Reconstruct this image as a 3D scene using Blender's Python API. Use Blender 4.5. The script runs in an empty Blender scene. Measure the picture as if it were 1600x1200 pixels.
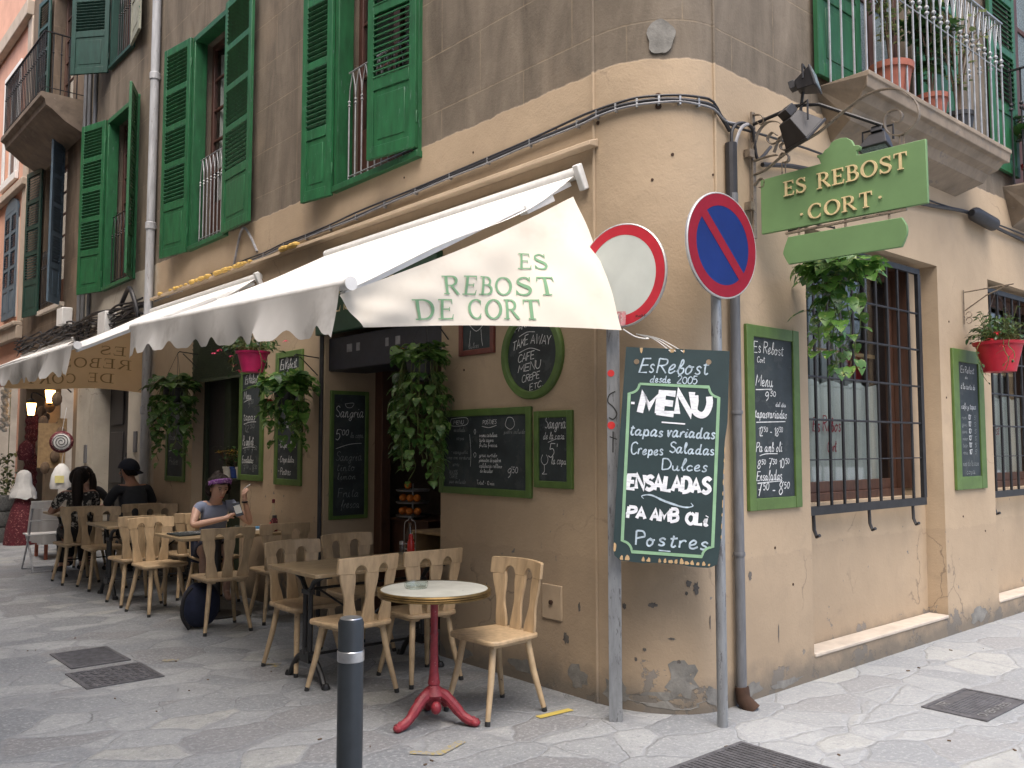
import bpy, math, random
from mathutils import Vector, Matrix
R = math.radians
sc = bpy.context.scene
col = sc.collection
rnd = random.Random(7)

# ------------------------------------------------------------------ camera, sky, sun, exposure
cam_d = bpy.data.cameras.new('camera')
cam = bpy.data.objects.new('camera', cam_d); col.objects.link(cam)
cam.location = (0, 0, 1.55)
cam.rotation_euler = (R(90 + 3.97), 0, R(-41.0))
cam_d.sensor_width = 36; cam_d.lens = 31.12; cam_d.clip_start = 0.05; cam_d.clip_end = 400
sc.camera = cam
SUN_EL, SUN_AZ = 64, 226          # azimuth clockwise from +Y: high, behind the camera
w = bpy.data.worlds.new("World"); sc.world = w; w.use_nodes = True
nt = w.node_tree
sky = nt.nodes.new('ShaderNodeTexSky'); sky.sky_type = 'NISHITA'; sky.sun_disc = False
sky.sun_elevation = R(SUN_EL); sky.sun_rotation = R(SUN_AZ)
sky.air_density = 0.8; sky.dust_density = 5.0; sky.ozone_density = 0.6
bg = nt.nodes['Background']; nt.links.new(sky.outputs[0], bg.inputs[0]); bg.inputs[1].default_value = 0.15
sd = bpy.data.lights.new('sun', 'SUN'); sd.energy = 1.1; sd.angle = R(60); sd.color = (1, .955, .89)
so = bpy.data.objects.new('sun', sd); col.objects.link(so)
az, el = R(SUN_AZ), R(SUN_EL)
sdir = Vector((math.sin(az) * math.cos(el), math.cos(az) * math.cos(el), math.sin(el)))
so.rotation_euler = sdir.to_track_quat('Z', 'Y').to_euler(); so.location = (0, 0, 30)
sc.view_settings.view_transform = 'Standard'; sc.view_settings.look = 'None'
sc.view_settings.gamma = 1; sc.view_settings.use_curve_mapping = False
sc.view_settings.exposure = 1.33

# ------------------------------------------------------------------ mesh and object helpers
ORG = {}
class MB:
    def __init__(s): s.v = []; s.f = []
    def add(s, vs, fs):
        n = len(s.v); s.v += [tuple(v) for v in vs]; s.f += [tuple(i + n for i in f) for f in fs]; return s
    def box(s, a, b):
        x0, y0, z0 = a; x1, y1, z1 = b
        return s.add([(x0,y0,z0),(x1,y0,z0),(x1,y1,z0),(x0,y1,z0),(x0,y0,z1),(x1,y0,z1),(x1,y1,z1),(x0,y1,z1)],
              [(0,3,2,1),(4,5,6,7),(0,1,5,4),(1,2,6,5),(2,3,7,6),(3,0,4,7)])
    def obox(s, c, a, b, d):                      # centre and three half-axis vectors
        c, a, b, d = map(Vector, (c, a, b, d)); vs = []
        for k in (-1, 1):
            for i, j in ((-1,-1),(1,-1),(1,1),(-1,1)): vs.append(c + a*i + b*j + d*k)
        return s.add(vs, [(0,3,2,1),(4,5,6,7),(0,1,5,4),(1,2,6,5),(2,3,7,6),(3,0,4,7)])
    def bar(s, p, q, w, t, up=(0,0,1)):           # box beam from p to q, w across, t along 'up'
        p, q = Vector(p), Vector(q); d = (q-p); l = d.length/2; d.normalize()
        sd_ = d.cross(Vector(up))
        if sd_.length < 1e-4: sd_ = d.cross(Vector((1,0,0)))
        sd_.normalize(); u = sd_.cross(d)
        return s.obox((p+q)/2, d*l, sd_*w/2, u*t/2)
    def tube(s, pts, r, n=8, cap=True):
        pts = [Vector(p) for p in pts]
        rs = r if isinstance(r, (list, tuple)) else [r]*len(pts)
        t0 = (pts[1]-pts[0]).normalized()
        a = t0.cross(Vector((0,0,1)))
        if a.length < 1e-3: a = t0.cross(Vector((1,0,0)))
        a.normalize(); vs = []
        for i, p in enumerate(pts):
            t = (pts[min(i+1,len(pts)-1)] - pts[max(i-1,0)])
            if t.length < 1e-9: t = t0.copy()
            t.normalize(); a = a - t*a.dot(t)
            if a.length < 1e-6: a = t.orthogonal()
            a.normalize(); b = t.cross(a)
            for k in range(n):
                th = 2*math.pi*k/n; vs.append(p + (a*math.cos(th) + b*math.sin(th))*rs[i])
        m = len(pts)
        fs = [(i*n+k, i*n+(k+1)%n, (i+1)*n+(k+1)%n, (i+1)*n+k) for i in range(m-1) for k in range(n)]
        if cap: fs += [tuple(range(n))[::-1], tuple((m-1)*n+k for k in range(n))]
        return s.add(vs, fs)
    def lathe(s, prof, c=(0,0,0), n=24, axis=None, caps=True):
        cx, cy, cz = c; vs = []; m = len(prof)
        for r_, z in prof:
            for k in range(n):
                th = 2*math.pi*k/n; vs.append(Vector((r_*math.cos(th), r_*math.sin(th), z)))
        if axis is not None:
            q = Vector((0,0,1)).rotation_difference(Vector(axis)); vs = [q @ v for v in vs]
        vs = [v + Vector(c) for v in vs]
        fs = [(i*n+k, i*n+(k+1)%n, (i+1)*n+(k+1)%n, (i+1)*n+k) for i in range(m-1) for k in range(n)]
        if caps and prof[0][0] > 1e-5: fs.append(tuple(range(n))[::-1])
        if caps and prof[-1][0] > 1e-5: fs.append(tuple((m-1)*n+k for k in range(n)))
        return s.add(vs, fs)
    def prism(s, poly, o, u, v, t):               # 2D outline in plane (o,u,v) thickened by t
        o, u, v, t = map(Vector, (o, u, v, t)); n = len(poly)
        a = [o + u*x + v*y for x, y in poly]; b = [p + t for p in a]
        ar = sum(poly[i][0]*poly[(i+1)%n][1]-poly[(i+1)%n][0]*poly[i][1] for i in range(n))
        flip = (u.cross(v).dot(t) * ar) < 0
        fs = [tuple(range(n))[::-1], tuple(range(n, 2*n))] + [(i, (i+1)%n, n+(i+1)%n, n+i) for i in range(n)]
        if flip: fs = [f[::-1] for f in fs]
        return s.add(a + b, fs)
    def grid(s, fn, nu, nv):
        vs = [fn(i/nu, j/nv) for j in range(nv+1) for i in range(nu+1)]
        return s.add(vs, [(j*(nu+1)+i, j*(nu+1)+i+1, (j+1)*(nu+1)+i+1, (j+1)*(nu+1)+i) for j in range(nv) for i in range(nu)])
    def ball(s, c, r, n=10, m=7, sq=(1,1,1)):
        return s.lathe2(c, r, n, m, sq)
    def lathe2(s, c, r, n=10, m=7, sq=(1,1,1)):
        c = Vector(c); vs = [c+Vector((0,0,-r*sq[2]))]
        for i in range(1, m):
            ph = -math.pi/2 + math.pi*i/m
            for k in range(n):
                th = 2*math.pi*k/n
                vs.append(c + Vector((r*sq[0]*math.cos(ph)*math.cos(th), r*sq[1]*math.cos(ph)*math.sin(th), r*sq[2]*math.sin(ph))))
        vs.append(c+Vector((0,0,r*sq[2]))); L = len(vs)-1
        fs = [(0, 1+(k+1)%n, 1+k) for k in range(n)]
        for i in range(m-2):
            fs += [(1+i*n+k, 1+i*n+(k+1)%n, 1+(i+1)*n+(k+1)%n, 1+(i+1)*n+k) for k in range(n)]
        fs += [(1+(m-2)*n+k, 1+(m-2)*n+(k+1)%n, L) for k in range(n)]
        return s.add(vs, fs)
    def build(s, name, m, parent=None, smooth=True, bevel=0, solid=0, ang=35, sub=0):
        if parent is not None: org = ORG[parent.name]
        else:
            xs = [v[0] for v in s.v]; ys = [v[1] for v in s.v]; zs = [v[2] for v in s.v]
            org = Vector(((min(xs)+max(xs))/2, (min(ys)+max(ys))/2, min(zs)))
        me = bpy.data.meshes.new(name)
        me.from_pydata([(v[0]-org[0], v[1]-org[1], v[2]-org[2]) for v in s.v], [], s.f)
        me.materials.append(m); me.update()
        if smooth:
            me.polygons.foreach_set('use_smooth', [True]*len(me.polygons)); me.set_sharp_from_angle(angle=R(ang))
        o = bpy.data.objects.new(name, me); col.objects.link(o); ORG[o.name] = Vector(org)
        if parent is not None: o.parent = parent
        else: o.location = org
        if solid:
            md = o.modifiers.new('Solidify', 'SOLIDIFY'); md.thickness = solid; md.offset = 0
        if bevel:
            md = o.modifiers.new('Bevel', 'BEVEL'); md.width = bevel; md.segments = 2; md.limit_method = 'ANGLE'; md.angle_limit = R(40)
        if sub:
            md = o.modifiers.new('Subdivision', 'SUBSURF'); md.levels = sub; md.render_levels = sub
        return o
def tag(o, label, cat, group=None, kind=None):
    if kind: o['kind'] = kind
    else: o['category'] = cat
    if label: o['label'] = label
    if group: o['group'] = group
    return o
def thing(name, label, cat, loc=(0,0,0), group=None):
    o = bpy.data.objects.new(name, None); col.objects.link(o); o.location = loc; ORG[o.name] = Vector(loc)
    o.empty_display_size = .1
    return tag(o, label, cat, group)
def copy_tree(o, parent=None):
    c = o.copy(); col.objects.link(c)
    if parent is not None: c.parent = parent
    for ch in list(o.children): copy_tree(ch, c)
    return c
def place(src, first, loc, rz, label):
    o = src if first else copy_tree(src)
    o.location = loc; o.rotation_euler = (0, 0, R(rz)); o['label'] = label
    return o
def spline(pts, n=6):                             # Catmull-Rom through 2D/3D points
    P = [Vector(p) if len(p) == 3 else Vector((p[0], p[1], 0)) for p in pts]; d = len(pts[0])
    if len(P) < 3: return pts
    out = []
    for i in range(len(P)-1):
        a, b, c, e = P[max(i-1,0)], P[i], P[i+1], P[min(i+2,len(P)-1)]
        for k in range(n):
            t = k/n
            q = .5*((2*b) + (c-a)*t + (2*a-5*b+4*c-e)*t*t + (3*b-a-3*c+e)*t**3)
            out.append(tuple(q)[:d])
    out.append(tuple(P[-1])[:d]); return out

# ------------------------------------------------------------------ materials
def lin(h):                                       # sRGB 0-255 triple to linear
    return tuple(((c/255+.055)/1.055)**2.4 if c/255 > .04045 else c/255/12.92 for c in h)
class NT:
    def __init__(s, name):
        s.m = bpy.data.materials.new(name); s.m.use_nodes = True; s.t = s.m.node_tree; s.n = s.t.nodes
        s.b = s.n['Principled BSDF']; s.out = s.n['Material Output']
        s.pos = s.n.new('ShaderNodeNewGeometry').outputs['Position']
    def link(s, a, b): s.t.links.new(a, b)
    def val(s, sock, x):
        if isinstance(x, (int, float)): sock.default_value = x
        elif isinstance(x, (tuple, list)):
            sock.default_value = tuple(x) + ((1,) if len(sock.default_value) == 4 and len(x) == 3 else ())
        else: s.link(x, sock)
    def math(s, op, a, b=0, c=0):
        n = s.n.new('ShaderNodeMath'); n.operation = op
        for i, x in enumerate((a, b, c)): s.val(n.inputs[i], x)
        return n.outputs[0]
    def scale(s, v, xyz):
        n = s.n.new('ShaderNodeMapping'); s.link(v, n.inputs[0]); n.inputs['Scale'].default_value = xyz; return n.outputs[0]
    def noise(s, scale=5, detail=4, rough=.55, vec=None, dist=0):
        n = s.n.new('ShaderNodeTexNoise'); s.link(s.pos if vec is None else vec, n.inputs['Vector'])
        n.inputs['Scale'].default_value = scale; n.inputs['Detail'].default_value = detail
        n.inputs['Roughness'].default_value = rough; n.inputs['Distortion'].default_value = dist
        return n.outputs['Fac']
    def ramp(s, f, stops):
        n = s.n.new('ShaderNodeValToRGB'); s.link(f, n.inputs[0]); e = n.color_ramp.elements
        while len(e) < len(stops): e.new(.5)
        for el_, (p, c) in zip(e, stops):
            el_.position = p; el_.color = (c, c, c, 1) if isinstance(c, (int, float)) else tuple(c)+(1,)
        return n.outputs[0]
    def step(s, f, a, b): 
        n = s.n.new('ShaderNodeMapRange'); s.link(f, n.inputs[0]); n.inputs[1].default_value = a; n.inputs[2].default_value = b
        return n.outputs[0]
    def mix(s, f, a, b, mode='MIX'):
        n = s.n.new('ShaderNodeMix'); n.data_type = 'RGBA'; n.blend_type = mode
        s.val(n.inputs[0], f); s.val(n.inputs[6], a); s.val(n.inputs[7], b); return n.outputs[2]
    def bump(s, h, strength=.3, dist=.01):
        n = s.n.new('ShaderNodeBump'); s.link(h, n.inputs['Height']); n.inputs['Strength'].default_value = strength
        n.inputs['Distance'].default_value = dist; s.link(n.outputs[0], s.b.inputs['Normal'])
    def sep(s, v=None):
        n = s.n.new('ShaderNodeSeparateXYZ'); s.link(s.pos if v is None else v, n.inputs[0]); return n.outputs
    def done(s, c, rough=.6, metal=0, spec=None):
        s.val(s.b.inputs['Base Color'], c); s.val(s.b.inputs['Roughness'], rough); s.b.inputs['Metallic'].default_value = metal
        if spec is not None: s.b.inputs['Specular IOR Level'].default_value = spec
        return s.m
def paint(name, c, rough=.5, var=.25, wear=None, wamt=.62, metal=0, nscale=14, bump=.08, spec=None, streak=(1,1,1), objvar=0):
    """painted or plain surface with tonal variation; wear = colour showing through in chips"""
    t = NT(name); tc = t.n.new('ShaderNodeTexCoord').outputs['Object']
    if objvar:
        oi = t.n.new('ShaderNodeObjectInfo').outputs['Random']; ad = t.n.new('ShaderNodeVectorMath'); ad.operation = 'ADD'; t.link(tc, ad.inputs[0]); cb = t.n.new('ShaderNodeCombineXYZ')
        for k_ in range(3): t.link(t.math('MULTIPLY', oi, 7.3+3*k_), cb.inputs[k_])
        t.link(cb.outputs[0], ad.inputs[1]); tc = ad.outputs[0]
    v = t.scale(tc, streak); f = t.noise(nscale, 5, .6, v)
    c0 = tuple(x*(1-var) for x in c); c1 = tuple(min(1, x*(1+var)) for x in c)
    cc = t.mix(t.ramp(f, [(.3, 0.), (.7, 1.)]), c0, c1)
    if wear is not None:
        g = t.noise(nscale*2.2, 6, .7, v); cc = t.mix(t.step(g, wamt, wamt+.03), cc, wear)
    if objvar:
        g1 = t.math('ADD', 1-objvar, t.math('MULTIPLY', oi, 2*objvar)); cb2 = t.n.new('ShaderNodeCombineXYZ')
        for k_ in range(3): t.link(g1, cb2.inputs[k_])
        cc = t.mix(1.0, cc, cb2.outputs[0], 'MULTIPLY')
    t.bump(t.noise(nscale*6, 3, .6, tc), bump, .004)
    return t.done(cc, rough, metal, spec)
def glass_mat(name, tint=(.9,.95,.95), clear=.85):
    t = NT(name); n = t.n
    tr = n.new('ShaderNodeBsdfTransparent'); tr.inputs[0].default_value = (*tint, 1)
    gl = n.new('ShaderNodeBsdfGlossy'); gl.inputs['Roughness'].default_value = .03
    fr = n.new('ShaderNodeLayerWeight'); fr.inputs[0].default_value = .5; fac = t.math('MULTIPLY', t.math('POWER', fr.outputs['Facing'], 4), .8)
    mx = n.new('ShaderNodeMixShader'); t.link(t.math('ADD', fac, 1-clear), mx.inputs[0])
    t.link(tr.outputs[0], mx.inputs[1]); t.link(gl.outputs[0], mx.inputs[2]); t.link(mx.outputs[0], t.out.inputs[0])
    return t.m
def cloth_mat(name, c, trans=.4, var=.06, nscale=6, mottled=None):
    t = NT(name); f = t.noise(nscale, 4, .6); cc = t.mix(f, tuple(x*(1-var) for x in c), tuple(min(1, x*(1+var)) for x in c))
    if mottled: cc = t.mix(t.step(t.noise(1.7, 5, .65), .55, .75), cc, mottled)
    d = t.n.new('ShaderNodeBsdfDiffuse'); tl = t.n.new('ShaderNodeBsdfTranslucent'); mx = t.n.new('ShaderNodeMixShader')
    t.link(cc, d.inputs[0]); t.link(cc, tl.inputs[0]); mx.inputs[0].default_value = trans
    t.link(d.outputs[0], mx.inputs[1]); t.link(tl.outputs[0], mx.inputs[2]); t.link(mx.outputs[0], t.out.inputs[0])
    return t.m
def leaf_mat(name, c0, c1, pale=None):
    t = NT(name); r_ = t.n.new('ShaderNodeNewGeometry').outputs['Random Per Island']
    cc = t.mix(r_, c0, c1)
    if pale: cc = t.mix(t.step(t.noise(28, 3, .6), .58, .66), cc, pale)
    m = t.done(cc, .32, 0, .5)
    tl = t.n.new('ShaderNodeBsdfTranslucent'); t.link(cc, tl.inputs[0])
    mx = t.n.new('ShaderNodeMixShader'); mx.inputs[0].default_value = .25
    t.link(t.b.outputs[0], mx.inputs[1]); t.link(tl.outputs[0], mx.inputs[2]); t.link(mx.outputs[0], t.out.inputs[0])
    return m
def lit_mat(name, c, e):
    t = NT(name); t.done(c, .5); t.b.inputs['Emission Color'].default_value = (*c, 1); t.b.inputs['Emission Strength'].default_value = e; return t.m

M = {}
# --- rendered walls of the corner building: tan lower coat, bare grey-brown render above 3.9 m, peeling foot
def wall_mat(name, tan, grey, split=3.9, pale=None, dirt=1.0):
    t = NT(name); X, Y, Z = t.sep()
    n1 = t.noise(1.1, 6, .6); n2 = t.noise(7, 5, .6); fine = t.noise(60, 3, .6)
    sv = t.scale(t.pos, (1.5, 1.5, .4)); streak = t.noise(1.8, 7, .62, sv, .6); sv2 = t.scale(t.pos, (7, 7, .55)); streak2 = t.noise(1.5, 6, .65, sv2)
    c_tan = t.mix(t.ramp(n1, [(.3, 0.), (.72, 1.)]), tuple(x*.84 for x in tan), tuple(min(1, x*1.07) for x in tan))
    c_tan = t.mix(t.math('MULTIPLY', t.step(streak, .56, .78), .28*dirt), c_tan, (.24, .19, .15))
    c_tan = t.mix(t.math('MULTIPLY', t.step(n2, .6, .75), .22), c_tan, tuple(min(1, x*1.12) for x in tan))
    if pale:
        pf = t.step(t.math('ADD', Y, t.math('MULTIPLY', n2, .5)), 11.75, 11.95)
        c_tan = t.mix(pf, c_tan, t.mix(t.step(n1, .35, .65), pale, tuple(x*.72 for x in pale)))
    # grey upper coat with streaks and scored courses
    c_up = t.mix(t.ramp(streak, [(.28, 0.), (.74, 1.)]), tuple(x*.55 for x in grey), tuple(x*1.42 for x in grey))
    c_up = t.mix(t.math('MULTIPLY', t.step(streak2, .52, .75), .28), c_up, tuple(x*.55 for x in grey))
    c_up = t.mix(t.math('MULTIPLY', t.step(n1, .55, .8), .55), c_up, (grey[0]*1.75, grey[1]*1.6, grey[2]*1.45))
    cb = t.n.new('ShaderNodeCombineXYZ'); t.link(t.math('SUBTRACT', X, Y), cb.inputs[0]); t.link(Z, cb.inputs[1])
    br = t.n.new('ShaderNodeTexBrick'); t.link(cb.outputs[0], br.inputs[0]); br.inputs['Scale'].default_value = 1
    br.inputs['Mortar Size'].default_value = .006; br.inputs['Mortar Smooth'].default_value = .3
    br.inputs['Brick Width'].default_value = .95; br.inputs['Row Height'].default_value = .46
    line = br.outputs['Fac']
    c_up = t.mix(t.math('MULTIPLY', t.math('MULTIPLY', line, t.step(n2, .35, .6)), .55), c_up, (grey[0]*1.7, grey[1]*1.6, grey[2]*1.4))
    zz = t.math('ADD', Z, t.math('MULTIPLY', t.math('SUBTRACT', n2, .5), .05))
    up = t.step(zz, split-.006, split+.006)
    c = t.mix(up, c_tan, c_up)
    # patches where the coat has come away near the pavement, and chips above
    low = t.math('SUBTRACT', 1.0, t.math('MULTIPLY', Z, 2.6))
    pm = t.math('ADD', t.noise(3.1, 7, .68), t.math('MULTIPLY', low, .15))
    peel = t.step(pm, .668, .68)
    peel = t.math('MULTIPLY', peel, t.step(Z, .8, .6))
    c = t.mix(peel, c, t.mix(n2, (.16, .145, .125), (.34, .31, .275)))
    coat = t.math('MULTIPLY', t.step(t.math('ADD', Z, t.math('MULTIPLY', t.math('SUBTRACT', n2, .5), .10)), .865, .855), .12)
    c = t.mix(coat, c, (.16, .13, .105))
    foot = t.math('MULTIPLY', t.step(t.math('ADD', Z, t.math('MULTIPLY', n2, -.25)), .10, -.08), .78)
    c = t.mix(foot, c, (.13, .12, .105))
    chip = t.math('MULTIPLY', t.step(t.noise(17, 3, .55), .70, .715), t.step(Z, 1.7, 1.0)); chip = t.math('MULTIPLY', chip, t.step(n1, .45, .55))
    c = t.mix(chip, c, (.17, .165, .16))
    wv = t.n.new('ShaderNodeTexVoronoi'); wv.feature = 'DISTANCE_TO_EDGE'; wv.inputs['Scale'].default_value = .9
    dn = t.n.new('ShaderNodeTexNoise'); t.link(t.pos, dn.inputs['Vector']); dn.inputs['Scale'].default_value = 3; dn.inputs['Detail'].default_value = 6
    dm = t.n.new('ShaderNodeMix'); dm.data_type = 'VECTOR'; dm.inputs[0].default_value = .35; t.link(t.pos, dm.inputs[4]); t.link(dn.outputs['Color'], dm.inputs[5]); t.link(dm.outputs[1], wv.inputs['Vector'])
    crack = t.math('MULTIPLY', t.step(wv.outputs['Distance'], .006, .002), t.step(n1, .52, .6)); crack = t.math('MULTIPLY', crack, t.math('SUBTRACT', 1, up))
    c = t.mix(t.math('MULTIPLY', crack, .6), c, (.15, .12, .095))
    stain = t.math('MULTIPLY', t.step(t.noise(2.6, 7, .7, None, 1.2), .56, .7), .22); c = t.mix(stain, c, (.22, .19, .155))
    h = t.math('ADD', t.math('MULTIPLY', fine, .35), t.math('ADD', n2, t.math('MULTIPLY', peel, -1.6)))
    h = t.math('SUBTRACT', h, t.math('MULTIPLY', t.math('MULTIPLY', line, up), .5))
    t.bump(t.math('ADD', h, t.math('MULTIPLY', up, -.6)), .45, .012)
    return t.done(c, .9, 0, .15)
TAN = (.425, .33, .228); GREY = (.168, .141, .110)
M['wall'] = wall_mat('plaster_wall', TAN, GREY, 3.9, pale=(.50, .46, .385))
M['trim'] = paint('plaster_trim', tuple(x*.95 for x in TAN), .9, .12, bump=.3, nscale=5)
M['ledge'] = paint('pale_ledge', (.48, .42, .35), .9, .15, wear=(.3,.28,.25), wamt=.68, nscale=6, bump=.3)
M['slab'] = paint('balcony_stone', (.235, .188, .14), .9, .3, wear=(.2,.17,.14), wamt=.6, nscale=4, bump=.4)
M['slab_dark'] = paint('old_balcony_stone', (.16, .125, .095), .9, .35, wear=(.3,.25,.2), wamt=.64, nscale=4, bump=.4)
# --- flagstones
def paving():
    t = NT('flagstone_paving'); 
    nn = t.n.new('ShaderNodeTexNoise'); t.link(t.pos, nn.inputs['Vector']); nn.inputs['Scale'].default_value = 1.5; nn.inputs['Detail'].default_value = 4
    mp = t.n.new('ShaderNodeMix'); mp.data_type = 'VECTOR'; mp.inputs[0].default_value = .26
    t.link(t.pos, mp.inputs[4]); t.link(nn.outputs['Color'], mp.inputs[5])
    vec = t.scale(mp.outputs[1], (1.0, 1.45, 0.0))
    def vor(feature, out):
        n = t.n.new('ShaderNodeTexVoronoi'); n.feature = feature; t.link(vec, n.inputs['Vector']); n.inputs['Scale'].default_value = 3.2
        n.inputs['Randomness'].default_value = .95; return n.outputs[out]
    cellc = vor('F1', 'Color'); edge = vor('DISTANCE_TO_EDGE', 'Distance')
    cs = t.sep(cellc)
    n2 = t.noise(5, 6, .65); n3 = t.noise(42, 4, .7); n0 = t.noise(.7, 3, .5)
    c = t.mix(cs[0], (.195, .197, .20), (.36, .352, .335))
    c = t.mix(t.step(cs[1], .83, .89), c, (.36, .345, .31))
    c = t.mix(t.step(cs[2], .80, .86), c, (.225, .215, .208))
    c = t.mix(t.math('MULTIPLY', t.step(n2, .45, .72), .42), c, (.155, .155, .16))
    c = t.mix(t.math('MULTIPLY', t.step(n3, .51, .64), .5), c, (.50, .485, .455)); c = t.mix(t.math('MULTIPLY', t.step(t.noise(17, 7, .78), .53, .64), .55), c, (.145, .145, .15)); c = t.mix(t.math('MULTIPLY', t.step(t.noise(75, 3, .6), .60, .66), .55), c, (.115, .113, .11))
    gm = t.step(t.math('ADD', edge, t.math('MULTIPLY', t.math('SUBTRACT', n2, .5), .11)), .05, .012)
    gc = t.mix(t.step(n2, .35, .65), (.20, .20, .205), (.34, .335, .325))
    c = t.mix(t.math('MULTIPLY', gm, .55), c, gc)
    thin = t.step(t.math('ADD', edge, t.math('MULTIPLY', t.math('SUBTRACT', n3, .5), .02)), .008, .002)
    c = t.mix(t.math('MULTIPLY', t.math('MULTIPLY', thin, t.step(n2, .46, .58)), .7), c, (.08, .08, .08))
    c = t.mix(t.math('MULTIPLY', t.step(t.noise(150, 2, .5), .66, .7), .35), c, (.1, .1, .1))
    c = t.mix(t.math('MULTIPLY', t.step(n0, .5, .7), .3), c, (.18, .175, .175))
    sc_ = t.scale(t.pos, (3.0, 14.0, 1.0)); c = t.mix(t.math('MULTIPLY', t.step(t.noise(3.5, 5, .75, sc_, 1.5), .62, .68), .35), c, (.52, .51, .49))
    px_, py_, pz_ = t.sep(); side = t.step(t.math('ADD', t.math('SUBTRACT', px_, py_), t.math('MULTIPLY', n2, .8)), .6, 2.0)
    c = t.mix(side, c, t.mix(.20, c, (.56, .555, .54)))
    c = t.mix(1.0, c, (.85, .905, .96), 'MULTIPLY')
    h = t.math('ADD', t.math('MULTIPLY', gm, -.55), t.math('ADD', t.math('MULTIPLY', n2, .7), t.math('MULTIPLY', n3, .3)))
    h = t.math('ADD', h, t.math('MULTIPLY', cs[0], .35))
    t.bump(h, .7, .014)
    return t.done(c, t.mix(n2, (.55,)*3, (.85,)*3), 0, .3)
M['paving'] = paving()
M['green'] = paint('green_shutter_paint', (.014, .104, .037), .5, .3, wear=(.075,.15,.11), wamt=.63, nscale=6, streak=(3,3,.7), objvar=.14)
M['green_old'] = paint('dark_green_shutter_paint', (.012, .048, .036), .5, .25, nscale=6, streak=(3,3,.8))
M['weathered'] = paint('weathered_shutter_paint', (.27, .27, .21), .7, .3, wear=(.03,.09,.06), wamt=.6, nscale=6, streak=(3,3,.8))
M['blue'] = paint('blue_grey_shutter_paint', (.075, .115, .15), .5, .2, nscale=6)
M['brown'] = paint('brown_window_wood', (.07, .03, .022), .5, .3, nscale=9, streak=(4,4,.6))
M['redbrown'] = paint('red_brown_wood', (.075, .034, .02), .5, .3, nscale=9, streak=(4,4,.6))
M['darkdoor'] = paint('dark_door_wood', (.03, .028, .028), .55, .35, nscale=8, streak=(5,5,.4))
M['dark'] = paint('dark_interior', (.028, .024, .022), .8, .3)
M['room'] = paint('room_wall', (.12, .085, .06), .9, .2)
M['iron'] = paint('wrought_iron', (.022, .022, .024), .5, .3, wear=(.08,.045,.03), wamt=.68, metal=.3)
M['iron_grey'] = paint('galvanised_bars', (.33, .34, .35), .45, .2, wear=(.12,.08,.06), wamt=.7, metal=.5, nscale=20)
M['iron_scroll'] = paint('weathered_scroll_iron', (.21, .17, .125), .6, .3, wear=(.06,.045,.035), wamt=.58, nscale=18, metal=.25)
M['steel'] = paint('galvanised_steel', (.30, .315, .33), .42, .25, wear=(.16,.16,.17), wamt=.58, metal=.6, nscale=9, streak=(3,3,.5))
M['pipe_grey'] = paint('grey_pipe_paint', (.13, .135, .145), .5, .25, wear=(.3,.29,.28), wamt=.67, nscale=8, streak=(4,4,.7))
M['pipe_pale'] = paint('pale_drainpipe', (.36, .37, .385), .6, .25, wear=(.17,.13,.1), wamt=.62, nscale=6, streak=(3,3,.5))
M['cable'] = paint('black_cable', (.022, .022, .025), .5, .3)
M['cable_grey'] = paint('grey_cable', (.22, .22, .23), .6, .3)
M['glass'] = glass_mat('window_glass', (.90,.93,.93), .94)
M['frost'] = paint('frosted_glass', (.16, .20, .21), .25, .45, nscale=90, bump=.5)
M['clear'] = glass_mat('clear_glass', (.93,.97,.96), .93)
M['curtain'] = cloth_mat('white_curtain', (.55, .56, .53), .35)
M['lace'] = paint('half_curtain_fabric', (.36, .37, .345), .9, .14, nscale=7, streak=(5,5,.3))
M['flap'] = cloth_mat('cream_flap_canvas', (.70, .66, .58), .22, .06, mottled=(.60,.55,.47))
M['canvas'] = cloth_mat('cream_awning_canvas', (.88, .87, .845), .22, .03)
M['valance'] = cloth_mat('stained_valance_canvas', (.62, .615, .60), .25, .1, mottled=(.36,.35,.33))
M['print'] = cloth_mat('green_print', (.20, .36, .22), .2)
M['print_in'] = cloth_mat('print_showing_through', (.30, .21, .10), .35)
M['flap_old'] = cloth_mat('tan_flap_canvas', (.66, .47, .27), .45, .08)
M['white_metal'] = paint('white_enamel', (.72, .72, .7), .4, .08, wear=(.35,.33,.3), wamt=.72)
M['beige'] = paint('beige_chair_wood', (.42, .305, .182), .5, .2, wear=(.15,.09,.05), wamt=.72, nscale=9, streak=(3,3,.7), objvar=.12)
M['beige_leg'] = paint('worn_chair_leg_wood', (.43, .32, .195), .5, .2, wear=(.12,.08,.05), wamt=.64, nscale=12, objvar=.12)
M['tabletop'] = paint('worn_table_wood', (.30, .22, .125), .42, .18, wear=(.40,.32,.21), wamt=.62, nscale=6, streak=(1,3,1))
M['cast'] = paint('black_cast_iron', (.017, .018, .02), .45, .3)
M['red_cast'] = paint('red_cast_iron', (.23, .022, .033), .5, .25, wear=(.42,.19,.18), wamt=.63, nscale=26, bump=.3)
M['marble'] = paint('white_table_stone', (.43, .44, .40), .4, .16, wear=(.33,.33,.3), wamt=.66, nscale=7)
M['brass'] = paint('brass_rim', (.20, .135, .055), .45, .35, metal=.8)
M['board'] = paint('chalkboard_slate', (.022, .031, .035), .65, .5, wear=(.038,.046,.048), wamt=.55, nscale=4)
M['board_menu'] = paint('painted_menu_panel', (.021, .042, .046), .55, .2, nscale=4)
M['board_green'] = paint('olive_green_frame', (.075, .135, .03), .5, .2, wear=(.2,.22,.1), wamt=.72, nscale=9)
M['frame_red'] = paint('red_wood_frame', (.13, .035, .025), .5, .25)
M['chalk'] = paint('white_chalk', (.62, .64, .64), .95, .3, nscale=60)
M['chalk_dim'] = paint('faint_chalk', (.22, .24, .24), .95, .4, nscale=50)
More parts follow.
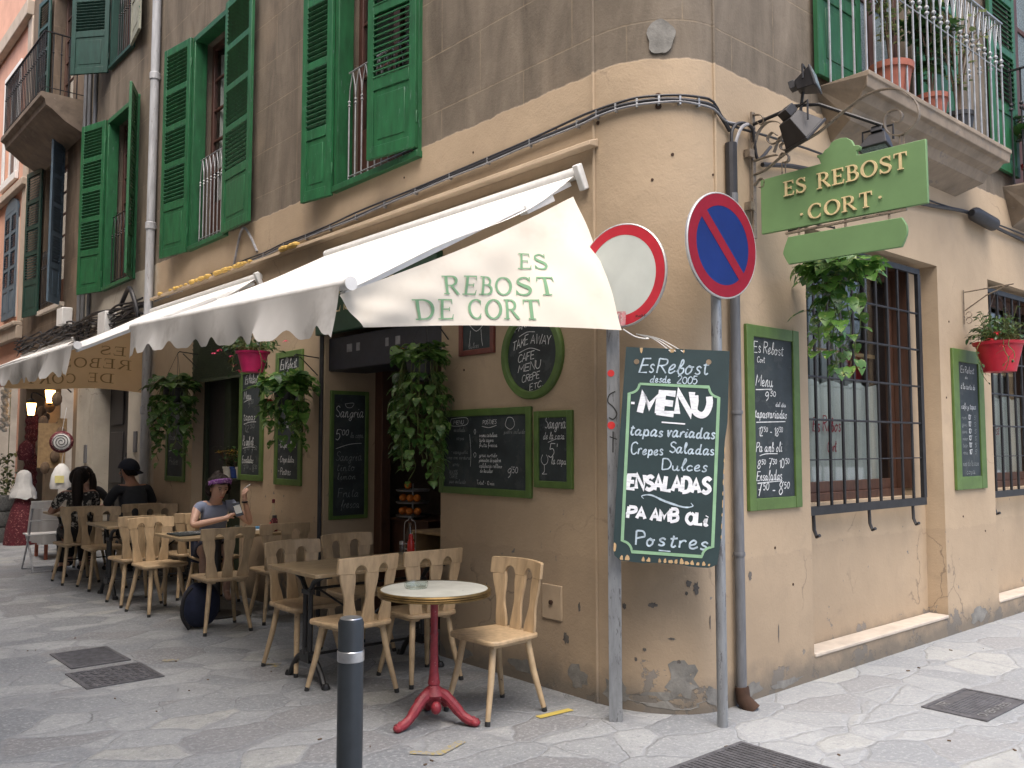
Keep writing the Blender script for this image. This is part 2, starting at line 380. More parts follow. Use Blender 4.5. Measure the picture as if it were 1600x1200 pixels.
M['chalk_blue'] = paint('blue_white_chalk', (.42, .52, .60), .95, .35, nscale=40)
M['chalk_solid'] = paint('thick_white_paint', (.74, .77, .82), .9, .2, nscale=25, streak=(1,1,4))
M['mint'] = paint('mint_green_line', (.24, .42, .26), .7, .12)
M['raw_wood'] = paint('bare_chipped_wood', (.46, .32, .17), .8, .25)
M['sign_green'] = paint('sign_green_paint', (.135, .245, .10), .6, .12, nscale=3)
M['gold'] = paint('cream_gold_letters', (.62, .50, .27), .55, .12)
M['traffic_red'] = paint('traffic_sign_red', (.46, .018, .035), .5, .12, wear=(.6,.4,.4), wamt=.76, nscale=9)
M['traffic_red2'] = paint('dull_traffic_sign_red', (.23, .010, .026), .6, .08, spec=.2)
M['traffic_blue'] = paint('traffic_sign_blue', (.008, .026, .14), .6, .15, nscale=3, spec=.2)
M['traffic_white'] = paint('traffic_sign_white', (.54, .58, .55), .45, .06, wear=(.3,.3,.28), wamt=.77, nscale=6)
M['sign_back'] = paint('sign_back_metal', (.5, .5, .5), .4, .1, metal=.5)
M['sticker'] = paint('red_sticker', (.55, .03, .03), .5, .15)
M['marker'] = paint('black_marker', (.02, .02, .02), .7, .1)
M['bollard'] = paint('bollard_paint', (.024, .030, .036), .42, .2, wear=(.25,.26,.27), wamt=.75, nscale=12)
M['chrome'] = paint('brushed_steel', (.55, .56, .57), .3, .15, metal=.9, nscale=30)
M['grate'] = paint('cast_drain_iron', (.095, .096, .105), .6, .4, wear=(.2,.19,.18), wamt=.66, metal=.2, nscale=16)
M['yellow'] = paint('worn_yellow_road_paint', (.36, .29, .09), .85, .25, wear=(.24,.24,.24), wamt=.46, nscale=18)
M['tape'] = paint('yellow_tape', (.46, .36, .08), .6, .12)
M['terracotta'] = paint('terracotta_pot', (.30, .095, .06), .7, .2)
M['pot_red'] = paint('red_plastic_pot', (.42, .012, .03), .4, .12)
M['pot_pink'] = paint('pink_plastic_pot', (.56, .02, .13), .4, .12)
M['pot_dark'] = paint('dark_plastic_pot', (.03, .03, .032), .5, .2)
M['pot_blue'] = paint('blue_plastic_pot', (.02, .05, .2), .4, .2)
M['pot_white'] = paint('white_ceramic_pot', (.5, .48, .42), .5, .15)
M['soil'] = paint('dark_soil', (.03, .02, .014), .95, .3)
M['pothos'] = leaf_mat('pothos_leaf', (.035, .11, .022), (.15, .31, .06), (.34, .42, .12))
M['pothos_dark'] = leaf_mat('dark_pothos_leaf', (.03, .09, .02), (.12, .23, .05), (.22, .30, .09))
M['smallleaf'] = leaf_mat('small_dark_leaf', (.012, .04, .012), (.045, .10, .025))
M['paleleaf'] = leaf_mat('pale_dry_leaf', (.09, .13, .05), (.26, .30, .12))
M['stem'] = paint('green_stem', (.09, .12, .03), .7, .3)
M['twig'] = paint('brown_twig', (.12, .08, .05), .85, .3)
M['petal_pink'] = leaf_mat('pink_petal', (.6, .03, .10), (.75, .10, .2))
M['petal_red'] = leaf_mat('dark_red_petal', (.25, .01, .012), (.4, .02, .03))
M['petal_yellow'] = leaf_mat('yellow_petal', (.5, .28, .02), (.62, .38, .04))
M['petal_orange'] = leaf_mat('orange_petal', (.6, .14, .02), (.7, .2, .04))
M['skin'] = paint('skin', (.46, .29, .225), .5, .07, nscale=20, bump=.02)
M['skin_dark'] = paint('tanned_skin', (.36, .185, .12), .5, .07, nscale=20, bump=.02)
M['hair'] = paint('dark_hair', (.013, .009, .008), .6, .4, nscale=40, streak=(1,1,.15), bump=.5, spec=.2)
M['tee'] = paint('blue_grey_tee', (.17, .205, .30), .9, .1, nscale=12, bump=.15)
M['headband'] = paint('purple_headband', (.17, .06, .24), .9, .2, wear=(.45,.33,.5), wamt=.55, nscale=30)
M['denim'] = paint('dark_blue_denim', (.012, .017, .04), .9, .3)
M['floral'] = paint('black_white_floral', (.015, .014, .014), .9, .1, wear=(.42,.39,.34), wamt=.53, nscale=9)
M['blackcloth'] = paint('black_cloth', (.013, .013, .015), .9, .3)
M['greycloth'] = paint('charcoal_shirt', (.033, .036, .043), .9, .2)
M['navy'] = paint('navy_cap', (.014, .017, .03), .85, .2)
M['lip'] = paint('lip', (.32, .09, .08), .5, .05)
M['eye'] = paint('eye_dark', (.02, .014, .012), .4, .1)
M['phone'] = paint('phone_black', (.012, .012, .014), .25, .1)
M['phone_face'] = paint('phone_pale_back', (.42, .43, .42), .3, .1)
M['paper'] = paint('white_paper', (.6, .6, .6), .8, .05)
M['lighter'] = paint('light_blue_plastic', (.12, .33, .6), .4, .1)
M['ketchup'] = paint('ketchup_red', (.4, .02, .015), .3, .1)
M['oil'] = paint('dark_vinegar', (.03, .018, .012), .15, .2)
M['orange'] = paint('orange_peel', (.52, .15, .015), .5, .15, nscale=40, bump=.3)
M['crate'] = paint('wooden_crate', (.30, .20, .10), .8, .25)
M['olive_mesh'] = paint('olive_mesh_paint', (.035, .05, .022), .6, .2)
M['olive_dark'] = paint('dark_olive_wood', (.022, .033, .015), .6, .25)
M['fascia'] = paint('dark_green_fascia', (.018, .062, .032), .5, .15)
M['box_blue'] = paint('dark_roller_box', (.017, .019, .028), .5, .25)
M['pink_wall'] = paint('pink_plaster', (.58, .32, .225), .9, .12, nscale=2, bump=.2)
M['pink_trim'] = paint('beige_plaster_band', (.40, .33, .26), .9, .15, nscale=3, bump=.2)
M['wall_old'] = wall_mat('old_brown_wall', (.23, .185, .14), (.15, .115, .085), 3.3)
M['wine'] = paint('dark_red_cloth', (.085, .009, .016), .85, .25, wear=(.3,.12,.11), wamt=.57, nscale=15)
M['white_cloth'] = paint('white_cloth', (.62, .62, .6), .9, .1)
M['lamp_on'] = lit_mat('warm_lamp_glass', (1.0, .52, .16), 7)
M['plastic_sheet'] = cloth_mat('clear_plastic_sheet', (.5, .5, .5), .5)
M['stucco_far'] = paint('plain_stucco', (.42, .36, .28), .9, .2, nscale=2, bump=.2)
M['foam'] = paint('yellow_foam', (.55, .36, .10), .95, .2, nscale=30, bump=.8)
M['concrete'] = paint('grey_mortar', (.185, .18, .165), .95, .3, nscale=12, bump=.6)
M['rust_grey'] = paint('exposed_dark_render', (.11, .10, .09), .95, .3, nscale=20, bump=.6)
M['rust'] = paint('rusty_hole', (.05, .025, .014), .9, .3)
# ------------------------------------------------------------------ writing: single-stroke hand, brush capitals, roman serif letters
GL = {}
def gl(s):
    for ln in s.strip().split('\n'):
        k, d = ln.split(' ', 1); out = []
        for st in d.split('|'):
            sm = st.startswith('~'); st = st.lstrip('~')
            p = [tuple(float(x) for x in q.split(',')) for q in st.split()]
            out.append(spline(p, 5) if sm and len(p) > 2 else p)
        GL[k] = out
gl("""A 0,0 1.7,6 3.6,0|.6,2.1 3,2.1
B 0,0 0,6|~0,6 2.6,5.7 2.8,3.8 0,3.2|~0,3.2 3,2.8 3.3,.7 0,0
C ~3.6,5 2.2,6 .5,5 0,3 .6,.8 2.2,0 3.7,1
D 0,0 0,6|~0,6 2.4,5.6 3.7,3.4 2.6,.5 0,0
E 3.3,6 0,6 0,0 3.4,0|0,3.1 2.7,3.1
F 3.3,6 0,6 0,0|0,3.1 2.6,3.1
G ~3.5,5.2 2.2,6 .4,4.8 .1,2 1.6,0 3.4,.9 3.5,2.6|3.5,2.6 2.1,2.6
H 0,0 0,6|3.4,0 3.4,6|0,3 3.4,3
I .4,0 .4,6
J ~2.4,6 2.4,1.5 1.4,0 .2,1
K 0,0 0,6|3.3,6 0,2.6|1.1,3.6 3.4,0
L 0,6 0,0 3.1,0
M 0,0 .4,6 2.2,2 4,6 4.5,0
N 0,0 0,6 3.5,0 3.5,6
O ~1.9,6 .3,4.8 .1,2 1.8,0 3.6,1.6 3.6,4.5 1.9,6
P 0,0 0,6|~0,6 2.8,5.6 3,3.6 0,2.8
Q ~1.9,6 .3,4.8 .1,2 1.8,0 3.6,1.6 3.6,4.5 1.9,6|2.4,1.4 3.9,-.4
R 0,0 0,6|~0,6 2.8,5.7 2.9,3.7 0,3.1|1.2,3.1 3.4,0
S ~3.2,5.2 1.8,6 .3,5 .8,3.6 2.6,2.7 3.3,1.3 1.8,0 .1,.9
T 0,6 4,6|2,6 2,0
U ~0,6 .1,1.6 1.7,0 3.3,1.5 3.5,6
V 0,6 1.8,0 3.6,6
W 0,6 1.2,0 2.5,4.5 3.8,0 5,6
X 0,0 3.4,6|0,6 3.4,0
Y 0,6 1.8,3 3.6,6|1.8,3 1.6,0
Z 0,6 3.4,6 0,0 3.5,0
0 ~1.5,6 .2,4.6 .1,1.6 1.4,0 2.9,1.4 2.9,4.4 1.5,6
1 0,4.6 1.4,6 1.4,0
2 ~.2,4.8 1.4,6 2.8,4.8 1.8,2.4 0,0|0,0 3.1,0
3 ~.2,5.4 1.6,6 2.7,4.8 1.2,3.2 2.9,1.8 1.5,0 0,.8
4 2.2,0 2.2,6 0,1.9 3.2,1.9
5 2.9,6 .6,6 .4,3.4|~.4,3.4 2,3.7 2.9,2 1.6,0 .1,.7
6 ~2.6,5.8 .8,4.2 .1,1.6 1.4,0 2.8,1.4 1.6,3 .3,1.9
7 0,6 3.1,6 1.2,0|.8,3 2.6,3
8 ~1.5,3.2 .3,4.6 1.5,6 2.7,4.6 1.5,3.2 .1,1.4 1.5,0 2.9,1.4 1.5,3.2
9 ~2.7,4.4 1.4,3 .2,4.4 1.5,6 2.7,4.6 2.4,1.6 1,0
- .2,2.6 2.2,2.6
. .3,0 .3,.35
' .3,6.2 .2,4.8
, .4,.4 .1,-.8
a ~2.4,2.5 1.3,3 .2,1.9 .3,.4 1.2,0 2.2,1.3 2.5,2.9|~2.5,2.9 2.3,.6 2.9,0 3.5,.7
b ~0,.8 1.3,4.4 1.1,6 .5,5 .5,.9 1.3,0 2.4,1 2.1,2.4 1.1,2.4
c ~2.3,2.4 1.3,3 .2,1.8 .4,.4 1.3,0 2.6,.8
d ~2.3,2.5 1.3,3 .2,1.8 .3,.4 1.2,0 2.2,1.4 2.7,6|~2.7,6 2.3,.7 2.9,0 3.4,.6
e ~.1,1 1.6,1.6 2,2.6 1.2,3 .3,1.9 .5,.3 1.5,0 2.7,.8
f ~0,1 1.4,4.2 1.7,6 1,5.6 .8,0 .6,-2|.1,2.4 1.8,2.5
g ~2.3,2.5 1.3,3 .2,1.8 .4,.4 1.3,.1 2.3,1.5 2.5,2.9|~2.5,2.9 2.2,-1.4 1,-2 .4,-1 3.2,.6
h 0,0 .6,6|~.1,1.2 1.3,3 2.1,2.2 2,.5 2.7,0 3.2,.6
i ~0,1.2 .7,3 .5,.5 1.1,0 1.6,.6|.8,4.4 .9,4.8
j ~.5,3 .4,-1.2 -.4,-2 -.8,-1.2|.6,4.4 .7,4.8
k 0,0 .6,6|~.2,1.4 1.6,3 1.7,2 .4,1.6|~.7,1.6 1.7,.2 2.6,.4
l ~0,1 1.3,4.4 1.2,6 .6,5.4 .5,.8 1.1,0 1.7,.7
m ~0,0 .4,2.8 .3,0|~.3,1.4 1.1,3 1.6,2.2 1.5,0|~1.5,1.4 2.4,3 2.9,2.2 2.8,.4 3.4,0 3.9,.6
n ~0,0 .4,2.8 .3,0|~.3,1.4 1.3,3 1.9,2.2 1.8,.4 2.4,0 2.9,.6
o ~1.2,3 .2,2 .3,.5 1.2,0 2.2,.9 2.2,2.2 1.2,3 1.6,2.4 3,2.5
p ~.3,3 .2,-2|~.3,1.6 1.4,3 2.4,2 2,.4 .9,0 .3,.6|1.8,.2 2.8,.6
q ~2.3,2.5 1.3,3 .2,1.8 .4,.4 1.3,.1 2.3,1.5|2.5,2.9 2.3,-2
r .2,0 .3,2.9|~.3,1.5 .9,2.7 1.6,3 2.1,2.5
s ~2,2.5 1.2,3.1 .4,2.5 .7,1.8 1.6,1.2 1.8,.5 1,0 .1,.4
t ~.9,5 .7,1 1.3,0 2,.6|0,3.6 2,3.8
u ~0,2.8 .1,.7 1,0 1.9,1 2.1,2.9|~2.1,2.9 2,.6 2.6,0 3.1,.6
v ~0,2.6 .5,2.8 1,0 2,2.8 2.6,2.4
w ~0,2.8 .5,0 1.4,2.2 2,0 2.9,2.9
x 0,3 2,0|2,3 0,0
y ~0,2.8 .3,1 1.2,.6 2.1,2.9|~2.1,2.9 1.7,-1.4 .8,-2 .4,-1 2.6,.5
z 0,3 2,3 0,0 2.2,0""")
def tidy(pts):
    out = [pts[0]]
    for p in pts[1:]:
        if (p[0]-out[-1][0])**2 + (p[1]-out[-1][1])**2 > 1e-9: out.append(p)
    return out
LAY = [0]
def ribbon(mb, pts, wd, mapf):
    """flat stroke along 2D pts; mapf(a, b, lift) gives the 3D point; each stroke lies a hair above the last"""
    pts = tidy(pts)
    if len(pts) < 2: return
    ws = wd if isinstance(wd, (list, tuple)) else [wd]*len(pts)
    if len(ws) != len(pts): ws = [ws[min(int(i*len(ws)/len(pts)), len(ws)-1)] for i in range(len(pts))]
    LAY[0] = (LAY[0] + 1) % 24; lift = LAY[0]*6e-5
    L, Rr = [], []
    for i, p in enumerate(pts):
        a = pts[max(i-1, 0)]; b = pts[min(i+1, len(pts)-1)]
        dx, dy = b[0]-a[0], b[1]-a[1]; l = math.hypot(dx, dy) or 1e-9
        nx, ny = -dy/l*ws[i]/2, dx/l*ws[i]/2
        k = 1.0
        if 0 < i < len(pts)-1:
            e = (p[0]-a[0], p[1]-a[1]); f = (b[0]-p[0], b[1]-p[1])
            c = (e[0]*f[0]+e[1]*f[1])/((math.hypot(*e)*math.hypot(*f)) or 1)
            k = min(1.45, 1/max(.45, math.sqrt(max(0, (1+c)/2))))
        L.append(mapf(p[0]+nx*k, p[1]+ny*k, lift)); Rr.append(mapf(p[0]-nx*k, p[1]-ny*k, lift))
    n = len(pts); mb.add(L+Rr, [(n+i, n+i+1, i+1, i) for i in range(n-1)])
def measure(s, gap):
    x = 0
    sup = False
    for ch in s:
        if ch in ' ^': sup = ch == '^'; x += 2.2*(ch == ' '); continue
        x += max(p[0] for st in GL[ch] for p in st)*(.58 if sup else 1) + gap
    return x
def write(mb, s, x0, y0, h, mapf, wd, slant=.12, width=None, gap=.7, rise=0, jit=.05):
    """write s with cap height h from (x0, y0); width squeezes or spreads the line to fit"""
    k = h/6; tot = measure(s, gap); kx = (width/tot if width else k); x = 0
    sup = False
    for ch in s:
        if ch == ' ': x += 2.2; sup = False; continue
        if ch == '^': sup = True; continue
        ks, ys = (.58, 2.9) if sup else (1, 0)
        j = rnd.uniform(-jit, jit)*6; sy = 1 + rnd.uniform(-jit, jit)*2.2; sl_ = slant + rnd.uniform(-.09, .09); wx, wy, wp = rnd.uniform(-.16, .16), rnd.uniform(-.16, .16), rnd.uniform(0, 6)
        for st in GL[ch]:
            st = [(a_+wx*math.sin(b_*1.1+wp), b_+wy*math.sin(a_*1.3+wp)) for a_, b_ in st]; q = [(x0 + (x+px*ks)*kx + py*k*ks*sl_, y0 + (py*sy*ks+ys+j*.5)*k + (x+px)*kx*rise) for px, py in st]
            ribbon(mb, q, wd*(.8 if sup else 1), mapf)
        x += max(p[0] for st in GL[ch] for p in st)*ks + gap
def planemap(o, u, v, off=.0015):
    o, u, v = Vector(o), Vector(u).normalized(), Vector(v).normalized(); n = u.cross(v)
    return lambda a, b, l=0: o + u*a + v*b + n*(off + l)
# roman letters: list of (points, widths), cap height 7
def arc(cx, cy, rx, ry, a0, a1, n=14): return [(cx+rx*math.cos(R(a0+(a1-a0)*i/n)), cy+ry*math.sin(R(a0+(a1-a0)*i/n))) for i in range(n+1)]
def bowl(cx, cy, rx, ry, a0, a1, thin=.5, thick=1.15, n=16):
    return (arc(cx, cy, rx, ry, a0, a1, n), [thin+(thick-thin)*abs(math.cos(R(a0+(a1-a0)*i/n)))**1.3 for i in range(n+1)])
def serif(x, y, w=2.1): return ([(x-w/2, y), (x+w/2, y)], .42)
ST = lambda x: ([(x, .2), (x, 6.8)], 1.1)
SER = {
 'E': [ST(1), serif(.8,.21), serif(.8,6.79), ([(1,6.75),(4.2,6.75)],.5), ([(1,.25),(4.4,.25)],.5), ([(1,3.6),(3.4,3.6)],.45), ([(4.05,7),(4.25,5.3)],[.55,.2]), ([(4.2,0),(4.55,1.8)],[.6,.2]), ([(3.35,4.3),(3.35,2.9)],[.3,.3])],
 'T': [([(2.5,.2),(2.5,6.8)],1.1), serif(2.5,.21,2.2), ([(.3,6.75),(4.7,6.75)],.5), ([(.42,7),(.2,5.2)],[.55,.2]), ([(4.58,7),(4.8,5.2)],[.55,.2])],
 'D': [ST(1), serif(.8,.21), serif(.8,6.79), ([(1,6.75),(2.4,6.75)],.5), ([(1,.25),(2.4,.25)],.5), bowl(2.3,3.5,2.9,3.25,90,-90)],
 'B': [ST(1), serif(.8,.21), serif(.8,6.79), ([(1,6.75),(2.4,6.75)],.5), ([(1,3.7),(2.6,3.7)],.42), ([(1,.25),(2.6,.25)],.5), bowl(2.4,5.22,1.5,1.53,90,-90,.45,1.05), bowl(2.6,1.98,1.8,1.73,90,-90)],
 'R': [ST(1), serif(.8,.21), serif(.8,6.79), ([(1,6.75),(2.5,6.75)],.5), ([(1,3.4),(2.5,3.4)],.42), bowl(2.5,5.07,1.6,1.67,90,-90,.45,1.1), ([(2.4,3.4),(4.9,.3)],[.7,1.1]), ([(4.3,.21),(5.5,.21)],.42)],
 'O': [bowl(3.2,3.5,2.75,3.3,90,450,.5,1.2,32)],
 'C': [bowl(3.2,3.5,2.75,3.3,50,312,.5,1.2,24), ([(4.85,6.5),(5.1,4.9)],[.6,.2]), ([(4.9,1.2),(5.25,2.0)],[.5,.2])],
 'S': [(spline([(3.9,5.6),(3.3,6.5),(2.2,6.75),(.95,6.1),(.85,4.9),(2.2,3.8),(3.7,2.9),(4.15,1.7),(3.5,.5),(2.2,.22),(1.0,.7),(.5,1.7)],4), None), ([(4.0,6.9),(4.1,4.9)],[.5,.15]), ([(.45,.1),(.35,2.1)],[.5,.15])],
}
SERW = {'E':4.9,'T':5.0,'D':5.7,'B':5.0,'R':5.7,'O':6.4,'C':5.8,'S':4.7,' ':3.2}
def serif_text(mb, s, x0, y0, h, mapf, width=None, gap=.7, extrude=None):
    tot = sum(SERW[c]+gap for c in s) - gap; k = h/7; kx = width/tot if width else k; x = 0
    for ch in s:
        for pts, wd in SER.get(ch, []):
            if wd is None: wd = [.5+.75*math.exp(-((i/len(pts)-.5)/.22)**2) for i in range(len(pts))]
            q = [(x0+(x+a)*kx, y0+b*k) for a, b in pts]
            ws = [z*k for z in wd] if isinstance(wd, (list, tuple)) else wd*k
            if extrude is None:
                if len(q) == 2: q = [(q[0][0]+(q[1][0]-q[0][0])*i/8, q[0][1]+(q[1][1]-q[0][1])*i/8) for i in range(9)]; ws = [ws[0]+(ws[1]-ws[0])*i/8 for i in range(9)] if isinstance(ws, list) else ws
                ribbon(mb, q, ws, mapf)
            else:
                tmp = MB(); ribbon(tmp, q, ws, mapf); tp = MB(); ribbon(tp, q, ws, lambda a, b, l=0: mapf(a, b, l - extrude))
                n = len(tmp.v)//2; o = 2*n
                fs = list(tmp.f) + [(i, i+1, o+i+1, o+i) for i in range(n-1)] + [(n+i+1, n+i, o+n+i, o+n+i+1) for i in range(n-1)] + [(0, o, o+n, n), (n-1, 2*n-1, o+2*n-1, o+n-1)]
                mb.add(tmp.v+tp.v, fs)
        x += SERW[ch]+gap
# ------------------------------------------------------------------ ground
g = MB(); g.add([(-30,-30,0),(60,-30,0),(60,80,0),(-30,80,0)], [(0,1,2,3)])
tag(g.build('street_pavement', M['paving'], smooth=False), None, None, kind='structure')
XL, YR = 3.97, 3.2                                # the two facade planes; the alley runs along +Y, the side street along +X
PL = lambda u, z, d=0: Vector((XL - d, u, z))     # left facade: u = Y, d outwards
PR = lambda u, z, d=0: Vector((u, YR - d, z))     # right facade: u = X
def corner(t, z, d=0):                            # rounded corner, t 0..1 from left facade to right facade
    a = t*math.pi/2
    return Vector((4.43-(.46+d)*math.cos(a), 3.78-(.58+d)*math.sin(a), z))
def facade(mb, P, u0, u1, z0, z1, holes, d=0, ustep=99, flip=False):
    us = sorted({u0, u1, *[x for h in holes for x in h[:2]]}); zs = sorted({z0, z1, *[x for h in holes for x in h[2:4]]})
    us = [x for x in us if u0 <= x <= u1]; zs = [x for x in zs if z0 <= x <= z1]
    def q(a, b, c, e): mb.add([a, b, c, e], [(0,1,2,3)] if not flip else [(3,2,1,0)])
    for i in range(len(us)-1):
        for j in range(len(zs)-1):
            uc, zc = (us[i]+us[i+1])/2, (zs[j]+zs[j+1])/2
            if any(h[0] < uc < h[1] and h[2] < zc < h[3] for h in holes): continue
            q(P(us[i], zs[j], d), P(us[i+1], zs[j], d), P(us[i+1], zs[j+1], d), P(us[i], zs[j+1], d))
    for a, b, c, e, dep in holes:
        o = d - dep
        q(P(a,c,d), P(a,c,o), P(a,e,o), P(a,e,d)); q(P(b,c,o), P(b,c,d), P(b,e,d), P(b,e,o))
        q(P(a,e,o), P(b,e,o), P(b,e,d), P(a,e,d))
        if c > .01: q(P(a,c,d), P(b,c,d), P(b,c,o), P(a,c,o))
TOP = 12.0
bld = thing('corner_building', 'tall corner building with tan plaster below and stained grey-brown render above', 'building', (4.4, 3.8, 0))
WIN = dict(A=(5.68, 6.97, 3.88, 7.0), B=(9.38, 10.42, 3.92, 6.45), C=(12.45, 13.76, 3.88, 6.37), D=(12.75, 13.75, 7.25, 9.9))
LH = [(5.38, 7.15, 0, 2.62, .55), (8.9, 10.25, 0, 2.95, .35), (12.55, 14.1, 0, 2.55, .3), (*WIN['A'], .3), (*WIN['B'], .3), (*WIN['C'], .3), (*WIN['D'], .25)]
mb = MB()
facade(mb, PL, 3.78, 15.0, 0, TOP, LH, flip=True)
N = 16
mb.grid(lambda s, t: corner(s, t*TOP), N, 24)
RH = [(5.44, 7.5, .15, 3.05, .16), (8.55, 10.62, .15, 3.07, .16), (6.2, 7.15, 4.12, 7.0, .25), (9.3, 10.3, 4.12, 7.0, .25)]
facade(mb, PR, 4.43, 14.0, 0, TOP, RH)
for a, b, c, e, dep in RH[:2]:                    # recessed panels hold the barred windows
    facade(mb, PR, a, b, c, e, [(a+.02, b-.2, 1.14, e-.001, .2)], d=-.16)
mb.add([(14,3.2,0),(14,3.2,TOP),(14,15,TOP),(14,15,0)], [(0,1,2,3)]); mb.add([(14,15,0),(14,15,TOP),(XL,15,TOP),(XL,15,0)], [(0,1,2,3)])
mb.add([(XL,3.2,TOP),(14,3.2,TOP),(14,15,TOP),(XL,15,TOP)], [(0,1,2,3)])
mb.build('wall', M['wall'], bld, ang=30)
# fillets where the round corner meets the flat faces, and a low cement skirting
tr = MB()
tr.tube([corner(0, 0, .004), corner(0, TOP, .004)], .012, 6); tr.tube([corner(1, 0, .004), corner(1, TOP, .004)], .012, 6)
tr.build('corner_bead', M['wall'], bld)
for a, b in ((5.445, 7.495), (8.555, 10.615)): lg = MB(); lg.box((a, 3.19, .145), (b, 3.355, .172)); lg.build('ledge', M['ledge'], bld, bevel=.008)
# inner room behind the shop door
rm = MB(); rm.box((4.53, 5.2, -.02), (8, 7.6, .005)); rm.build('shop_floor', M['dark'], bld)
rm = MB(); rm.add([(8,5.2,0),(8,7.6,0),(8,7.6,2.9),(8,5.2,2.9)], [(0,1,2,3)]); rm.add([(4.52,7.6,0),(8,7.6,0),(8,7.6,2.9),(4.52,7.6,2.9)], [(0,1,2,3)]); rm.build('shop_wall', M['room'], bld)

# windows with casements, railings and louvred shutters
def bars_arched(mb, P, u0, u1, z0, h, d, n):
    us = [u0+(u1-u0)*i/(n-1) for i in range(n)]
    for i, u in enumerate(us):
        mb.tube([P(u, z0, d), P(u, z0+h*.74, d)], .008, 6)
        for zz in (.70, .735): mb.lathe([(.008,-.012),(.016,0),(.008,.012)], P(u, z0+h*zz, d), 8)
        for sgn in (-1, 1):
            uu = u + sgn*(us[1]-us[0])
            if u0-.01 <= uu <= u1+.01:
                mb.tube([P(u, z0+h*.74, d), P(u+(uu-u)*.12, z0+h*.86, d), P(u+(uu-u)*.5, z0+h, d)], .006, 5)
    mb.tube([P(u0, z0+h, d), P(u1, z0+h, d)], .008, 6); mb.tube([P(u0, z0+.06, d), P(u1, z0+.06, d)], .008, 6)
def casement(P, w, parent, frame, curtain=None, d=-.2, name='window', sash=2):
    a, b, c, e = w; f = MB(); t = .07
    def pb(u0, u1, z0, z1, d0, d1):
        p, q = P(u0, z0, d0), P(u1, z1, d1); f.box(tuple(min(p[i], q[i]) for i in range(3)), tuple(max(p[i], q[i]) for i in range(3)))
    pb(a, a+t, c, e, d-.05, d); pb(b-t, b, c, e, d-.05, d); pb(a+t, b-t, e-t, e, d-.05, d); pb(a+t, b-t, c, c+.55, d-.048, d-.004)
    m = (a+b)/2; pb(m-.05, m+.05, c+.55, e-t, d-.045, d+.008)
    for k in range(1, 5):
        z = c+.55+(e-t-c-.55)*k/5
        pb(a+t, m-.05, z-.015, z+.015, d-.04, d-.006); pb(m+.05, b-t, z-.015, z+.015, d-.04, d-.006)
    fr = f.build(name, frame, parent, bevel=.006)
    g_ = MB(); g_.add([P(a+t, c+.55, d-.025), P(b-t, c+.55, d-.025), P(b-t, e-t, d-.025), P(a+t, e-t, d-.025)], [(0,1,2,3)]); g_.build('pane', M['glass'], fr, smooth=False)
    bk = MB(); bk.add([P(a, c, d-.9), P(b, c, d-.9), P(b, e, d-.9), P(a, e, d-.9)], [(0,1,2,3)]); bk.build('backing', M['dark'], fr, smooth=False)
    if curtain:
        cu = MB()
        for u0, u1 in curtain:
            cu.grid(lambda s, t_: P(u0+(u1-u0)*s, c+.56+(e-c-.7)*t_, d-.07-.02*math.sin(s*19)), 24, 3)
        cu.build('curtain', M['curtain'], fr)
    return fr
def shutter(parent, hinge, ang, wdt, z0, z1, m, name='shutter', secs=4, tilt=1):
    """louvred leaf hinged at plan point hinge, running off at plan angle ang (degrees from +X)"""
    dx, dy = math.cos(R(ang)), math.sin(R(ang)); u = Vector((dx, dy, 0)); n = Vector((-dy, dx, 0)); h = Vector((hinge[0], hinge[1], 0)); th = .036
    def ob(mb, a, b, c, e, t=th, o=0): mb.obox(h+u*(a+b)/2+n*o+Vector((0,0,(c+e)/2)), u*(b-a)/2, n*t/2, Vector((0,0,(e-c)/2)))
    f = MB(); s = .075
    ob(f, 0, s, z0, z1); ob(f, wdt-s, wdt, z0, z1)
    pz = z0+.62; edges = [z0+.04, z0+.1]
    ob(f, s, wdt-s, z0+.001, z0+.1); ob(f, s, wdt-s, pz-.05, pz+.05); ob(f, s, wdt-s, z1-.09, z1-.001)
    zs = [pz+.05 + (z1-.09-pz-.05)*k/secs for k in range(secs+1)]
    for z in zs[1:-1]: ob(f, s, wdt-s, z-.035, z+.035)
    ob(f, s, wdt-s, z0+.1, pz-.05, .016); ob(f, s+.05, wdt-s-.05, z0+.15, pz-.1, .027)
    for z in (z0+.25, z1-.3): f.tube([h+u*.004+Vector((0,0,z-.05)), h+u*.004+Vector((0,0,z+.05))], .012, 6)
    fo = f.build(name, m, parent, bevel=.004)
    l = MB()
    for k in range(secs):
        za, zb = zs[k]+(.035 if k else 0), zs[k+1]-(.035 if k < secs-1 else 0); q = max(3, int((zb-za)/.046))
        for i in range(q):
            z = za+(zb-za)*(i+.5)/q
            l.obox(h+u*wdt/2+Vector((0,0,z)), u*(wdt/2-s+.004), (n*tilt*.021+Vector((0,0,-.020))), (n*.0035*tilt+Vector((0,0,.0037))))
    l.build('louvres', m, fo)
    return fo
def opening_frame(P, w, parent, m, d0=-.12, d1=.035, t=.05, sill=True):
    a, b, c, e = w; f = MB()
    def pb(u0, u1, z0, z1, da, db):
        p, q = P(u0, z0, da), P(u1, z1, db); f.box(tuple(min(p[i], q[i]) for i in range(3)), tuple(max(p[i], q[i]) for i in range(3)))
    pb(a-.02, a+t, c, e, d0, d1); pb(b-t, b+.02, c, e, d0, d1); pb(a-.02, b+.02, e-.02, e+.05, d0, d1)
    if sill: pb(a-.03, b+.03, c-.055, c, d0, d1+.02)
    return f.build('window_surround', m, parent, bevel=.005)
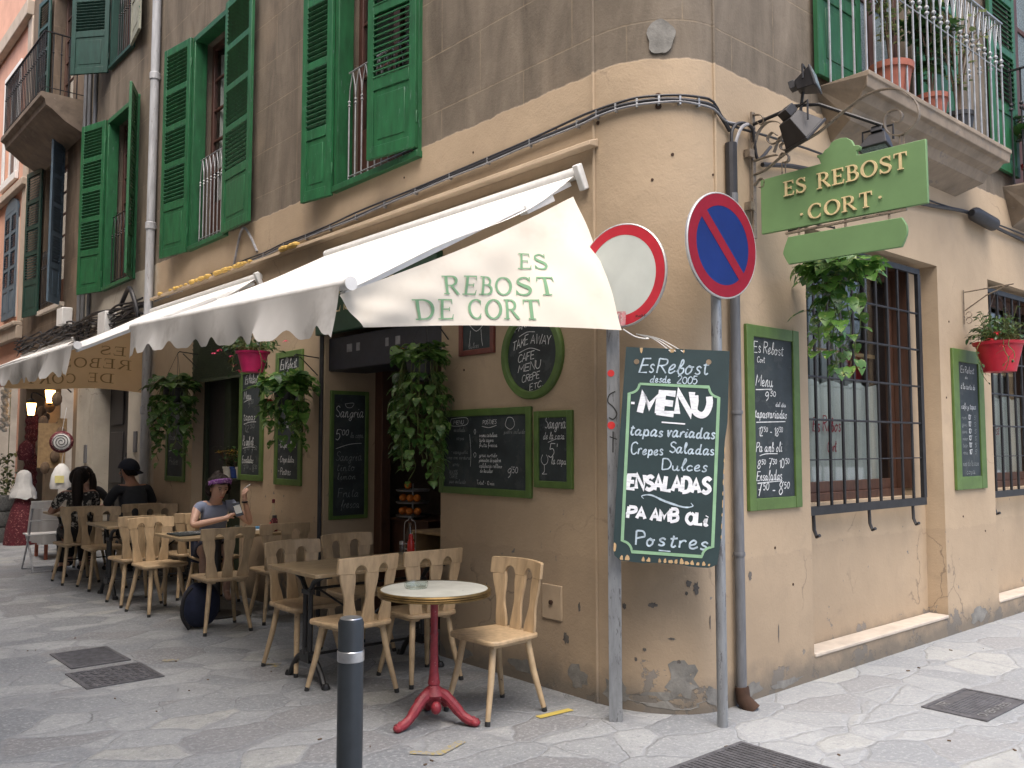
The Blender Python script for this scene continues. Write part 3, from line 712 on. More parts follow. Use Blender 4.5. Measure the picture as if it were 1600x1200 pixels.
for k, curt in (('A', [(6.0, 6.35)]), ('B', [(9.47, 9.9), (9.95, 10.3)]), ('C', [(12.6, 13.0)]), ('D', None)):
    wd_ = WIN[k]; m_ = M['green'] if k != 'D' else M['green_old']
    opening_frame(PL, wd_, bld, m_)
    fr = casement(PL, wd_, bld, M['brown'], curt)
    rb = MB(); bars_arched(rb, PL, wd_[0]+.1, wd_[1]-.1, wd_[2]+.02, 1.02, -.05, 11 if k == 'A' else 9)
    rb.build('window_railing', M['iron_grey'] if k in 'AB' else M['iron'], bld)
hx = XL-.05
shutter(bld, (hx, 6.99), 90+9, .44, 3.80, 7.0, M['green'], tilt=-1)
shutter(bld, (hx, 5.66), 90+11, .56, 3.90, 7.0, M['green'])
shutter(bld, (hx, 10.44), 90+9, .62, 3.86, 6.5, M['green'], tilt=-1)
shutter(bld, (hx-.02, 9.36), -90-1, .72, 3.88, 6.5, M['green'])
shutter(bld, (hx, 13.78), 90+17, .6, 3.82, 6.42, M['green'], tilt=-1)
shutter(bld, (hx, 12.43), -90-28, .42, 3.82, 6.42, M['green'])
shutter(bld, (hx, 13.78), 90+40, .62, 7.15, 9.9, M['green_old'], tilt=-1)
shutter(bld, (hx, 12.73), -90-8, .62, 7.2, 9.9, M['weathered'])

# right side: balcony with its railing, glazed doors and shutters
for k, w_ in enumerate([(6.2, 7.15, 4.14, 7.0), (9.3, 10.3, 4.14, 7.0)]):
    f = MB(); a, b, c, e = w_; y0 = YR+.1
    f.box((a, y0, c), (a+.07, y0+.06, e)); f.box((b-.07, y0, c), (b, y0+.06, e)); f.box((a+.07, y0, c), (b-.07, y0+.06, c+.28)); m = (a+b)/2
    f.box((m-.045, y0-.004, c+.28), (m+.045, y0+.056, e))
    for z in (c+.95, c+1.75): f.box((a+.07, y0+.004, z-.025), (m-.045, y0+.05, z+.025)); f.box((m+.045, y0+.004, z-.025), (b-.07, y0+.05, z+.025))
    fo = f.build('balcony_door', M['brown'], bld, bevel=.005)
    g_ = MB(); g_.box((a+.07, y0+.02, c+.28), (b-.07, y0+.032, e)); g_.build('pane', M['frost'], fo, smooth=False)
hy = YR-.05
shutter(bld, (6.18, hy), 180, .62, 4.14, 7.0, M['green'])
shutter(bld, (7.17, hy), 0, .74, 4.14, 7.0, M['green'], tilt=-1)
shutter(bld, (9.28, hy), 180, .62, 4.14, 7.0, M['green'])
shutter(bld, (10.32, hy), 0, .62, 4.14, 7.0, M['green'])
def slab_profile(x0, x1, zt, dep, m, parent, side=0):
    s = MB(); prof = [(0, zt), (dep, zt), (dep, zt-.035), (dep-.012, zt-.04), (dep-.02, zt-.11), (dep-.06, zt-.115), (dep-.10, zt-.17), (dep-.16, zt-.20), (dep-.20, zt-.27), (.0, zt-.36)]
    n = len(prof); e0 = [(x0 + (dep-p[0])*.55*(1 if 0 < i < n-1 else .0)*0 + (0 if i < 5 else (dep-p[0])*.5), YR-p[0], p[1]) for i, p in enumerate(prof)]
    e1 = [(x1 - (0 if i < 5 else (dep-p[0])*.5), YR-p[0], p[1]) for i, p in enumerate(prof)]
    s.add(e0+e1, [(i, i+1, n+i+1, n+i) for i in range(n-1)] + [tuple(range(n))[::-1], tuple(range(n, 2*n))])
    return s.build('balcony', m, parent, smooth=False, bevel=.006)
def railing(x0, x1, y, zb, h, step, parent, m):
    r_ = MB(); n = int((x1-x0)/step)
    def baluster(px, py):
        r_.tube([(px, py, zb-.01), (px, py, zb+h*.66)], .0085, 6)
        for zz in (.66, .70): r_.lathe([(.008,-.018),(.019,-.004),(.019,.004),(.008,.018)], (px, py, zb+h*zz), 8)
        r_.tube([(px, py, zb+h*.7), (px, py, zb+h)], .0085, 6)
    for i in range(n+1): baluster(x0+(x1-x0)*i/n, y)
    for k in range(1, 4): baluster(x0, y+(YR-y)*k/4); baluster(x1, y+(YR-y)*k/4)
    r_.bar((x0, YR-.01, zb+h), (x0, y, zb+h), .035, .012); r_.bar((x0-.017, y, zb+h), (x1+.017, y, zb+h), .035, .0125); r_.bar((x1, YR-.01, zb+h), (x1, y, zb+h), .035, .012)
    for i in range(n):
        xa, xb = x0+(x1-x0)*i/n, x0+(x1-x0)*(i+1)/n
        r_.tube([(xa, y, zb+h*.74), ((xa+xb)/2, y, zb+h*.97), (xb, y, zb+h*.74)], .005, 5)
    r_.tube([(x0, y, zb+h*.62), (x1, y, zb+h*.62)], .006, 5)
    return r_.build('railing', m, parent)
sl = slab_profile(5.62, 8.12, 4.08, .40, M['slab'], bld); railing(5.68, 8.08, 2.845, 4.08, 1.12, .115, sl, M['iron_grey'])
sl = slab_profile(9.0, 11.6, 4.02, .40, M['slab'], bld); railing(9.05, 11.55, 2.845, 4.02, 1.12, .115, sl, M['iron'])

# barred windows of the right side
def barred(a, b, z0, z1, writing):
    f = MB(); y = YR+.16+.13
    f.box((a+.02, y, 1.2), (a+.09, y+.05, z1)); f.box((b-.27, y, 1.2), (b-.2, y+.05, z1)); f.box((a+.09, y, 1.2), (b-.27, y+.05, 1.28)); f.box((a+.09, y, z1-.12), (b-.27, y+.05, z1))
    m = b-.30; f.box((b-.222, YR+.15, 1.2), (b-.2005, y, z1)); f.box((a+.0205, YR+.165, z1-.03), (b-.222, y, z1-.002)); f.box((a+.02, y-.05, 1.14), (b-.2, y+.06, 1.2))
    fo = f.build('window', M['redbrown'], bld, bevel=.005)
    g_ = MB(); g_.box((a+.09, y+.018, 1.28), (b-.27, y+.024, z1-.12)); g_.build('pane', M['glass'], fo, smooth=False)
    c = MB()
    def cf(s, t):
        zt = 2.02 + .035*abs(math.sin(s*math.pi*4.5))
        return (a+.1+(m-.04-a-.1)*s, y+.085+.012*math.sin(s*44)+.006*math.sin(s*97+2), 1.26+(zt-1.26)*t)
    c.grid(cf, 110, 3); c.build('half_curtain', M['lace'], fo)
    s = MB(); s.box((a+.05, y+.12, 2.28), (b-.3, y+.4, 2.31)); so_ = s.build('inner_shelf', M['crate'], fo)
    bt = MB(); rr = random.Random(int(a*10))
    x = a+.15
    while x < b-.45:
        h = rr.uniform(.12, .28); w_ = rr.uniform(.03, .06); bt.lathe([(w_,0),(w_,h*.6),(w_*.4,h*.75),(w_*.4,h)], (x, y+.25, 2.311), 10); x += rr.uniform(.11, .2)
    bt.build('shelf_jars', M['room'], fo)
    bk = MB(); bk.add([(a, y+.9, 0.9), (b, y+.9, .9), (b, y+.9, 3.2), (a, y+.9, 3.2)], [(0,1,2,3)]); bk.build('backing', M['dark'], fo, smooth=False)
    if writing:
        t = MB(); mp = planemap((0, y+.066, 0), (1,0,0), (0,0,1), .0)
        write(t, 'Es Rebost', a+.66, 1.66, .11, mp, .011, width=.46); write(t, 'Cort', a+.86, 1.50, .09, mp, .010, width=.14); t.build('lettering', M['traffic_red2'], fo)
    gr = MB(); yg = YR+.07
    gr.bar((a+.02, yg, z0+.03), (b-.2, yg, z0+.03), .03, .06); gr.bar((a+.02, yg, z1-.06), (b-.2, yg, z1-.06), .03, .045)
    gr.bar((b-.215, yg, z0+.06), (b-.215, yg, z1-.082), .03, .05, (1,0,0)); gr.bar((a+.035, yg, z0+.06), (a+.035, yg, z1-.082), .03, .03, (1,0,0))
    n = 10
    for i in range(1, n): x = a+.035+(b-.25-a)*i/n; gr.tube([(x, yg, z0+.05), (x, yg, z1-.07)], .0125, 6)
    for z in (1.73, 2.03, 2.33, 2.63, 1.45): gr.tube([(a+.03, yg-.001, z), (b-.22, yg-.001, z)], .009 if z > 1.5 else .005, 6)
    for x in (a+.15, (a+b)/2-.1, b-.42): gr.tube([(x, yg, z0), (x, yg-.003, z0-.1), (x-.015, yg-.03, z0-.145), (x-.03, yg-.06, z0-.13)], .012, 6)
    gr.build('window_grille', M['iron'], bld)
barred(5.44, 7.5, 1.07, 3.04, True); barred(8.55, 10.62, 1.07, 3.06, True)

# alley side ground floor: shop doorway, second doorway, old street door
f = MB(); f.box((4.50, 7.02, .0), (4.60, 7.149, 2.3)); f.box((4.50, 5.38, 2.3), (4.60, 7.15, 2.42)); f.box((4.50, 5.38, 0), (4.6, 5.44, 2.3))
f.build('door_frame', M['redbrown'], bld, bevel=.006)
f = MB(); f.box((4.0, 5.385, 2.22), (4.4, 7.145, 2.52)); f.build('roller_box', M['box_blue'], bld, bevel=.01)
f = MB()
for u0, u1 in ((5.98, 6.05), (6.15, 6.2), (6.6, 6.66), (6.73, 6.82)): f.add([(3.997, u1, 2.37), (3.997, u0, 2.37), (3.997, u0, 2.44), (3.997, u1, 2.44)], [(0,1,2,3)])
f.build('stickers', M['cable_grey'], bld, smooth=False)
f = MB(); f.tube([(3.955, 7.19, 0), (3.955, 7.19, 2.55)], .02, 8); f.build('door_conduit', M['cable'], bld)
# green fascia with gold letters under the awning
f = MB(); f.box((3.90, 5.36, 2.545), (3.965, 7.22, 3.03)); fa = f.build('shop_fascia', M['fascia'], bld, bevel=.006)
t = MB(); serif_text(t, 'CORT', 0, 0, .2, planemap((3.897, 6.25, 2.72), (0,-1,0), (0,0,1)), .75); serif_text(t, 'ES', 0, 0, .2, planemap((3.897, 6.95, 2.72), (0,-1,0), (0,0,1)), .42); t.build('lettering', M['gold'], fa)
# awning board: sloping plaster hood over the awnings
h = MB()
for u0, u1 in ((3.74, 7.35), (7.35, 11.6)):
    pts = [(XL+.0, 3.47), (XL-.075, 3.445), (XL-.08, 3.412), (XL+.0, 3.415)]
    h.add([(x, u0, z) for x, z in pts] + [(x, u1, z) for x, z in pts], [(0,1,2,3), (7,6,5,4)] + [(i, 4+i, 4+(i+1)%4, (i+1)%4) for i in range(4)])
h.build('awning_hood', M['trim'], bld, smooth=False, bevel=.006)
# second doorway
f = MB(); f.box((4.10, 8.9, 0), (4.2, 8.98, 2.9)); f.box((4.10, 9.50, 0), (4.2, 9.66, 2.9)); f.box((4.10, 10.17, 0), (4.2, 10.25, 2.9)); f.box((4.1, 8.98, 2.3), (4.2, 9.5, 2.4)); f.box((4.1, 9.66, 2.3), (4.2, 10.17, 2.4)); f.box((4.04, 8.9, 1.14), (4.25, 9.5, 1.2)); f.box((4.11, 8.98, 0), (4.19, 9.5, 1.14))
f.build('side_door_frame', M['olive_dark'], bld, bevel=.006)
f = MB(); f.box((4.14, 9.66, 0), (4.17, 10.17, 2.3)); f.build('side_door', M['darkdoor'], bld)
f = MB(); f.add([(4.24, 9.5, 1.2), (4.24, 8.98, 1.2), (4.24, 8.98, 2.3), (4.24, 9.5, 2.3)], [(0,1,2,3)]); po = f.build('window_poster', M['trim'], bld, smooth=False)
f = MB()
for k, (y, hh) in enumerate(((9.22, .5), (9.34, .42), (9.10, .46))): f.prism([(-.05,0),(.05,0),(.05,hh*.55),(.018,hh*.72),(.018,hh),(-.018,hh),(-.018,hh*.72),(-.05,hh*.55)], (4.236-.002*k, y, 1.3), (0,-1,0), (0,0,1), (-.0015,0,0))
f.build('printed_bottles', M['wine'], po)
f = MB()
nn = 34
for i in range(nn+1):
    y = 8.9+1.36*i/nn
    f.bar((3.952, y, 2.3), (3.952, min(y+.5, 10.26), 2.3+min(.5, 10.26-y)*1.35), .006, .004, (1,0,0)); f.bar((3.948, y, 2.3), (3.948, max(y-.5, 8.9), 2.3+min(.5, y-8.9)*1.35), .006, .004, (1,0,0))
f.box((3.94, 8.88, 2.27), (3.96, 10.28, 2.3)); f.box((3.958, 8.9, 2.3), (3.963, 10.26, 2.97)); f.build('mesh_screen', M['olive_mesh'], bld, smooth=False)
# old street door beyond
f = MB(); f.box((4.2, 12.55, 0), (4.26, 14.1, 2.55)); dd = f.build('street_door', M['darkdoor'], bld)
f = MB()
for y0, y1 in ((12.62, 13.28), (13.37, 14.03)):
    for z0, z1 in ((.15, .9), (1.0, 1.75), (1.85, 2.45)): f.box((4.175, y0+.06, z0), (4.199, y1-.06, z1))
f.build('door_panel', M['darkdoor'], dd, bevel=.012)
f = MB(); f.lathe([(.035,-.006),(.05,0),(.035,.006)], (4.16, 13.1, 1.45), 14, (1,0,0)); f.tube([(4.15,13.06,1.44),(4.13,13.06,1.38),(4.13,13.1,1.35),(4.13,13.14,1.38),(4.15,13.14,1.44)], .012, 6); f.build('handle', M['iron'], dd)
for y, z, nm in ((12.2, 1.6, 'intercom'), (14.45, 1.42, 'letter_slot')):
    f = MB(); f.box((XL-.02, y-.06, z-.14), (XL+.01, y+.06, z+.14)); f.build(nm, M['pipe_grey'], bld, bevel=.004)
# small wall marks: cement patch, hook hole, meter door, anchor holes
f = MB()
cp = [(math.cos(a)*(.082+.008*math.sin(3*a+1)+.006*math.sin(7*a)), math.sin(a)*(.115+.008*math.cos(2*a)+.006*math.sin(5*a))) for a in [i*math.pi/14 for i in range(28)]]
cn = corner(.52, 4.03, .004); tt = (corner(.53, 4, 0)-corner(.51, 4, 0)).normalized()
f.prism(cp, cn, tt, (0,0,1), -tt.cross(Vector((0,0,1)))*-.008); f.build('cement_patch', M['concrete'], bld)
def blotch(P, u, z, w_, h, seed, lift=.002):
    r_ = random.Random(seed); n = 18; pts = []
    for i in range(n):
        a_ = 2*math.pi*i/n; k = r_.uniform(.6, 1.12); pts.append(P(u+w_*k*math.cos(a_), z+h*k*math.sin(a_), lift))
    return pts + [P(u, z, lift)]
CP = lambda u, z, d: corner(u, z, d)
for nm, mk, L_ in (('bare_plaster', 'concrete', [(CP,.62,.20,.13,.13,1),(CP,.50,.075,.30,.05,2),(CP,.15,.10,.10,.09,3),(CP,.88,.09,.08,.07,4),(PL,3.95,.12,.09,.08,5),(PL,4.45,.10,.16,.05,6),(PR,4.72,.07,.12,.05,7),(PR,5.1,.04,.2,.03,8),(PR,8.1,.10,.2,.07,10),(PL,5.1,.07,.12,.05,11)]),
    ('chipped_spot', 'rust_grey', [(CP,.68,.745,.028,.022,21),(CP,.74,.72,.026,.04,22),(CP,.66,.69,.012,.014,23),(CP,.42,.62,.035,.016,24),(CP,.22,.60,.016,.02,25),(CP,.13,.40,.03,.045,26),(CP,.36,.36,.014,.012,27),(CP,.55,.43,.03,.009,28),(CP,.30,.30,.012,.014,29),(CP,.60,.30,.014,.014,30),(CP,.86,.52,.008,.05,31),(PL,4.05,.34,.03,.04,32),(PL,3.93,.55,.012,.03,33),(PR,5.02,.36,.007,.06,34),(PR,4.72,.75,.02,.03,35),(PR,4.6,1.0,.012,.03,36)])):
    f = MB()
    for P_, u_, z_, w_, h_, sd_ in L_:
        p_ = blotch(P_, u_, z_, w_, h_, sd_, .0025 if P_ is CP else .002); n_ = len(p_)-1; f.add(p_, [(i, (i+1) % n_, n_) for i in range(n_)])
    f.build(nm, M[mk], bld, smooth=False)
f = MB()
for t_, z, r_ in ((.5, 3.66, .022), (.5, 3.60, .018), (.55, 4.04, .02), (.04, 3.57, .012), (.45, 3.15, .008), (.6, 3.3, .009), (.97, 3.2, .007)):
    f.lathe([(r_, -.01), (r_*1.1, .004), (r_*.6, .005)], corner(t_, z, .0), 8, -(corner(t_, z)-Vector((4.43, 3.78, z))) * -1)
for y, z in ((4.12, 3.64), (4.3, 3.6), (4.5, 3.62), (5.0, 3.7), (5.1, 2.1), (4.7, 2.5), (5.9, 3.72)): f.lathe([(.008,-.01),(.009,.003),(.005,.004)], (XL, y, z), 8, (-1,0,0))
for x, z in ((5.0, .9), (5.2, .65), (7.6, 1.95), (7.85, .95), (8.3, .8), (4.62, 1.5), (7.7, 2.6)): f.lathe([(.008,-.01),(.009,.003),(.005,.004)], (x, YR, z), 8, (0,-1,0))
f.build('anchor_holes', M['rust'], bld)
f = MB(); f.box((XL-.012, 4.08, .44), (XL+.01, 4.26, .66)); mdr = f.build('meter_door', M['trim'], bld, bevel=.006)
f = MB(); f.lathe([(.015,0),(.015,.012),(.006,.014)], (XL-.012, 4.17, .55), 10, (-1,0,0)); f.build('lock', M['rust'], mdr)

# ------------------------------------------------------------------ the houses further down the alley
b2 = thing('old_brown_house', 'dark brown weathered house beyond the corner building with an iron balcony', 'building', (5.5, 17, 0))
mb = MB(); facade(mb, PL, 15.0, 18.9, 0, 14, [(15.25, 18.4, 0, 2.75, .6), (16.1, 17.5, 3.95, 6.55, .3), (15.9, 17.3, 7.15, 9.8, .3)], d=-.01, flip=True)
mb.add([(XL+.01,15,TOP),(XL+.01,15,14),(9,15,14),(9,15,TOP)], [(0,1,2,3)]); mb.add([(XL+.01,15,14),(XL+.01,18.9,14),(9,18.9,14),(9,15,14)], [(0,1,2,3)])
mb.build('wall', M['wall_old'], b2, smooth=False)
casement(PL, (16.1, 17.5, 3.95, 6.55), b2, M['redbrown'], None); casement(PL, (15.9, 17.3, 7.15, 9.8), b2, M['redbrown'], None)
rb = MB(); bars_arched(rb, PL, 16.15, 17.45, 4.0, 1.0, .02, 14); rb.build('window_railing', M['iron'], b2)
shutter(b2, (hx, 17.52), 90+8, .68, 3.9, 6.6, M['green_old']); shutter(b2, (hx, 16.08), -90-40, .4, 3.9, 6.6, M['blue'], tilt=-1)
shutter(b2, (hx, 17.35), 90+5, .6, 7.2, 9.8, M['green_old'])
f = MB(); f.box((XL-.06, 16.0, 3.88), (XL+.1, 17.6, 3.95)); f.build('window_sill', M['ledge'], b2)
s = MB(); prof = [(0, 7.1), (.66, 7.1), (.66, 7.03), (.60, 6.99), (.58, 6.9), (.5, 6.86), (.3, 6.7), (0, 6.55)]; n = len(prof)
s.add([(XL-.01-p, 15.05, z) for p, z in prof]+[(XL-.01-p, 17.9, z) for p, z in prof], [(i, n+i, n+i+1, i+1) for i in range(n-1)]+[tuple(range(n)), tuple(range(n, 2*n))[::-1]])
sl = s.build('balcony', M['slab_dark'], b2, smooth=False)
r_ = MB(); xr = XL-.62
pts = [(xr, 15.1+.11*i) for i in range(26)] + [(xr+.12*i, 15.1) for i in range(1, 5)]
for px, py in pts:
    r_.tube([(px, py, 7.1), (px, py, 8.1)], .010, 5); r_.lathe([(.01,-.015),(.02,0),(.01,.015)], (px, py, 7.78), 6)
r_.bar((xr, 15.08, 8.1), (xr, 17.9, 8.1), .035, .015); r_.bar((XL, 15.1, 8.1), (xr, 15.1, 8.1), .035, .014); r_.tube([(xr, 15.1, 7.2), (xr, 17.9, 7.2)], .008, 5); r_.tube([(XL, 15.1, 7.2), (xr, 15.1, 7.2)], .008, 5)
r_.build('railing', M['iron'], sl)
f = MB(); f.box((4.6, 15.2, 0.001), (7, 18.45, .006)); f.build('shop_floor', M['dark'], b2); f = MB(); f.add([(6.5,15.2,0),(6.5,18.5,0),(6.5,18.5,2.8),(6.5,15.2,2.8)], [(0,1,2,3)]); f.build('shop_wall', M['room'], b2, smooth=False)
f = MB(); f.box((XL-.05, 16.55, 0), (XL+.15, 16.75, 2.75)); f.box((XL-.02, 15.2, 2.6), (XL+.12, 18.45, 2.78)); f.build('shop_post', M['trim'], b2, bevel=.01)

b3 = thing('pink_house', 'pale pink house with white window frames at the far end of the alley', 'building', (5.5, 22, 0))
mb = MB(); facade(mb, PL, 18.9, 27, 0, 15, [(19.2, 24, 0, 2.9, .5), (19.6, 20.7, 4.1, 6.35, .2), (20.0, 21.2, 7.1, 9.3, .2), (22.5, 23.6, 4.1, 6.35, .2), (22.9, 24.1, 7.1, 9.3, .2)], d=-.04, flip=True)
mb.add([(XL+.04,18.9,14),(XL+.04,18.9,15),(9,18.9,15),(9,18.9,14)], [(0,1,2,3)])
mb.build('wall', M['pink_wall'], b3, smooth=False)
f = MB(); f.box((XL-.10, 18.92, 3.6), (XL+.02, 27, 3.85)); f.box((XL-.16, 18.92, 3.85), (XL+.02, 27, 3.93)); f.box((XL-.12, 18.92, 10.0), (XL+.02, 27, 10.3)); f.box((XL-.02, 18.91, 3.93), (XL+.03, 19.25, 10)); f.box((XL-.10, 18.92, 6.6), (XL+.02, 27, 6.75)); f.build('cornice', M['pink_trim'], b3, bevel=.015)
for w_ in ((20.0, 21.2, 7.1, 9.3), (22.9, 24.1, 7.1, 9.3)):
    a, b, c, e = w_; f = MB(); x = XL+.1
    f.box((x, a, c), (x+.05, a+.09, e)); f.box((x, b-.09, c), (x+.05, b, e)); f.box((x, a+.09, c), (x+.05, b-.09, c+.09)); f.box((x, a+.09, e-.09), (x+.05, b-.09, e)); m = (a+b)/2; f.box((x-.004, m-.05, c+.09), (x+.046, m+.05, e-.09)); f.box((x+.004, a+.09, c+1), (x+.042, m-.05, c+1.05)); f.box((x+.004, m+.05, c+1), (x+.042, b-.09, c+1.05))
    f.box((XL-.04, a-.15, c-.15), (XL+.03, b+.15, c)); f.box((XL-.0, a-.15, c), (XL+.035, a, e+.15)); f.box((XL-.0, b, c), (XL+.035, b+.15, e+.15)); f.box((XL-.0, a, e), (XL+.035, b, e+.15))
    fo = f.build('window', M['white_metal'], b3, bevel=.004); g_ = MB(); g_.box((x+.02, a+.09, c+.09), (x+.03, b-.09, e-.09)); g_.build('pane', M['phone'], fo)
for a, b in ((19.6, 20.7), (22.5, 23.6)):
    m = (a+b)/2
    shutter(b3, (XL, a), 90, (b-a)/2-.005, 4.1, 6.3, M['blue']); shutter(b3, (XL, b), -90, (b-a)/2-.005, 4.1, 6.3, M['blue'], tilt=-1)
    f = MB(); n = 14; f.prism([((b-a)/2*math.cos(math.pi*i/n), .28*math.sin(math.pi*i/n)) for i in range(n+1)], (XL-.02, m, 6.3), (0,-1,0), (0,0,1), (.05,0,0)); f.build('arched_shutter_top', M['blue'], b3)

# unseen house across the alley, plus blocks added and sized to shade the paving
b4 = thing('unseen_shade_house', 'unseen plain tan house across the alley, added to shade the paving', 'building', (-2.6, 14, 0))
mb = MB(); mb.box((-5.5, 4.2, 0), (-.6, 30, 10.5)); mb.box((-9, -9, 0), (-1.5, 4.2, 9)); mb.box((-5.5, 30, 0), (9, 34, 15)); mb.build('wall', M['stucco_far'], b4, smooth=False)
# ------------------------------------------------------------------ awnings
def awning(label, y0, y1, xw, zw, xf, z0, z1, side, flap_m, txt_m, flap=True, nw=None):
    """y0 = near (right) end, y1 = far end; front bar from (xf,y0,z0) to (xf,y1,z1); side = end that carries the flap"""
    t = thing('awning', label, 'awning', (xf, (y0+y1)/2, 2.1), 'cream awnings over the cafe tables')
    def cf(s, v):
        y = y0+(y1-y0)*s; zf = z0+(z1-z0)*s
        e = .045*math.sin(v*math.pi)*(1+.5*math.exp(-s*9))+.012*math.sin(s*17)*v*(1-v)*2
        e += .03*math.sin(v*7.5)*math.exp(-s*14)
        return (xw+(xf-xw)*v, y, zw+(zf-zw)*v - e)
    c = MB(); c.grid(cf, 40, 18); c.build('canvas', M['canvas'], t, ang=80)
    b = MB(); b.tube([(xf, y0-.05, z0), (xf, y1+.05, z1)], .028, 12); b.lathe([(0,-.008),(.036,-.008),(.036,.008),(0,.008)], (xf, y0-.055, z0), 14, (0,-1,0)); b.build('front_bar', M['white_metal'], t)
    per = .335; nv = max(6, int((y1-y0)/per))
    v = MB()
    def vf(s, q):
        y = y0+(y1-y0)*s; zf = z0+(z1-z0)*s; u = s*nv
        drop = .215+.028*math.cos(u*2*math.pi)-.01*math.cos(u*4*math.pi)+.02*math.sin(s*5+1)
        if s < .006 or s > .994: drop += .02
        d = -.018*math.sin(u*2*math.pi*.5+1)*q - .022*math.sin(s*23+2)*q*q - .03*q*q*math.sin(s*9)
        return (xf-.03+d-.01*q, y, zf-.005-drop*q)
    v.grid(vf, nv*14, 7); v.build('valance', M['valance'], t, ang=80)
    for y in ((y0+.05, y1-.05)):
        a = MB()
        zf = z0 if y < (y0+y1)/2 else z1; k = .06 if y < (y0+y1)/2 else -.06
        p0 = Vector((xw-.02, y, zw-.06)); p1 = Vector((xf+.02, y, zf-.02)); a.bar(p0, p1+Vector((.0,0,-.02)), .05, .03, (0,0,1))
        a.bar(p0+(p1-p0)*.1+Vector((0,0,-.03)), p0+(p1-p0)*.24+Vector((0,0,-.03)), .07, .055)
        a.build('arm', M['white_metal'], t, bevel=.004)
    r_ = MB(); r_.tube([(xw+.01, y0-.02, zw+.01), (xw+.01, y1+.02, zw+.01)], .04, 12)
    r_.bar((xw-.05, y0-.055, zw+.04), (xw+.02, y0-.055, zw-.11), .05, .05, (0,1,0)); r_.build('roller', M['white_metal'], t, bevel=.008)
    if flap:
        f = MB()
        if side == 'near':
            top = spline([(xf-.03, y0, z0-.055), (xf+.85, y0-.01, z0+.345), (xw-.04, y0-.02, zw-.155)], 10)
            bot = spline([(xf+.10, y0-.02, z0-.21), (xf+.55, y0-.07, z0-.165), (xf+1.0, y0-.2, z0-.14), (3.757, 3.36, 2.205)], 7)
            mid = (-.006, -.010)
        else:
            top = spline([(xf, y1, z1-.04), (xf+.85, y1, z1+.36), (xw-.04, y1, zw-.14)], 10)
            bot = spline([(xf+.1, y1, z1-.2), (xf+.6, y1-.03, z1-.19), (xf+1.1, y1-.05, z1-.16), (xw-.0, y1-.03, z1-.2)], 7)
            mid = (0, 0)
        def at(L, s):
            k = s*(len(L)-1); i = min(int(k), len(L)-2); return Vector(L[i]).lerp(Vector(L[i+1]), k-i)
        def ff(s, q):
            p = at(top, s).lerp(at(bot, s), q); bulge = 4*q*(1-q)
            p += Vector((mid[0], mid[1], 0))*bulge*s*1.5
            p.y += (.020*math.sin(s*9+q*4)+.010*math.sin(s*31-q*9)*(.3+s))*bulge + .012*math.exp(-((s-.93-.2*q)/.05)**2)*q + .01*math.sin(s*21)*math.exp(-q*5)*q*4 + .010*math.sin(q*5+s*15)*s
            return p
        f.grid(ff, 40, 22); fo = f.build('side_flap', flap_m, t, ang=80)
        tx = MB()
        def mapf(a_, b_, l=0):                    # a_ = distance towards the wall, b_ = height above the lower edge
            s = min(1, max(0, a_/1.62)); q = min(1, max(0, 1-b_/(.14+.70*s)))
            e = 1e-3; n = (ff(min(1, s+e), q)-ff(max(0, s-e), q)).cross(ff(s, min(1, q+e))-ff(s, max(0, q-e)))
            n.normalize(); n = n if n.y < 0 else -n
            return ff(s, q) + n*(.005+l)
        if side == 'near':
            serif_text(tx, 'ES', 1.09, .33, .095, mapf, .185); serif_text(tx, 'REBOST', .58, .175, .108, mapf, .70, gap=1.0); serif_text(tx, 'DE', .39, .033, .115, mapf, .25, gap=1.2); serif_text(tx, 'CORT', .745, .035, .115, mapf, .45, gap=1.1)
        else:
            mm = lambda a_, b_, l=0: mapf(1.5-a_, b_, l)   # the print faces outwards: from inside the awning it reads backwards
            serif_text(tx, 'ES', .16, .40, .105, mm, .27); serif_text(tx, 'REBOST', .10, .24, .115, mm, .9, gap=1.0); serif_text(tx, 'DE', .27, .07, .11, mm, .27, gap=1.2); serif_text(tx, 'CORT', .68, .06, .11, mm, .54, gap=1.1)
        tx.build('lettering', txt_m, fo, smooth=False)
    return t
awning('nearest cream awning with green lettered side flap, beside the round traffic sign', 3.90, 7.08, 3.93, 3.27, 2.27, 2.36, 2.47, 'near', M['flap'], M['print'])
awning('second cream awning behind the nearest, its tan side flap lettering seen backwards', 8.5, 11.75, 3.93, 3.27, 2.22, 2.44, 2.42, 'far', M['flap_old'], M['print_in'])
a3 = awning('shop awning at the far end of the alley over the souvenir goods', 15.1, 18.6, 3.93, 3.22, 2.75, 2.72, 2.72, 'near', M['canvas'], M['print'], flap=False)
# ------------------------------------------------------------------ traffic signs, posts, hanging sign
p = thing('sign_post', 'flat grey steel post at the wall corner with red stickers and black scrawl', 'post', (3.78, 3.46, 0))
f = MB(); tv = Vector((.663, -.748, 0)); nv_ = Vector((-.748, -.663, 0)); o = Vector((3.78, 3.46, 0))
f.obox(o+Vector((0,0,1.15)), tv*.037, nv_*.003, Vector((0,0,1.15))); f.obox(o+tv*.034-nv_*.02+Vector((0,0,1.15)), tv*.003, nv_*.0201, Vector((0,0,1.149))); f.obox(o-tv*.034-nv_*.02+Vector((0,0,1.15)), tv*.003, nv_*.0201, Vector((0,0,1.149)))
f.build('post_channel', M['steel'], p, bevel=.002)
f = MB()
for z, r_ in ((1.965, .020), (1.665, .022)): f.lathe([(0,.002),(r_,.002),(r_,0)], o-tv*.012+nv_*.0035+Vector((0,0,z)), 16, nv_)
f.build('sticker', M['sticker'], p)
f = MB(); mp = planemap(o+nv_*.004+Vector((0,0,0)), -tv*-1, (0,0,1), .0008)
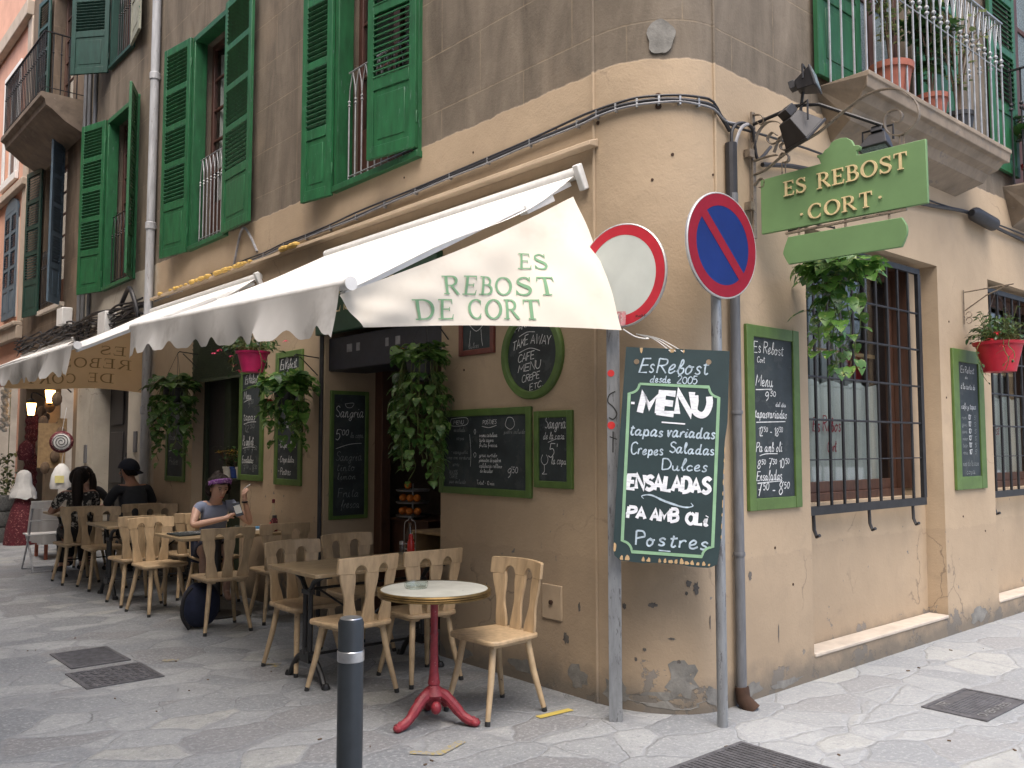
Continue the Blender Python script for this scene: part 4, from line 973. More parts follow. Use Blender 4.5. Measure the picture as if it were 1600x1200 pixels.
ribbon(f, spline([(.012,1.86),(-.022,1.84),(-.03,1.80),(.0,1.77),(.02,1.73),(.0,1.70),(-.025,1.71)], 6), .007, mp); ribbon(f, [(-.002,1.63),(-.004,1.51)], .007, mp); ribbon(f, [(-.022,1.60),(.02,1.585)], .006, mp); f.build('scrawl', M['marker'], p)
p2 = thing('sign_post', 'round pale metal post in front of the corner wall carrying the blue no parking sign', 'post', (4.17, 3.02, 0))
f = MB(); f.tube([(4.17, 3.02, 0), (4.17, 3.02, 2.9)], .030, 16); f.build('post_tube', M['steel'], p2)
def disc_sign(name, label, c, nrm, r, ring_m, face_m, ring, slash=None):
    t = thing(name, label, 'traffic sign', c); n = Vector(nrm).normalized(); c = Vector(c); u = Vector((0,0,1)).cross(n).normalized(); v = n.cross(u)
    f = MB(); f.lathe([(0,-.012),(r*.97,-.012),(r+.004,-.014),(r+.006,.0),(r,.004),(r-.008,.0015),(0,.0015)], c, 48, n); f.build('plate', M['sign_back'], t)
    f = MB(); f.lathe([(r-ring, .004), (r-.004, .004)], c, 64, n); f.f = f.f[:64]; f.build('red_rim', ring_m, t, smooth=False)
    f = MB(); f.lathe([(0, .003), (r-ring+.002, .003)], c, 64, n); f.f = f.f[:64]; f.build('face', face_m, t, smooth=False)
    if slash:
        f = MB(); w_ = slash; L = r-ring+.012; d = (u*-.70+v*.714); e = d.cross(n); o_ = c+n*.0048
        f.add([o_-d*L-e*w_, o_+d*L-e*w_, o_+d*L+e*w_, o_-d*L+e*w_], [(0,1,2,3)]); f.build('slash', ring_m, t, smooth=False)
    f = MB(); f.bar(c-n*.012-v*.12, c-n*.05-v*.12, .06, .03); f.bar(c-n*.012+v*.12, c-n*.05+v*.12, .06, .03); f.build('clamp', M['steel'], t)
    return t, c, n, u, v
t, c, n, u, v = disc_sign('traffic_sign', 'round white traffic sign with red rim, half behind the awning flap', (3.835, 3.44, 2.54), (-1, -.14, 0), .3, M['traffic_red'], M['traffic_white'], .062)
f = MB(); mp = planemap(c+n*.005, u, v, .0006); write(f, 'xuas', .10, -.255, .022, mp, .003, width=.07); f.build('scrawl', M['marker'], t)
f = MB(); f.add([mp(-.03,-.30), mp(.03,-.295), mp(.035,-.215), mp(-.03,-.21)], [(0,1,2,3)]); f.build('pasted_paper', paint('faded_pink_paper', (.55,.25,.27), .8, .3, wear=(.6,.55,.52), wamt=.55, nscale=30), t)
disc_sign('traffic_sign', 'round blue no parking sign with red rim and diagonal red bar', (4.165, 2.965, 2.685), (-.06, -1, 0), .3, M['traffic_red2'], M['traffic_blue'], .072, .030)
# painted A-board hung from a string over the posts
mu = Vector((.66331, -.74835, 0)); mn = Vector((-.74835, -.66331, 0)); mo = Vector((3.78, 3.46, 0)) + mn*.075
a = R(-3.2); mx = mu*math.cos(a)+Vector((0,0,1))*math.sin(a); my = -mu*math.sin(a)+Vector((0,0,1))*math.cos(a)
mc = mo + mu*.320 + Vector((0,0,1.492))
mt = thing('menu_board', 'tall dark menu board with white brush lettering tied in front of the two posts', 'menu board', (mc.x, mc.y, .85))
rr = random.Random(4); W2, H2 = .2975, .602
out = [(-W2+.02, H2), (W2, H2), (W2+.004, .2)]
out += [(W2-.004+rr.uniform(-.004,.003), H2-.45-.05*i) for i in range(1, 13)] + [(W2-.02, -H2+.02), (W2-.05, -H2+.004)]
out += [(W2-.07-.05*i, -H2+rr.uniform(-.004,.006)) for i in range(9)] + [(-W2+.04, -H2+.005), (-W2+.01, -H2+.03), (-W2, -H2+.08), (-W2+.005, 0)]
f = MB(); f.prism(out, mc-mn*.008, mx, my, mn*.016); f.build('panel', M['board_menu'], mt, smooth=False)
mm_ = planemap(mc+mn*.008, mx, my, .0012)
f = MB()
chips = [(-.02,H2-.006,.022,.022),(-.19,H2-.004,.01,.03),(.045,H2-.012,.006,.014),(-W2+.01,-H2+.075,.012,.03)] + [(-W2+.05+.03*i, -H2+.014, rr.uniform(.008,.016), rr.uniform(.008,.028)) for i in range(17) if i not in (2,3,6)] + [(W2-.005,.05-.06*i,.004,rr.uniform(.01,.03)) for i in range(9)]
for x, y, w_, h in chips:
    LAY[0] += 1; pts = [(x+w_*math.cos(k)*rr.uniform(.6,1.1), y+h*math.sin(k)*rr.uniform(.6,1.1)) for k in [i*math.pi/4 for i in range(8)]]
    pts = [(max(-W2+.003,min(W2-.003,px)), max(-H2+.008, min(H2-.002,py))) for px, py in pts]; f.add([mm_(px,py,(LAY[0]%9)*4e-5) for px,py in pts], [tuple(range(8))])
f.build('bare_chips', M['raw_wood'], mt, smooth=False)
f = MB(); f.lathe([(0,.0015),(.015,.0015)], mm_(-.215,.52), 16, mn); f.lathe([(0,.0015),(.015,.0015)], mm_(.185,.535), 16, mn); f.build('rope_hole', M['trim'], mt, smooth=False)
f = MB(); fx, ft, fb, cr = .248, .395, -.545, .055
def corner_arc(cx, cy, a0, a1): return [(cx+cr*math.cos(R(a0+(a1-a0)*i/8)), cy+cr*math.sin(R(a0+(a1-a0)*i/8))) for i in range(9)]
path = corner_arc(-fx, ft, 0, -90)[::1] + corner_arc(-fx, fb, 90, 0) + corner_arc(fx, fb, 180, 90) + corner_arc(fx, ft, -90, -180); path.append(path[0])
ribbon(f, path, .013, mm_); f.build('border_line', M['mint'], mt, smooth=False)
def mw(name, m, items):
    f = MB()
    for s, x, y, h, wd, st, sl in items: write(f, s, x, y, h, mm_, st, slant=sl, width=wd)
    return f
f = mw('l', None, [('Es', -.195, .462, .085, .085, .008, .2), ('Rebost', -.10, .462, .088, .29, .008, .2), ('desde', -.135, .408, .042, .12, .0055, .1), ('2005', .015, .408, .042, .115, .0055, .1),
  ('tapas', -.235, .105, .062, .19, .0085, .15), ('variadas', -.03, .108, .062, .27, .0085, .15), ('Crepes', -.225, .0, .062, .185, .0075, .1), ('Saladas', -.01, .018, .06, .25, .0075, .1), ('Dulces', -.045, -.078, .062, .25, .0075, .12),
  ('Po', -.17, -.505, .075, .11, .010, .05), ('s', -.05, -.50, .09, .05, .010, .05), ('tres', .01, -.505, .085, .22, .010, .1)])
ribbon(f, spline([(-.14,-.248),(-.15,-.232),(-.10,-.225),(-.02,-.255),(.08,-.28),(.13,-.272),(.12,-.255)], 6), [.004,.006,.009,.012,.009,.006,.004], mm_); ribbon(f, [(-.045,-.527),(.02,-.529)], .007, mm_); f.build('chalk_lettering', M['chalk_blue'], mt, smooth=False)
f = mw('b', None, [('MENU', -.185, .235, .115, .395, .036, .08), ('ENSALADAS', -.235, -.195, .075, .46, .022, .05), ('PA', -.225, -.36, .064, .105, .019, .05), ('AMB', -.095, -.365, .064, .155, .018, .05), ('OLi', .10, -.37, .066, .12, .018, .08)])
ribbon(f, [(-.06,.185),(.07,.182)], .008, mm_)
for y in (.285, -.155, -.335): ribbon(f, [(-.235,y),(-.215,y)], .013, mm_)
f.build('brush_lettering', M['chalk_solid'], mt, smooth=False)
st_ = MB(); hk = Vector(corner(.33, 2.215, .02)); top = mm_(-.02, H2-.02, .004)
st_.tube(spline([(3.757,3.36,2.21), (3.81,3.31,2.165), (3.86,3.26,2.155), tuple(hk)], 6), .004, 6)
for dx in (-.03, .0, .04): st_.tube(spline([tuple(hk), tuple((hk+mm_(dx, H2+.02, .03))/2+mn*.02), tuple(mm_(dx, H2-.015, .004))], 5), .0035, 5)
tag(st_.build('string', M['white_cloth']), 'white string tying the awning flap and menu board to a wall hook', 'string')

hs = thing('hanging_sign', 'green wooden sign with cream gold raised letters hung from a scroll bracket', 'sign', (4.80, 2.6, 2.65))
xs = 4.80
def ps(y, z, d=0): return Vector((xs-d, y, z))
crest = [(2.70,3.228),(2.712,3.262),(2.725,3.272),(2.722,3.285),(2.69,3.284),(2.672,3.303),(2.645,3.315),(2.63,3.338),(2.60,3.348),(2.57,3.35),(2.535,3.343),(2.505,3.32),(2.49,3.285),(2.465,3.28),(2.45,3.268),(2.455,3.252),(2.475,3.25),(2.472,3.222)]
ol = [(3.115,2.875),(3.115,3.222)] + crest + [(2.08,3.215),(2.08,2.86)]
f = MB(); f.prism(ol, (xs-.012,0,0), (0,1,0), (0,0,1), (.024,0,0)); f.build('main_panel', M['sign_green'], hs, bevel=.003)
f = MB(); lo = spline([(2.93,2.655),(2.955,2.70),(2.965,2.74),(2.93,2.825)], 5)+spline([(2.225,2.81),(2.20,2.76),(2.20,2.71),(2.23,2.645)], 5)
f.prism(lo, (xs-.011,0,0), (0,1,0), (0,0,1), (.022,0,0)); f.build('lower_panel', M['sign_green'], hs, bevel=.003)
f = MB(); mp = planemap((xs-.022, 0, 0), (0,-1,0), (0,0,1), .001)
serif_text(f, 'ES', -2.945, 3.078, .092, mp, .15, gap=.6, extrude=.009); serif_text(f, 'REBOST', -2.72, 3.075, .095, mp, .54, gap=.8, extrude=.009); serif_text(f, 'CORT', -2.785, 2.903, .09, mp, .40, gap=.9, extrude=.009)
for yy in (2.83, 2.34): f.lathe([(0,.001),(.008,.001),(.008,-.009)], (xs-.022, yy, 2.945), 10, (-1,0,0))
f.build('lettering', M['gold'], hs)
f = MB(); iw = .028
def strip(pts, w=iw, t=.005):
    pts = spline(pts, 7)
    for i in range(len(pts)-1):
        a_, b_ = Vector((xs, *pts[i])), Vector((xs, *pts[i+1])); d_ = (b_-a_)
        if d_.length > 1e-4: f.bar(a_-d_*.08, b_+d_*.08, w, t, d_.cross(Vector((1,0,0))))
f.box((xs-.018, 3.165, 2.86), (xs+.018, 3.178, 3.68)); 
for z in (3.40, 3.06): f.box((xs-.07, 3.15, z-.025), (xs-.018, 3.195, z+.025))
strip([(3.165,3.27),(3.08,3.285),(2.99,3.33),(2.89,3.375),(2.78,3.405),(2.69,3.435),(2.59,3.49),(2.50,3.53),(2.42,3.56),(2.32,3.565),(2.23,3.54),(2.16,3.48),(2.12,3.41),(2.12,3.34),(2.17,3.29),(2.23,3.275),(2.29,3.31),(2.31,3.37),(2.29,3.42),(2.24,3.425),(2.21,3.395),(2.215,3.36),(2.24,3.35),(2.265,3.37)])
strip([(3.165,3.45),(3.13,3.54),(3.06,3.585),(2.98,3.56),(2.95,3.50),(2.98,3.445),(3.04,3.44),(3.065,3.48),(3.03,3.51),(3.0,3.485)])
strip([(3.02,3.38),(2.98,3.46),(2.93,3.46),(2.90,3.42),(2.92,3.38),(2.96,3.38),(2.975,3.41),(2.95,3.425)])
strip([(3.165,3.66),(3.11,3.645),(3.085,3.60),(3.11,3.58),(3.13,3.605)]); strip([(3.165,3.36),(3.08,3.365),(3.0,3.36)])
strip([(3.165,3.20),(3.12,3.235),(3.09,3.22),(3.095,3.18),(3.13,3.18)]); strip([(2.98,3.34),(2.955,3.36),(2.92,3.33),(2.925,3.30),(2.96,3.30)])
for y, z0, z1 in ((2.955, 3.22, 3.30), (2.215, 3.21, 3.28)): f.tube([(xs, y-.012, z0), (xs, y-.012, z1), (xs, y+.012, z1), (xs, y+.012, z0)], .004, 6)
for y in (2.86, 2.56, 2.30): f.tube([(xs, y, 2.80), (xs, y, 2.88)], .008, 6)
f.box((xs-.01, 2.2, 2.845), (xs+.01, 2.95, 2.857)); f.build('scroll_bracket', M['iron_scroll'], hs)
def flood(label, c, aim, s=1.0):
    t = thing('floodlight', label, 'floodlight', c, 'black floodlights on the sign bracket'); c = Vector(c); n = Vector(aim).normalized(); u = n.cross(Vector((0,0,1))).normalized(); v = u.cross(n); f = MB()
    a_, b_ = .085*s, .062*s
    fr = [c+u*i*a_+v*j*b_+n*.05*s for i, j in ((-1,-1),(1,-1),(1,1),(-1,1))]; bk = [c+u*i*a_*.55+v*j*b_*.5-n*.055*s for i, j in ((-1,-1),(1,-1),(1,1),(-1,1))]
    f.add(fr+bk, [(0,1,2,3),(7,6,5,4),(0,4,5,1),(1,5,6,2),(2,6,7,3),(3,7,4,0)]); f.obox(c+n*.055*s, u*a_*1.08, v*b_*1.1, n*.007*s); f.build('housing', M['cable'], t, bevel=.004)
    f = MB(); f.obox(c+n*.0625*s, u*a_*.9, v*b_*.88, n*.001); f.build('lens', M['frost'], t, smooth=False)
    f = MB(); k = c-n*.05*s+Vector((0,0,.1*s)); f.tube([c+u*(a_+.008), c+u*(a_+.008)+Vector((0,0,.085*s)), c-u*(a_+.008)+Vector((0,0,.085*s)), c-u*(a_+.008)], .007, 6); f.build('yoke', M['iron'], t)
    f = MB(); f.obox(c-n*.075*s+v*.02, u*.035*s, v*.025*s, n*.02*s); f.build('cable_box', M['cable'], t, bevel=.003)
flood('upper black floodlight with a small white sticker on top of the sign bracket', (4.80, 2.79, 3.75), (.3, -.9, .25))
flood('large black floodlight below the upper one, beside the iron scroll', (4.70, 2.80, 3.46), (.65, -.35, -.7), 1.35)
flood('black floodlight behind the green crest, aimed down at the sign', (4.98, 2.44, 3.33), (-.3, .0, -.8))
f = MB(); f.tube([(4.78,2.87,3.63),(4.86,2.74,3.62),(4.98,2.40,3.42)], .011, 8); f.tube([(4.78,2.80,3.48),(4.8,2.83,3.6),(4.78,2.80,3.70)], .010, 8); f.tube([(4.8, 2.87, 3.63), (4.8, 3.17, 3.6)], .012, 8); tag(f.build('lamp_arm', M['iron']), 'black metal arm carrying the three floodlights over the green sign', 'bracket')

# ------------------------------------------------------------------ chalkboards
def chalkboard(label, P_, u, w_, h, frame=.05, fm=None, items=(), dim=(), lines=(), cat='chalkboard', group=None, name='chalkboard', box=None, roundb=False, th=.025, bm=None):
    """P_ = lower-left corner of the outer frame, u = rightwards along the wall as seen"""
    P_ = Vector(P_); u = Vector(u); v = Vector((0,0,1)); n = u.cross(v); fm = fm or M['board_green']
    t = thing(name, label, cat, P_ + u*w_/2, group)
    if roundb:
        N_ = 48; o = P_+u*w_/2+v*h/2
        f = MB(); vs = []; prof = [(1, 0), (1, th), (.97, th+.012), (1-frame/w_*2+.03, th+.012), (1-frame/w_*2, th-.004), (1-frame/w_*2, 0)]
        for k in range(N_):
            a_ = 2*math.pi*k/N_
            for s, d_ in prof: vs.append(o+u*math.cos(a_)*w_/2*s+v*math.sin(a_)*(h/2-(1-s)*w_/2)+n*d_)
        m_ = len(prof); f.add(vs, [(k*m_+i, ((k+1)%N_)*m_+i, ((k+1)%N_)*m_+i+1, k*m_+i+1) for k in range(N_) for i in range(m_-1)]); f.build('frame', fm, t)
        f = MB(); f.add([o+u*math.cos(2*math.pi*k/N_)*(w_/2-frame+.004)+v*math.sin(2*math.pi*k/N_)*(h/2-frame+.004)+n*.012 for k in range(N_)], [tuple(range(N_))]); f.build('slate', bm or M['board'], t, smooth=False)
    else:
        f = MB()
        def ob(a_, b_, c_, e_, d_): f.obox(P_+u*(a_+b_)/2+v*(c_+e_)/2+n*d_/2, u*(b_-a_)/2, v*(e_-c_)/2, n*d_/2)
        ob(0, frame, 0, h, th); ob(w_-frame, w_, 0, h, th); ob(frame, w_-frame, 0, frame, th-.002); ob(frame, w_-frame, h-frame, h, th-.002); f.build('frame', fm, t, bevel=.004)
        f = MB(); f.obox(P_+u*w_/2+v*h/2+n*.006, u*(w_/2-frame+.003), v*(h/2-frame+.003), n*.006); f.build('slate', bm or M['board'], t, smooth=False)
    mp = planemap(P_+n*.012, u, v, .0015)
    for mm2, its, ls, nm in ((M['chalk'], items, lines, 'lettering'), (M['chalk_dim'], dim, (), 'faint_lettering')):
        if not its and not ls: continue
        f = MB()
        for it in its:
            s, x, y, hh, wd = it[:5]; st = it[5] if len(it) > 5 else .005; write(f, s, x, y, hh, mp, st, slant=.16, width=wd, rise=it[6] if len(it) > 6 else 0)
        for pts, st in ls: ribbon(f, spline(pts, 5), st, mp)
        f.build(nm, mm2, t, smooth=False)
    return t
UR = (1,0,0); UL = (0,-1,0)
# side street
chalkboard('tall green framed chalkboard between the grey pipe and the barred window', (4.70, YR, 1.145), UR, .60, 1.165, .075,
  items=[('Es Rebost', .085, .99, .075, .34, .005), ('Cort', .12, .93, .04, .09, .004), ('Menu', .10, .78, .075, .2, .007), ("9^'50", .20, .69, .062, .13, .006), ('del dia', .32, .655, .03, .12, .004), ('tapasvariadas', .085, .58, .06, .36, .006), ("12^'50 - 18^'50", .12, .465, .055, .28, .005),
  ('Pa amb oli', .09, .365, .06, .30, .006), ("8^'50 7^'50 10^'50", .10, .26, .055, .37, .006), ('Ensaladas', .09, .185, .062, .29, .006), ("7^'50 - 8^'50", .095, .09, .075, .37, .007)],
  lines=[([(.10,.755),(.28,.765)], .006), ([(.10,.55),(.43,.56)], .006), ([(.13,.34),(.20,.352),(.33,.352)], .005), ([(.10,.17),(.38,.178)], .005)])
chalkboard('narrow green framed chalkboard between the two barred windows', (7.70, YR, 1.175), UR, .63, 1.20, .11,
  items=[('Es Rebost', .17, 1.0, .055, .28, .004), ('de', .25, .95, .03, .06, .003), ('d la carta de', .16, .86, .05, .3, .004), ('cafe y tapas', .16, .69, .05, .3, .004)] + [("10'", .29, .60-.06*i, .04, .06, .006) for i in range(6)],
  dim=[(q, .16, .60-.06*i, .035, .10, .004) for i, q in enumerate(('ron', 'gin', 'cava', 'vino', 'tinto', 'rosa'))] + [("5'", .41, .60-.06*i, .035, .05, .004) for i in range(6)] + [('vino de la casa', .15, .2, .05, .33, .004), ('copa', .22, .13, .05, .18, .004)])
# alley wall
chalkboard('oval green framed chalkboard reading take away on the wall beside the awning flap', (XL, 4.65, 1.855), UL, .60, .60, .055, roundb=True,
  items=[('PARA', .13, .46, .045, .15, .004, .25), ('LLEVAR', .30, .49, .045, .2, .004, -.05), ('TAKE', .10, .335, .06, .17, .005, .25), ('AWAY', .29, .375, .06, .2, .005, -.12), ('CAFE', .16, .255, .052, .17, .005, .1), ('MENU', .16, .185, .055, .23, .005, .1), ('CREPE', .20, .115, .045, .18, .0045, .15), ('ETC...', .28, .06, .04, .14, .0045, .2)],
  lines=[([(.17,.43),(.25,.455),(.33,.45)], .004), ([(.17,.32),(.28,.345),(.38,.32)], .004)])
chalkboard('small red framed chalkboard with a drawn face beneath the awning flap', (XL, 5.14, 2.2), UL, .40, .36, .04, M['frame_red'], dim=[('dulces', .11, .05, .035, .12, .004)],
  lines=[([(.12,.22),(.11,.29),(.2,.32),(.28,.29),(.28,.22),(.2,.17),(.12,.22)], .004), ([(.13,.18),(.12,.10),(.11,.06)], .0035), ([(.25,.18),(.26,.10),(.27,.06)], .0035), ([(.17,.24),(.2,.23),(.23,.24)], .0035)])
chalkboard('wide green framed chalkboard full of handwriting beside the shop door', (XL, 5.375, 1.2), UL, 1.02, .61, .05,
  items=[('MENU', .17, .505, .028, .12, .003), ('POSTRES', .51, .50, .028, .15, .003), ("9^'50", .77, .13, .07, .12, .005), ('crema catalana', .47, .41, .028, .2, .003), ('tarta casera', .47, .375, .028, .16, .003), ('fruta fresca', .47, .34, .028, .2, .003), ('gran surtido', .47, .27, .028, .2, .003), ('pimientos de padron', .47, .235, .028, .24, .003), ('calabacin relleno', .47, .195, .028, .25, .003), ('de bacalao', .48, .16, .028, .14, .003), ('Total - 10 min', .44, .075, .028, .2, .0025)],
  dim=[('ensalada', .17, .45, .03, .14, .003), ('sopa', .2, .39, .03, .1, .003), ('- espaguetis', .14, .29, .028, .2, .003), ('lomo con verduras', .08, .25, .028, .3, .003), ('arroz', .16, .2, .03, .08, .003), ('PLATOS', .12, .14, .028, .1, .003), ('CARNE', .12, .11, .028, .1, .003), ('pan incluido', .12, .075, .03, .2, .003), ('postre incluido', .74, .43, .028, .22, .003)],
  lines=[([(.14,.545),(.32,.55),(.32,.50),(.14,.495),(.14,.545)], .003), ([(.36,.43),(.375,.3),(.37,.2)], .003), ([(.50,.485),(.58,.475),(.66,.49)], .0035), ([(.755,.50),(.78,.54),(.83,.535),(.85,.49),(.81,.46),(.76,.48),(.755,.50)], .0035), ([(.41,.45),(.42,.43),(.43,.45),(.42,.465),(.41,.45)], .003), ([(.405,.285),(.42,.265),(.435,.285),(.42,.3),(.405,.285)], .003)])
chalkboard('small green framed sangria chalkboard with a drawn wine glass beside the wide one', (XL, 4.325, 1.275), UL, .355, .50, .045,
  items=[('Sangria', .10, .385, .075, .2, .004), ('de la casa', .085, .315, .05, .2, .0035), ("5'", .13, .20, .09, .08, .005), ('la copa', .16, .155, .05, .14, .0035)],
  lines=[([(.08,.215),(.065,.18),(.09,.15),(.12,.16),(.13,.19),(.115,.215)], .0035), ([(.095,.15),(.095,.105),(.075,.09),(.12,.09)], .0035), ([(.13,.295),(.2,.315)], .0035)])
chalkboard('tall dim sangria chalkboard on the inner side wall of the shop doorway', (4.02, 7.147, .88), UR, .40, 1.17, .035,
  items=[('Sangria', .055, .93, .10, .30, .005), ("5^'00", .055, .72, .09, .14, .005)], dim=[('la copa', .21, .74, .05, .14, .004), ('Sangria', .06, .53, .08, .28, .004), ('tinto', .07, .44, .07, .2, .004), ('limon', .08, .36, .06, .2, .004), ('Fruta', .09, .2, .08, .22, .004), ('fresca', .12, .1, .08, .2, .004)],
  lines=[([(.06,.64),(.2,.68),(.33,.69)], .004), ([(.15,1.05),(.17,1.02),(.22,1.02),(.24,1.06),(.15,1.05)], .003)])
chalkboard('narrow green framed chalkboard behind the bushy hanging plant, nearest the doorway', (XL, 8.10, 1.17), UL, .55, 1.29, .06,
  items=[('Es Rebost', .09, 1.12, .10, .34, .008), ('de', .2, 1.02, .08, .08, .006), ('- Sala', .09, .55, .07, .2, .006), ('- Crepe salada', .08, .36, .06, .36, .006), ('- Crepe dulce', .08, .22, .06, .33, .006), ('- Postres', .08, .1, .07, .26, .006)])
chalkboard('long green framed chalkboard beneath the pink flower pot', (XL, 8.93, 1.19), UL, .56, 1.16, .06,
  items=[('Es Rebost', .12, 1.0, .10, .30, .007), ('Menu', .10, .84, .09, .18, .007), ('tapas', .10, .62, .08, .28, .006), ('Pa amb oli', .09, .36, .09, .26, .006), ('Ensaladas', .09, .18, .07, .26, .006)], dim=[("9^'50", .2, .75, .08, .14, .006), ("12^'50", .12, .5, .08, .25, .006), ("8^'50 7^'50", .12, .28, .07, .32, .005), ("7^'50 - 8^'50", .12, .09, .07, .33, .005)],
  lines=[([(.10,.81),(.2,.83),(.27,.83)], .006), ([(.11,.58),(.25,.6),(.4,.6)], .006), ([(.1,.33),(.25,.345),(.38,.34)], .005)])
chalkboard('dim green framed chalkboard behind the dark hanging plant by the far doorway', (XL, 11.05, 1.12), UL, .62, 1.28, .06,
  dim=[('Menu', .1, 1.0, .1, .2, .007), ('tapas', .12, .75, .08, .3, .006), ('Pa amb oli', .1, .5, .08, .36, .006), ('Postres', .12, .2, .09, .3, .007)], lines=[([(.1,.62),(.3,.66),(.45,.67)], .006), ([(.1,.36),(.3,.38)], .006)])

# ------------------------------------------------------------------ pipes and cables
f = MB(); f.tube([(4.55, 3.155, .08), (4.55, 3.155, 3.1)], .030, 12)
for z in (.9, 1.75, 2.6): f.lathe([(.034,-.012),(.036,0),(.034,.012)], (4.55, 3.155, z), 12)
dp = thing('downpipe', 'grey painted downpipe on the corner wall, running into the pavement', 'pipe', (4.55, 3.155, 0)); f.build('pipe', M['pipe_grey'], dp)
f = MB(); f.tube([(4.55, 3.155, .12), (4.55, 3.145, .05), (4.57, 3.09, -.01)], [.042, .045, .05], 12); f.build('shoe', M['rust'], dp)
f = MB(); f.tube([(4.55, 3.165, 3.05), (4.55, 3.165, 3.42)], .036, 10); f.build('cable_sleeve', M['cable'], dp)
dpp = thing('drainpipe', 'pale weathered drainpipe running up the alley wall between two green shutters', 'pipe', (3.9, 11.66, 0))
f = MB(); f.tube([(3.9, 11.66, 0), (3.9, 11.66, 11.9)], .055, 12); f.build('pipe', M['pipe_pale'], dpp)
f = MB()
for z in (2.0, 4.4, 6.4, 8.4): f.lathe([(.06,-.05),(.068,-.04),(.068,.04),(.06,.05)], (3.9, 11.66, z), 12); f.box((3.9, 11.645, z-.02), (3.98, 11.675, z+.02))
f.build('collar', M['pipe_pale'], dpp)
rr = random.Random(11)
def wall_run(z_of, d, r, wob, ys, m, name, label, right=None):
    pts = [(XL-d-rr.uniform(0, wob*.4), y, z_of(y)+rr.uniform(-wob, wob)) for y in ys]
    pts += [tuple(corner(t_, z_of(3.7)+.02*math.sin(t_*3)+rr.uniform(-wob, wob)*.4, d)) for t_ in (.05,.2,.35,.5,.65,.8,.95)]
    if right: pts += [(x, YR-d, z+rr.uniform(-wob, wob)) for x, z in right]
    f = MB(); f.tube(spline(pts, 3), r, 6)
    return f, pts
zc = lambda y: 3.61-(y-3.8)*.0255
ys = [11.55-.45*i for i in range(18)]
for k, (off, r_, m_, lb, rt) in enumerate([(0, .013, M['cable'], 'thick black cable clipped along the whole cafe wall and round the corner', [(4.5,3.56),(4.56,3.5)]),
    (.026, .008, M['cable'], 'thin black cable running just above the thick one across the plaster', [(4.55,3.55),(5.0,3.56),(5.7,3.6),(6.5,3.57),(7.5,3.575),(8.0,3.60),(9.5,3.62),(11,3.6)]),
    (-.018, .007, M['cable_grey'], 'thin grey cable running along the lower side of the black cables', [(4.5,3.555),(4.6,3.56),(4.7,3.57)])]):
    f, pts = wall_run(lambda y: zc(y)+off, .022+.004*k, r_, .008, ys, m_, 'cable', lb, rt); o = f.build('wall_cable', m_); tag(o, lb, 'cable', 'cables along the wall')
    if k == 0:
        for i, p in enumerate(pts[1:-3]):
            c_ = MB()
            p = Vector(p); nrm = Vector((-1,0,0)) if p.y > 3.8 else (Vector((p.x-4.43, p.y-3.78, 0)).normalized()); c_.obox(p+Vector((0,0,-.005))-nrm*.002, Vector((0,0,.026)), nrm.cross(Vector((0,0,1)))*.006, nrm*.014)
            c_.build('clip', M['iron_grey'], o)
f = MB(); f.tube(spline([(4.56,3.165,3.40),(4.56,3.165,3.49),(4.60,3.16,3.55),(4.68,3.155,3.575),(4.76,3.15,3.56),(4.80,3.16,3.47),(4.84,3.16,3.38),(5.0,3.17,3.5)],5), .011, 6); tag(f.build('wall_cable', M['cable']), 'black cable looping out of the downpipe sleeve to the sign bracket', 'cable', 'cables along the wall')
f = MB(); f.tube(spline([(4.57,3.15,3.36),(4.58,3.145,3.44),(4.63,3.14,3.53),(4.70,3.14,3.57)],5), .011, 6); tag(f.build('wall_cable', M['cable_grey']), 'short pale cable curving up beside the sign bracket', 'cable', 'cables along the wall')
f = MB(); f.tube(spline([(4.9,3.17,3.36),(5.4,3.17,3.44),(6.2,3.17,3.46),(7.2,3.17,3.52),(8.05,3.16,3.6),(8.5,3.16,3.58),(9.2,3.17,3.56),(11,3.17,3.54)],4), .016, 6); o = f.build('wall_cable', M['cable']); tag(o, 'thick black cable under the balcony with a fat splice sleeve', 'cable', 'cables along the wall')
f = MB(); f.tube([(8.05,3.12,3.585),(8.12,3.12,3.585),(8.52,3.12,3.56),(8.56,3.12,3.56)], [.03,.062,.062,.03], 14); f.build('splice_sleeve', M['cable'], o)
# tangle over the far shop
f = MB()
for k in range(16):
    z0 = 3.32+rr.uniform(-.1,.12); f.tube(spline([(XL-rr.uniform(.03,.12), 11.9+.5*i+rr.uniform(-.1,.1), z0+.02*i*.3+rr.uniform(-.07,.07)) for i in range(15)], 4), rr.uniform(.008,.016), 5)
f.tube(spline([(XL-.06,11.95,3.05),(XL-.12,12.0,3.4),(XL-.14,12.15,3.62),(XL-.10,12.4,3.66),(XL-.06,12.8,3.5)],6), .03, 8)
tag(f.build('cable_tangle', M['cable']), 'tangle of black cables hanging on the alley wall over the far awning', 'cable')
f = MB(); f.tube(spline([(XL-.03,8.55,3.55),(XL-.03,8.7,3.72),(XL-.03,8.85,3.85),(XL-.03,8.95,3.84),(XL-.03,9.05,3.66),(XL-.03,9.12,3.5)],5), .014, 6); tag(f.build('wall_cable', M['cable_grey']), 'grey cable making a hump under the second green shuttered window', 'cable', 'cables along the wall')
for (y, z, h, lb) in ((13.35, 3.12, .34, 'white meter box on the alley wall below the cable tangle'), (15.6, 3.5, .28, 'white junction box further along the alley wall by the old house')):
    f = MB(); f.box((XL-.16, y-.17, z), (XL, y+.17, z+h)); bx = f.build('meter_box', M['white_metal'], bevel=.012); tag(bx, lb, 'meter box'); 
f = MB()
for y, zt in ((14.75, 11.5), (14.45, 9), (14.98, 11)): f.tube([(XL-.035, y, 3.2), (XL-.035, y, zt)], .03, 8)
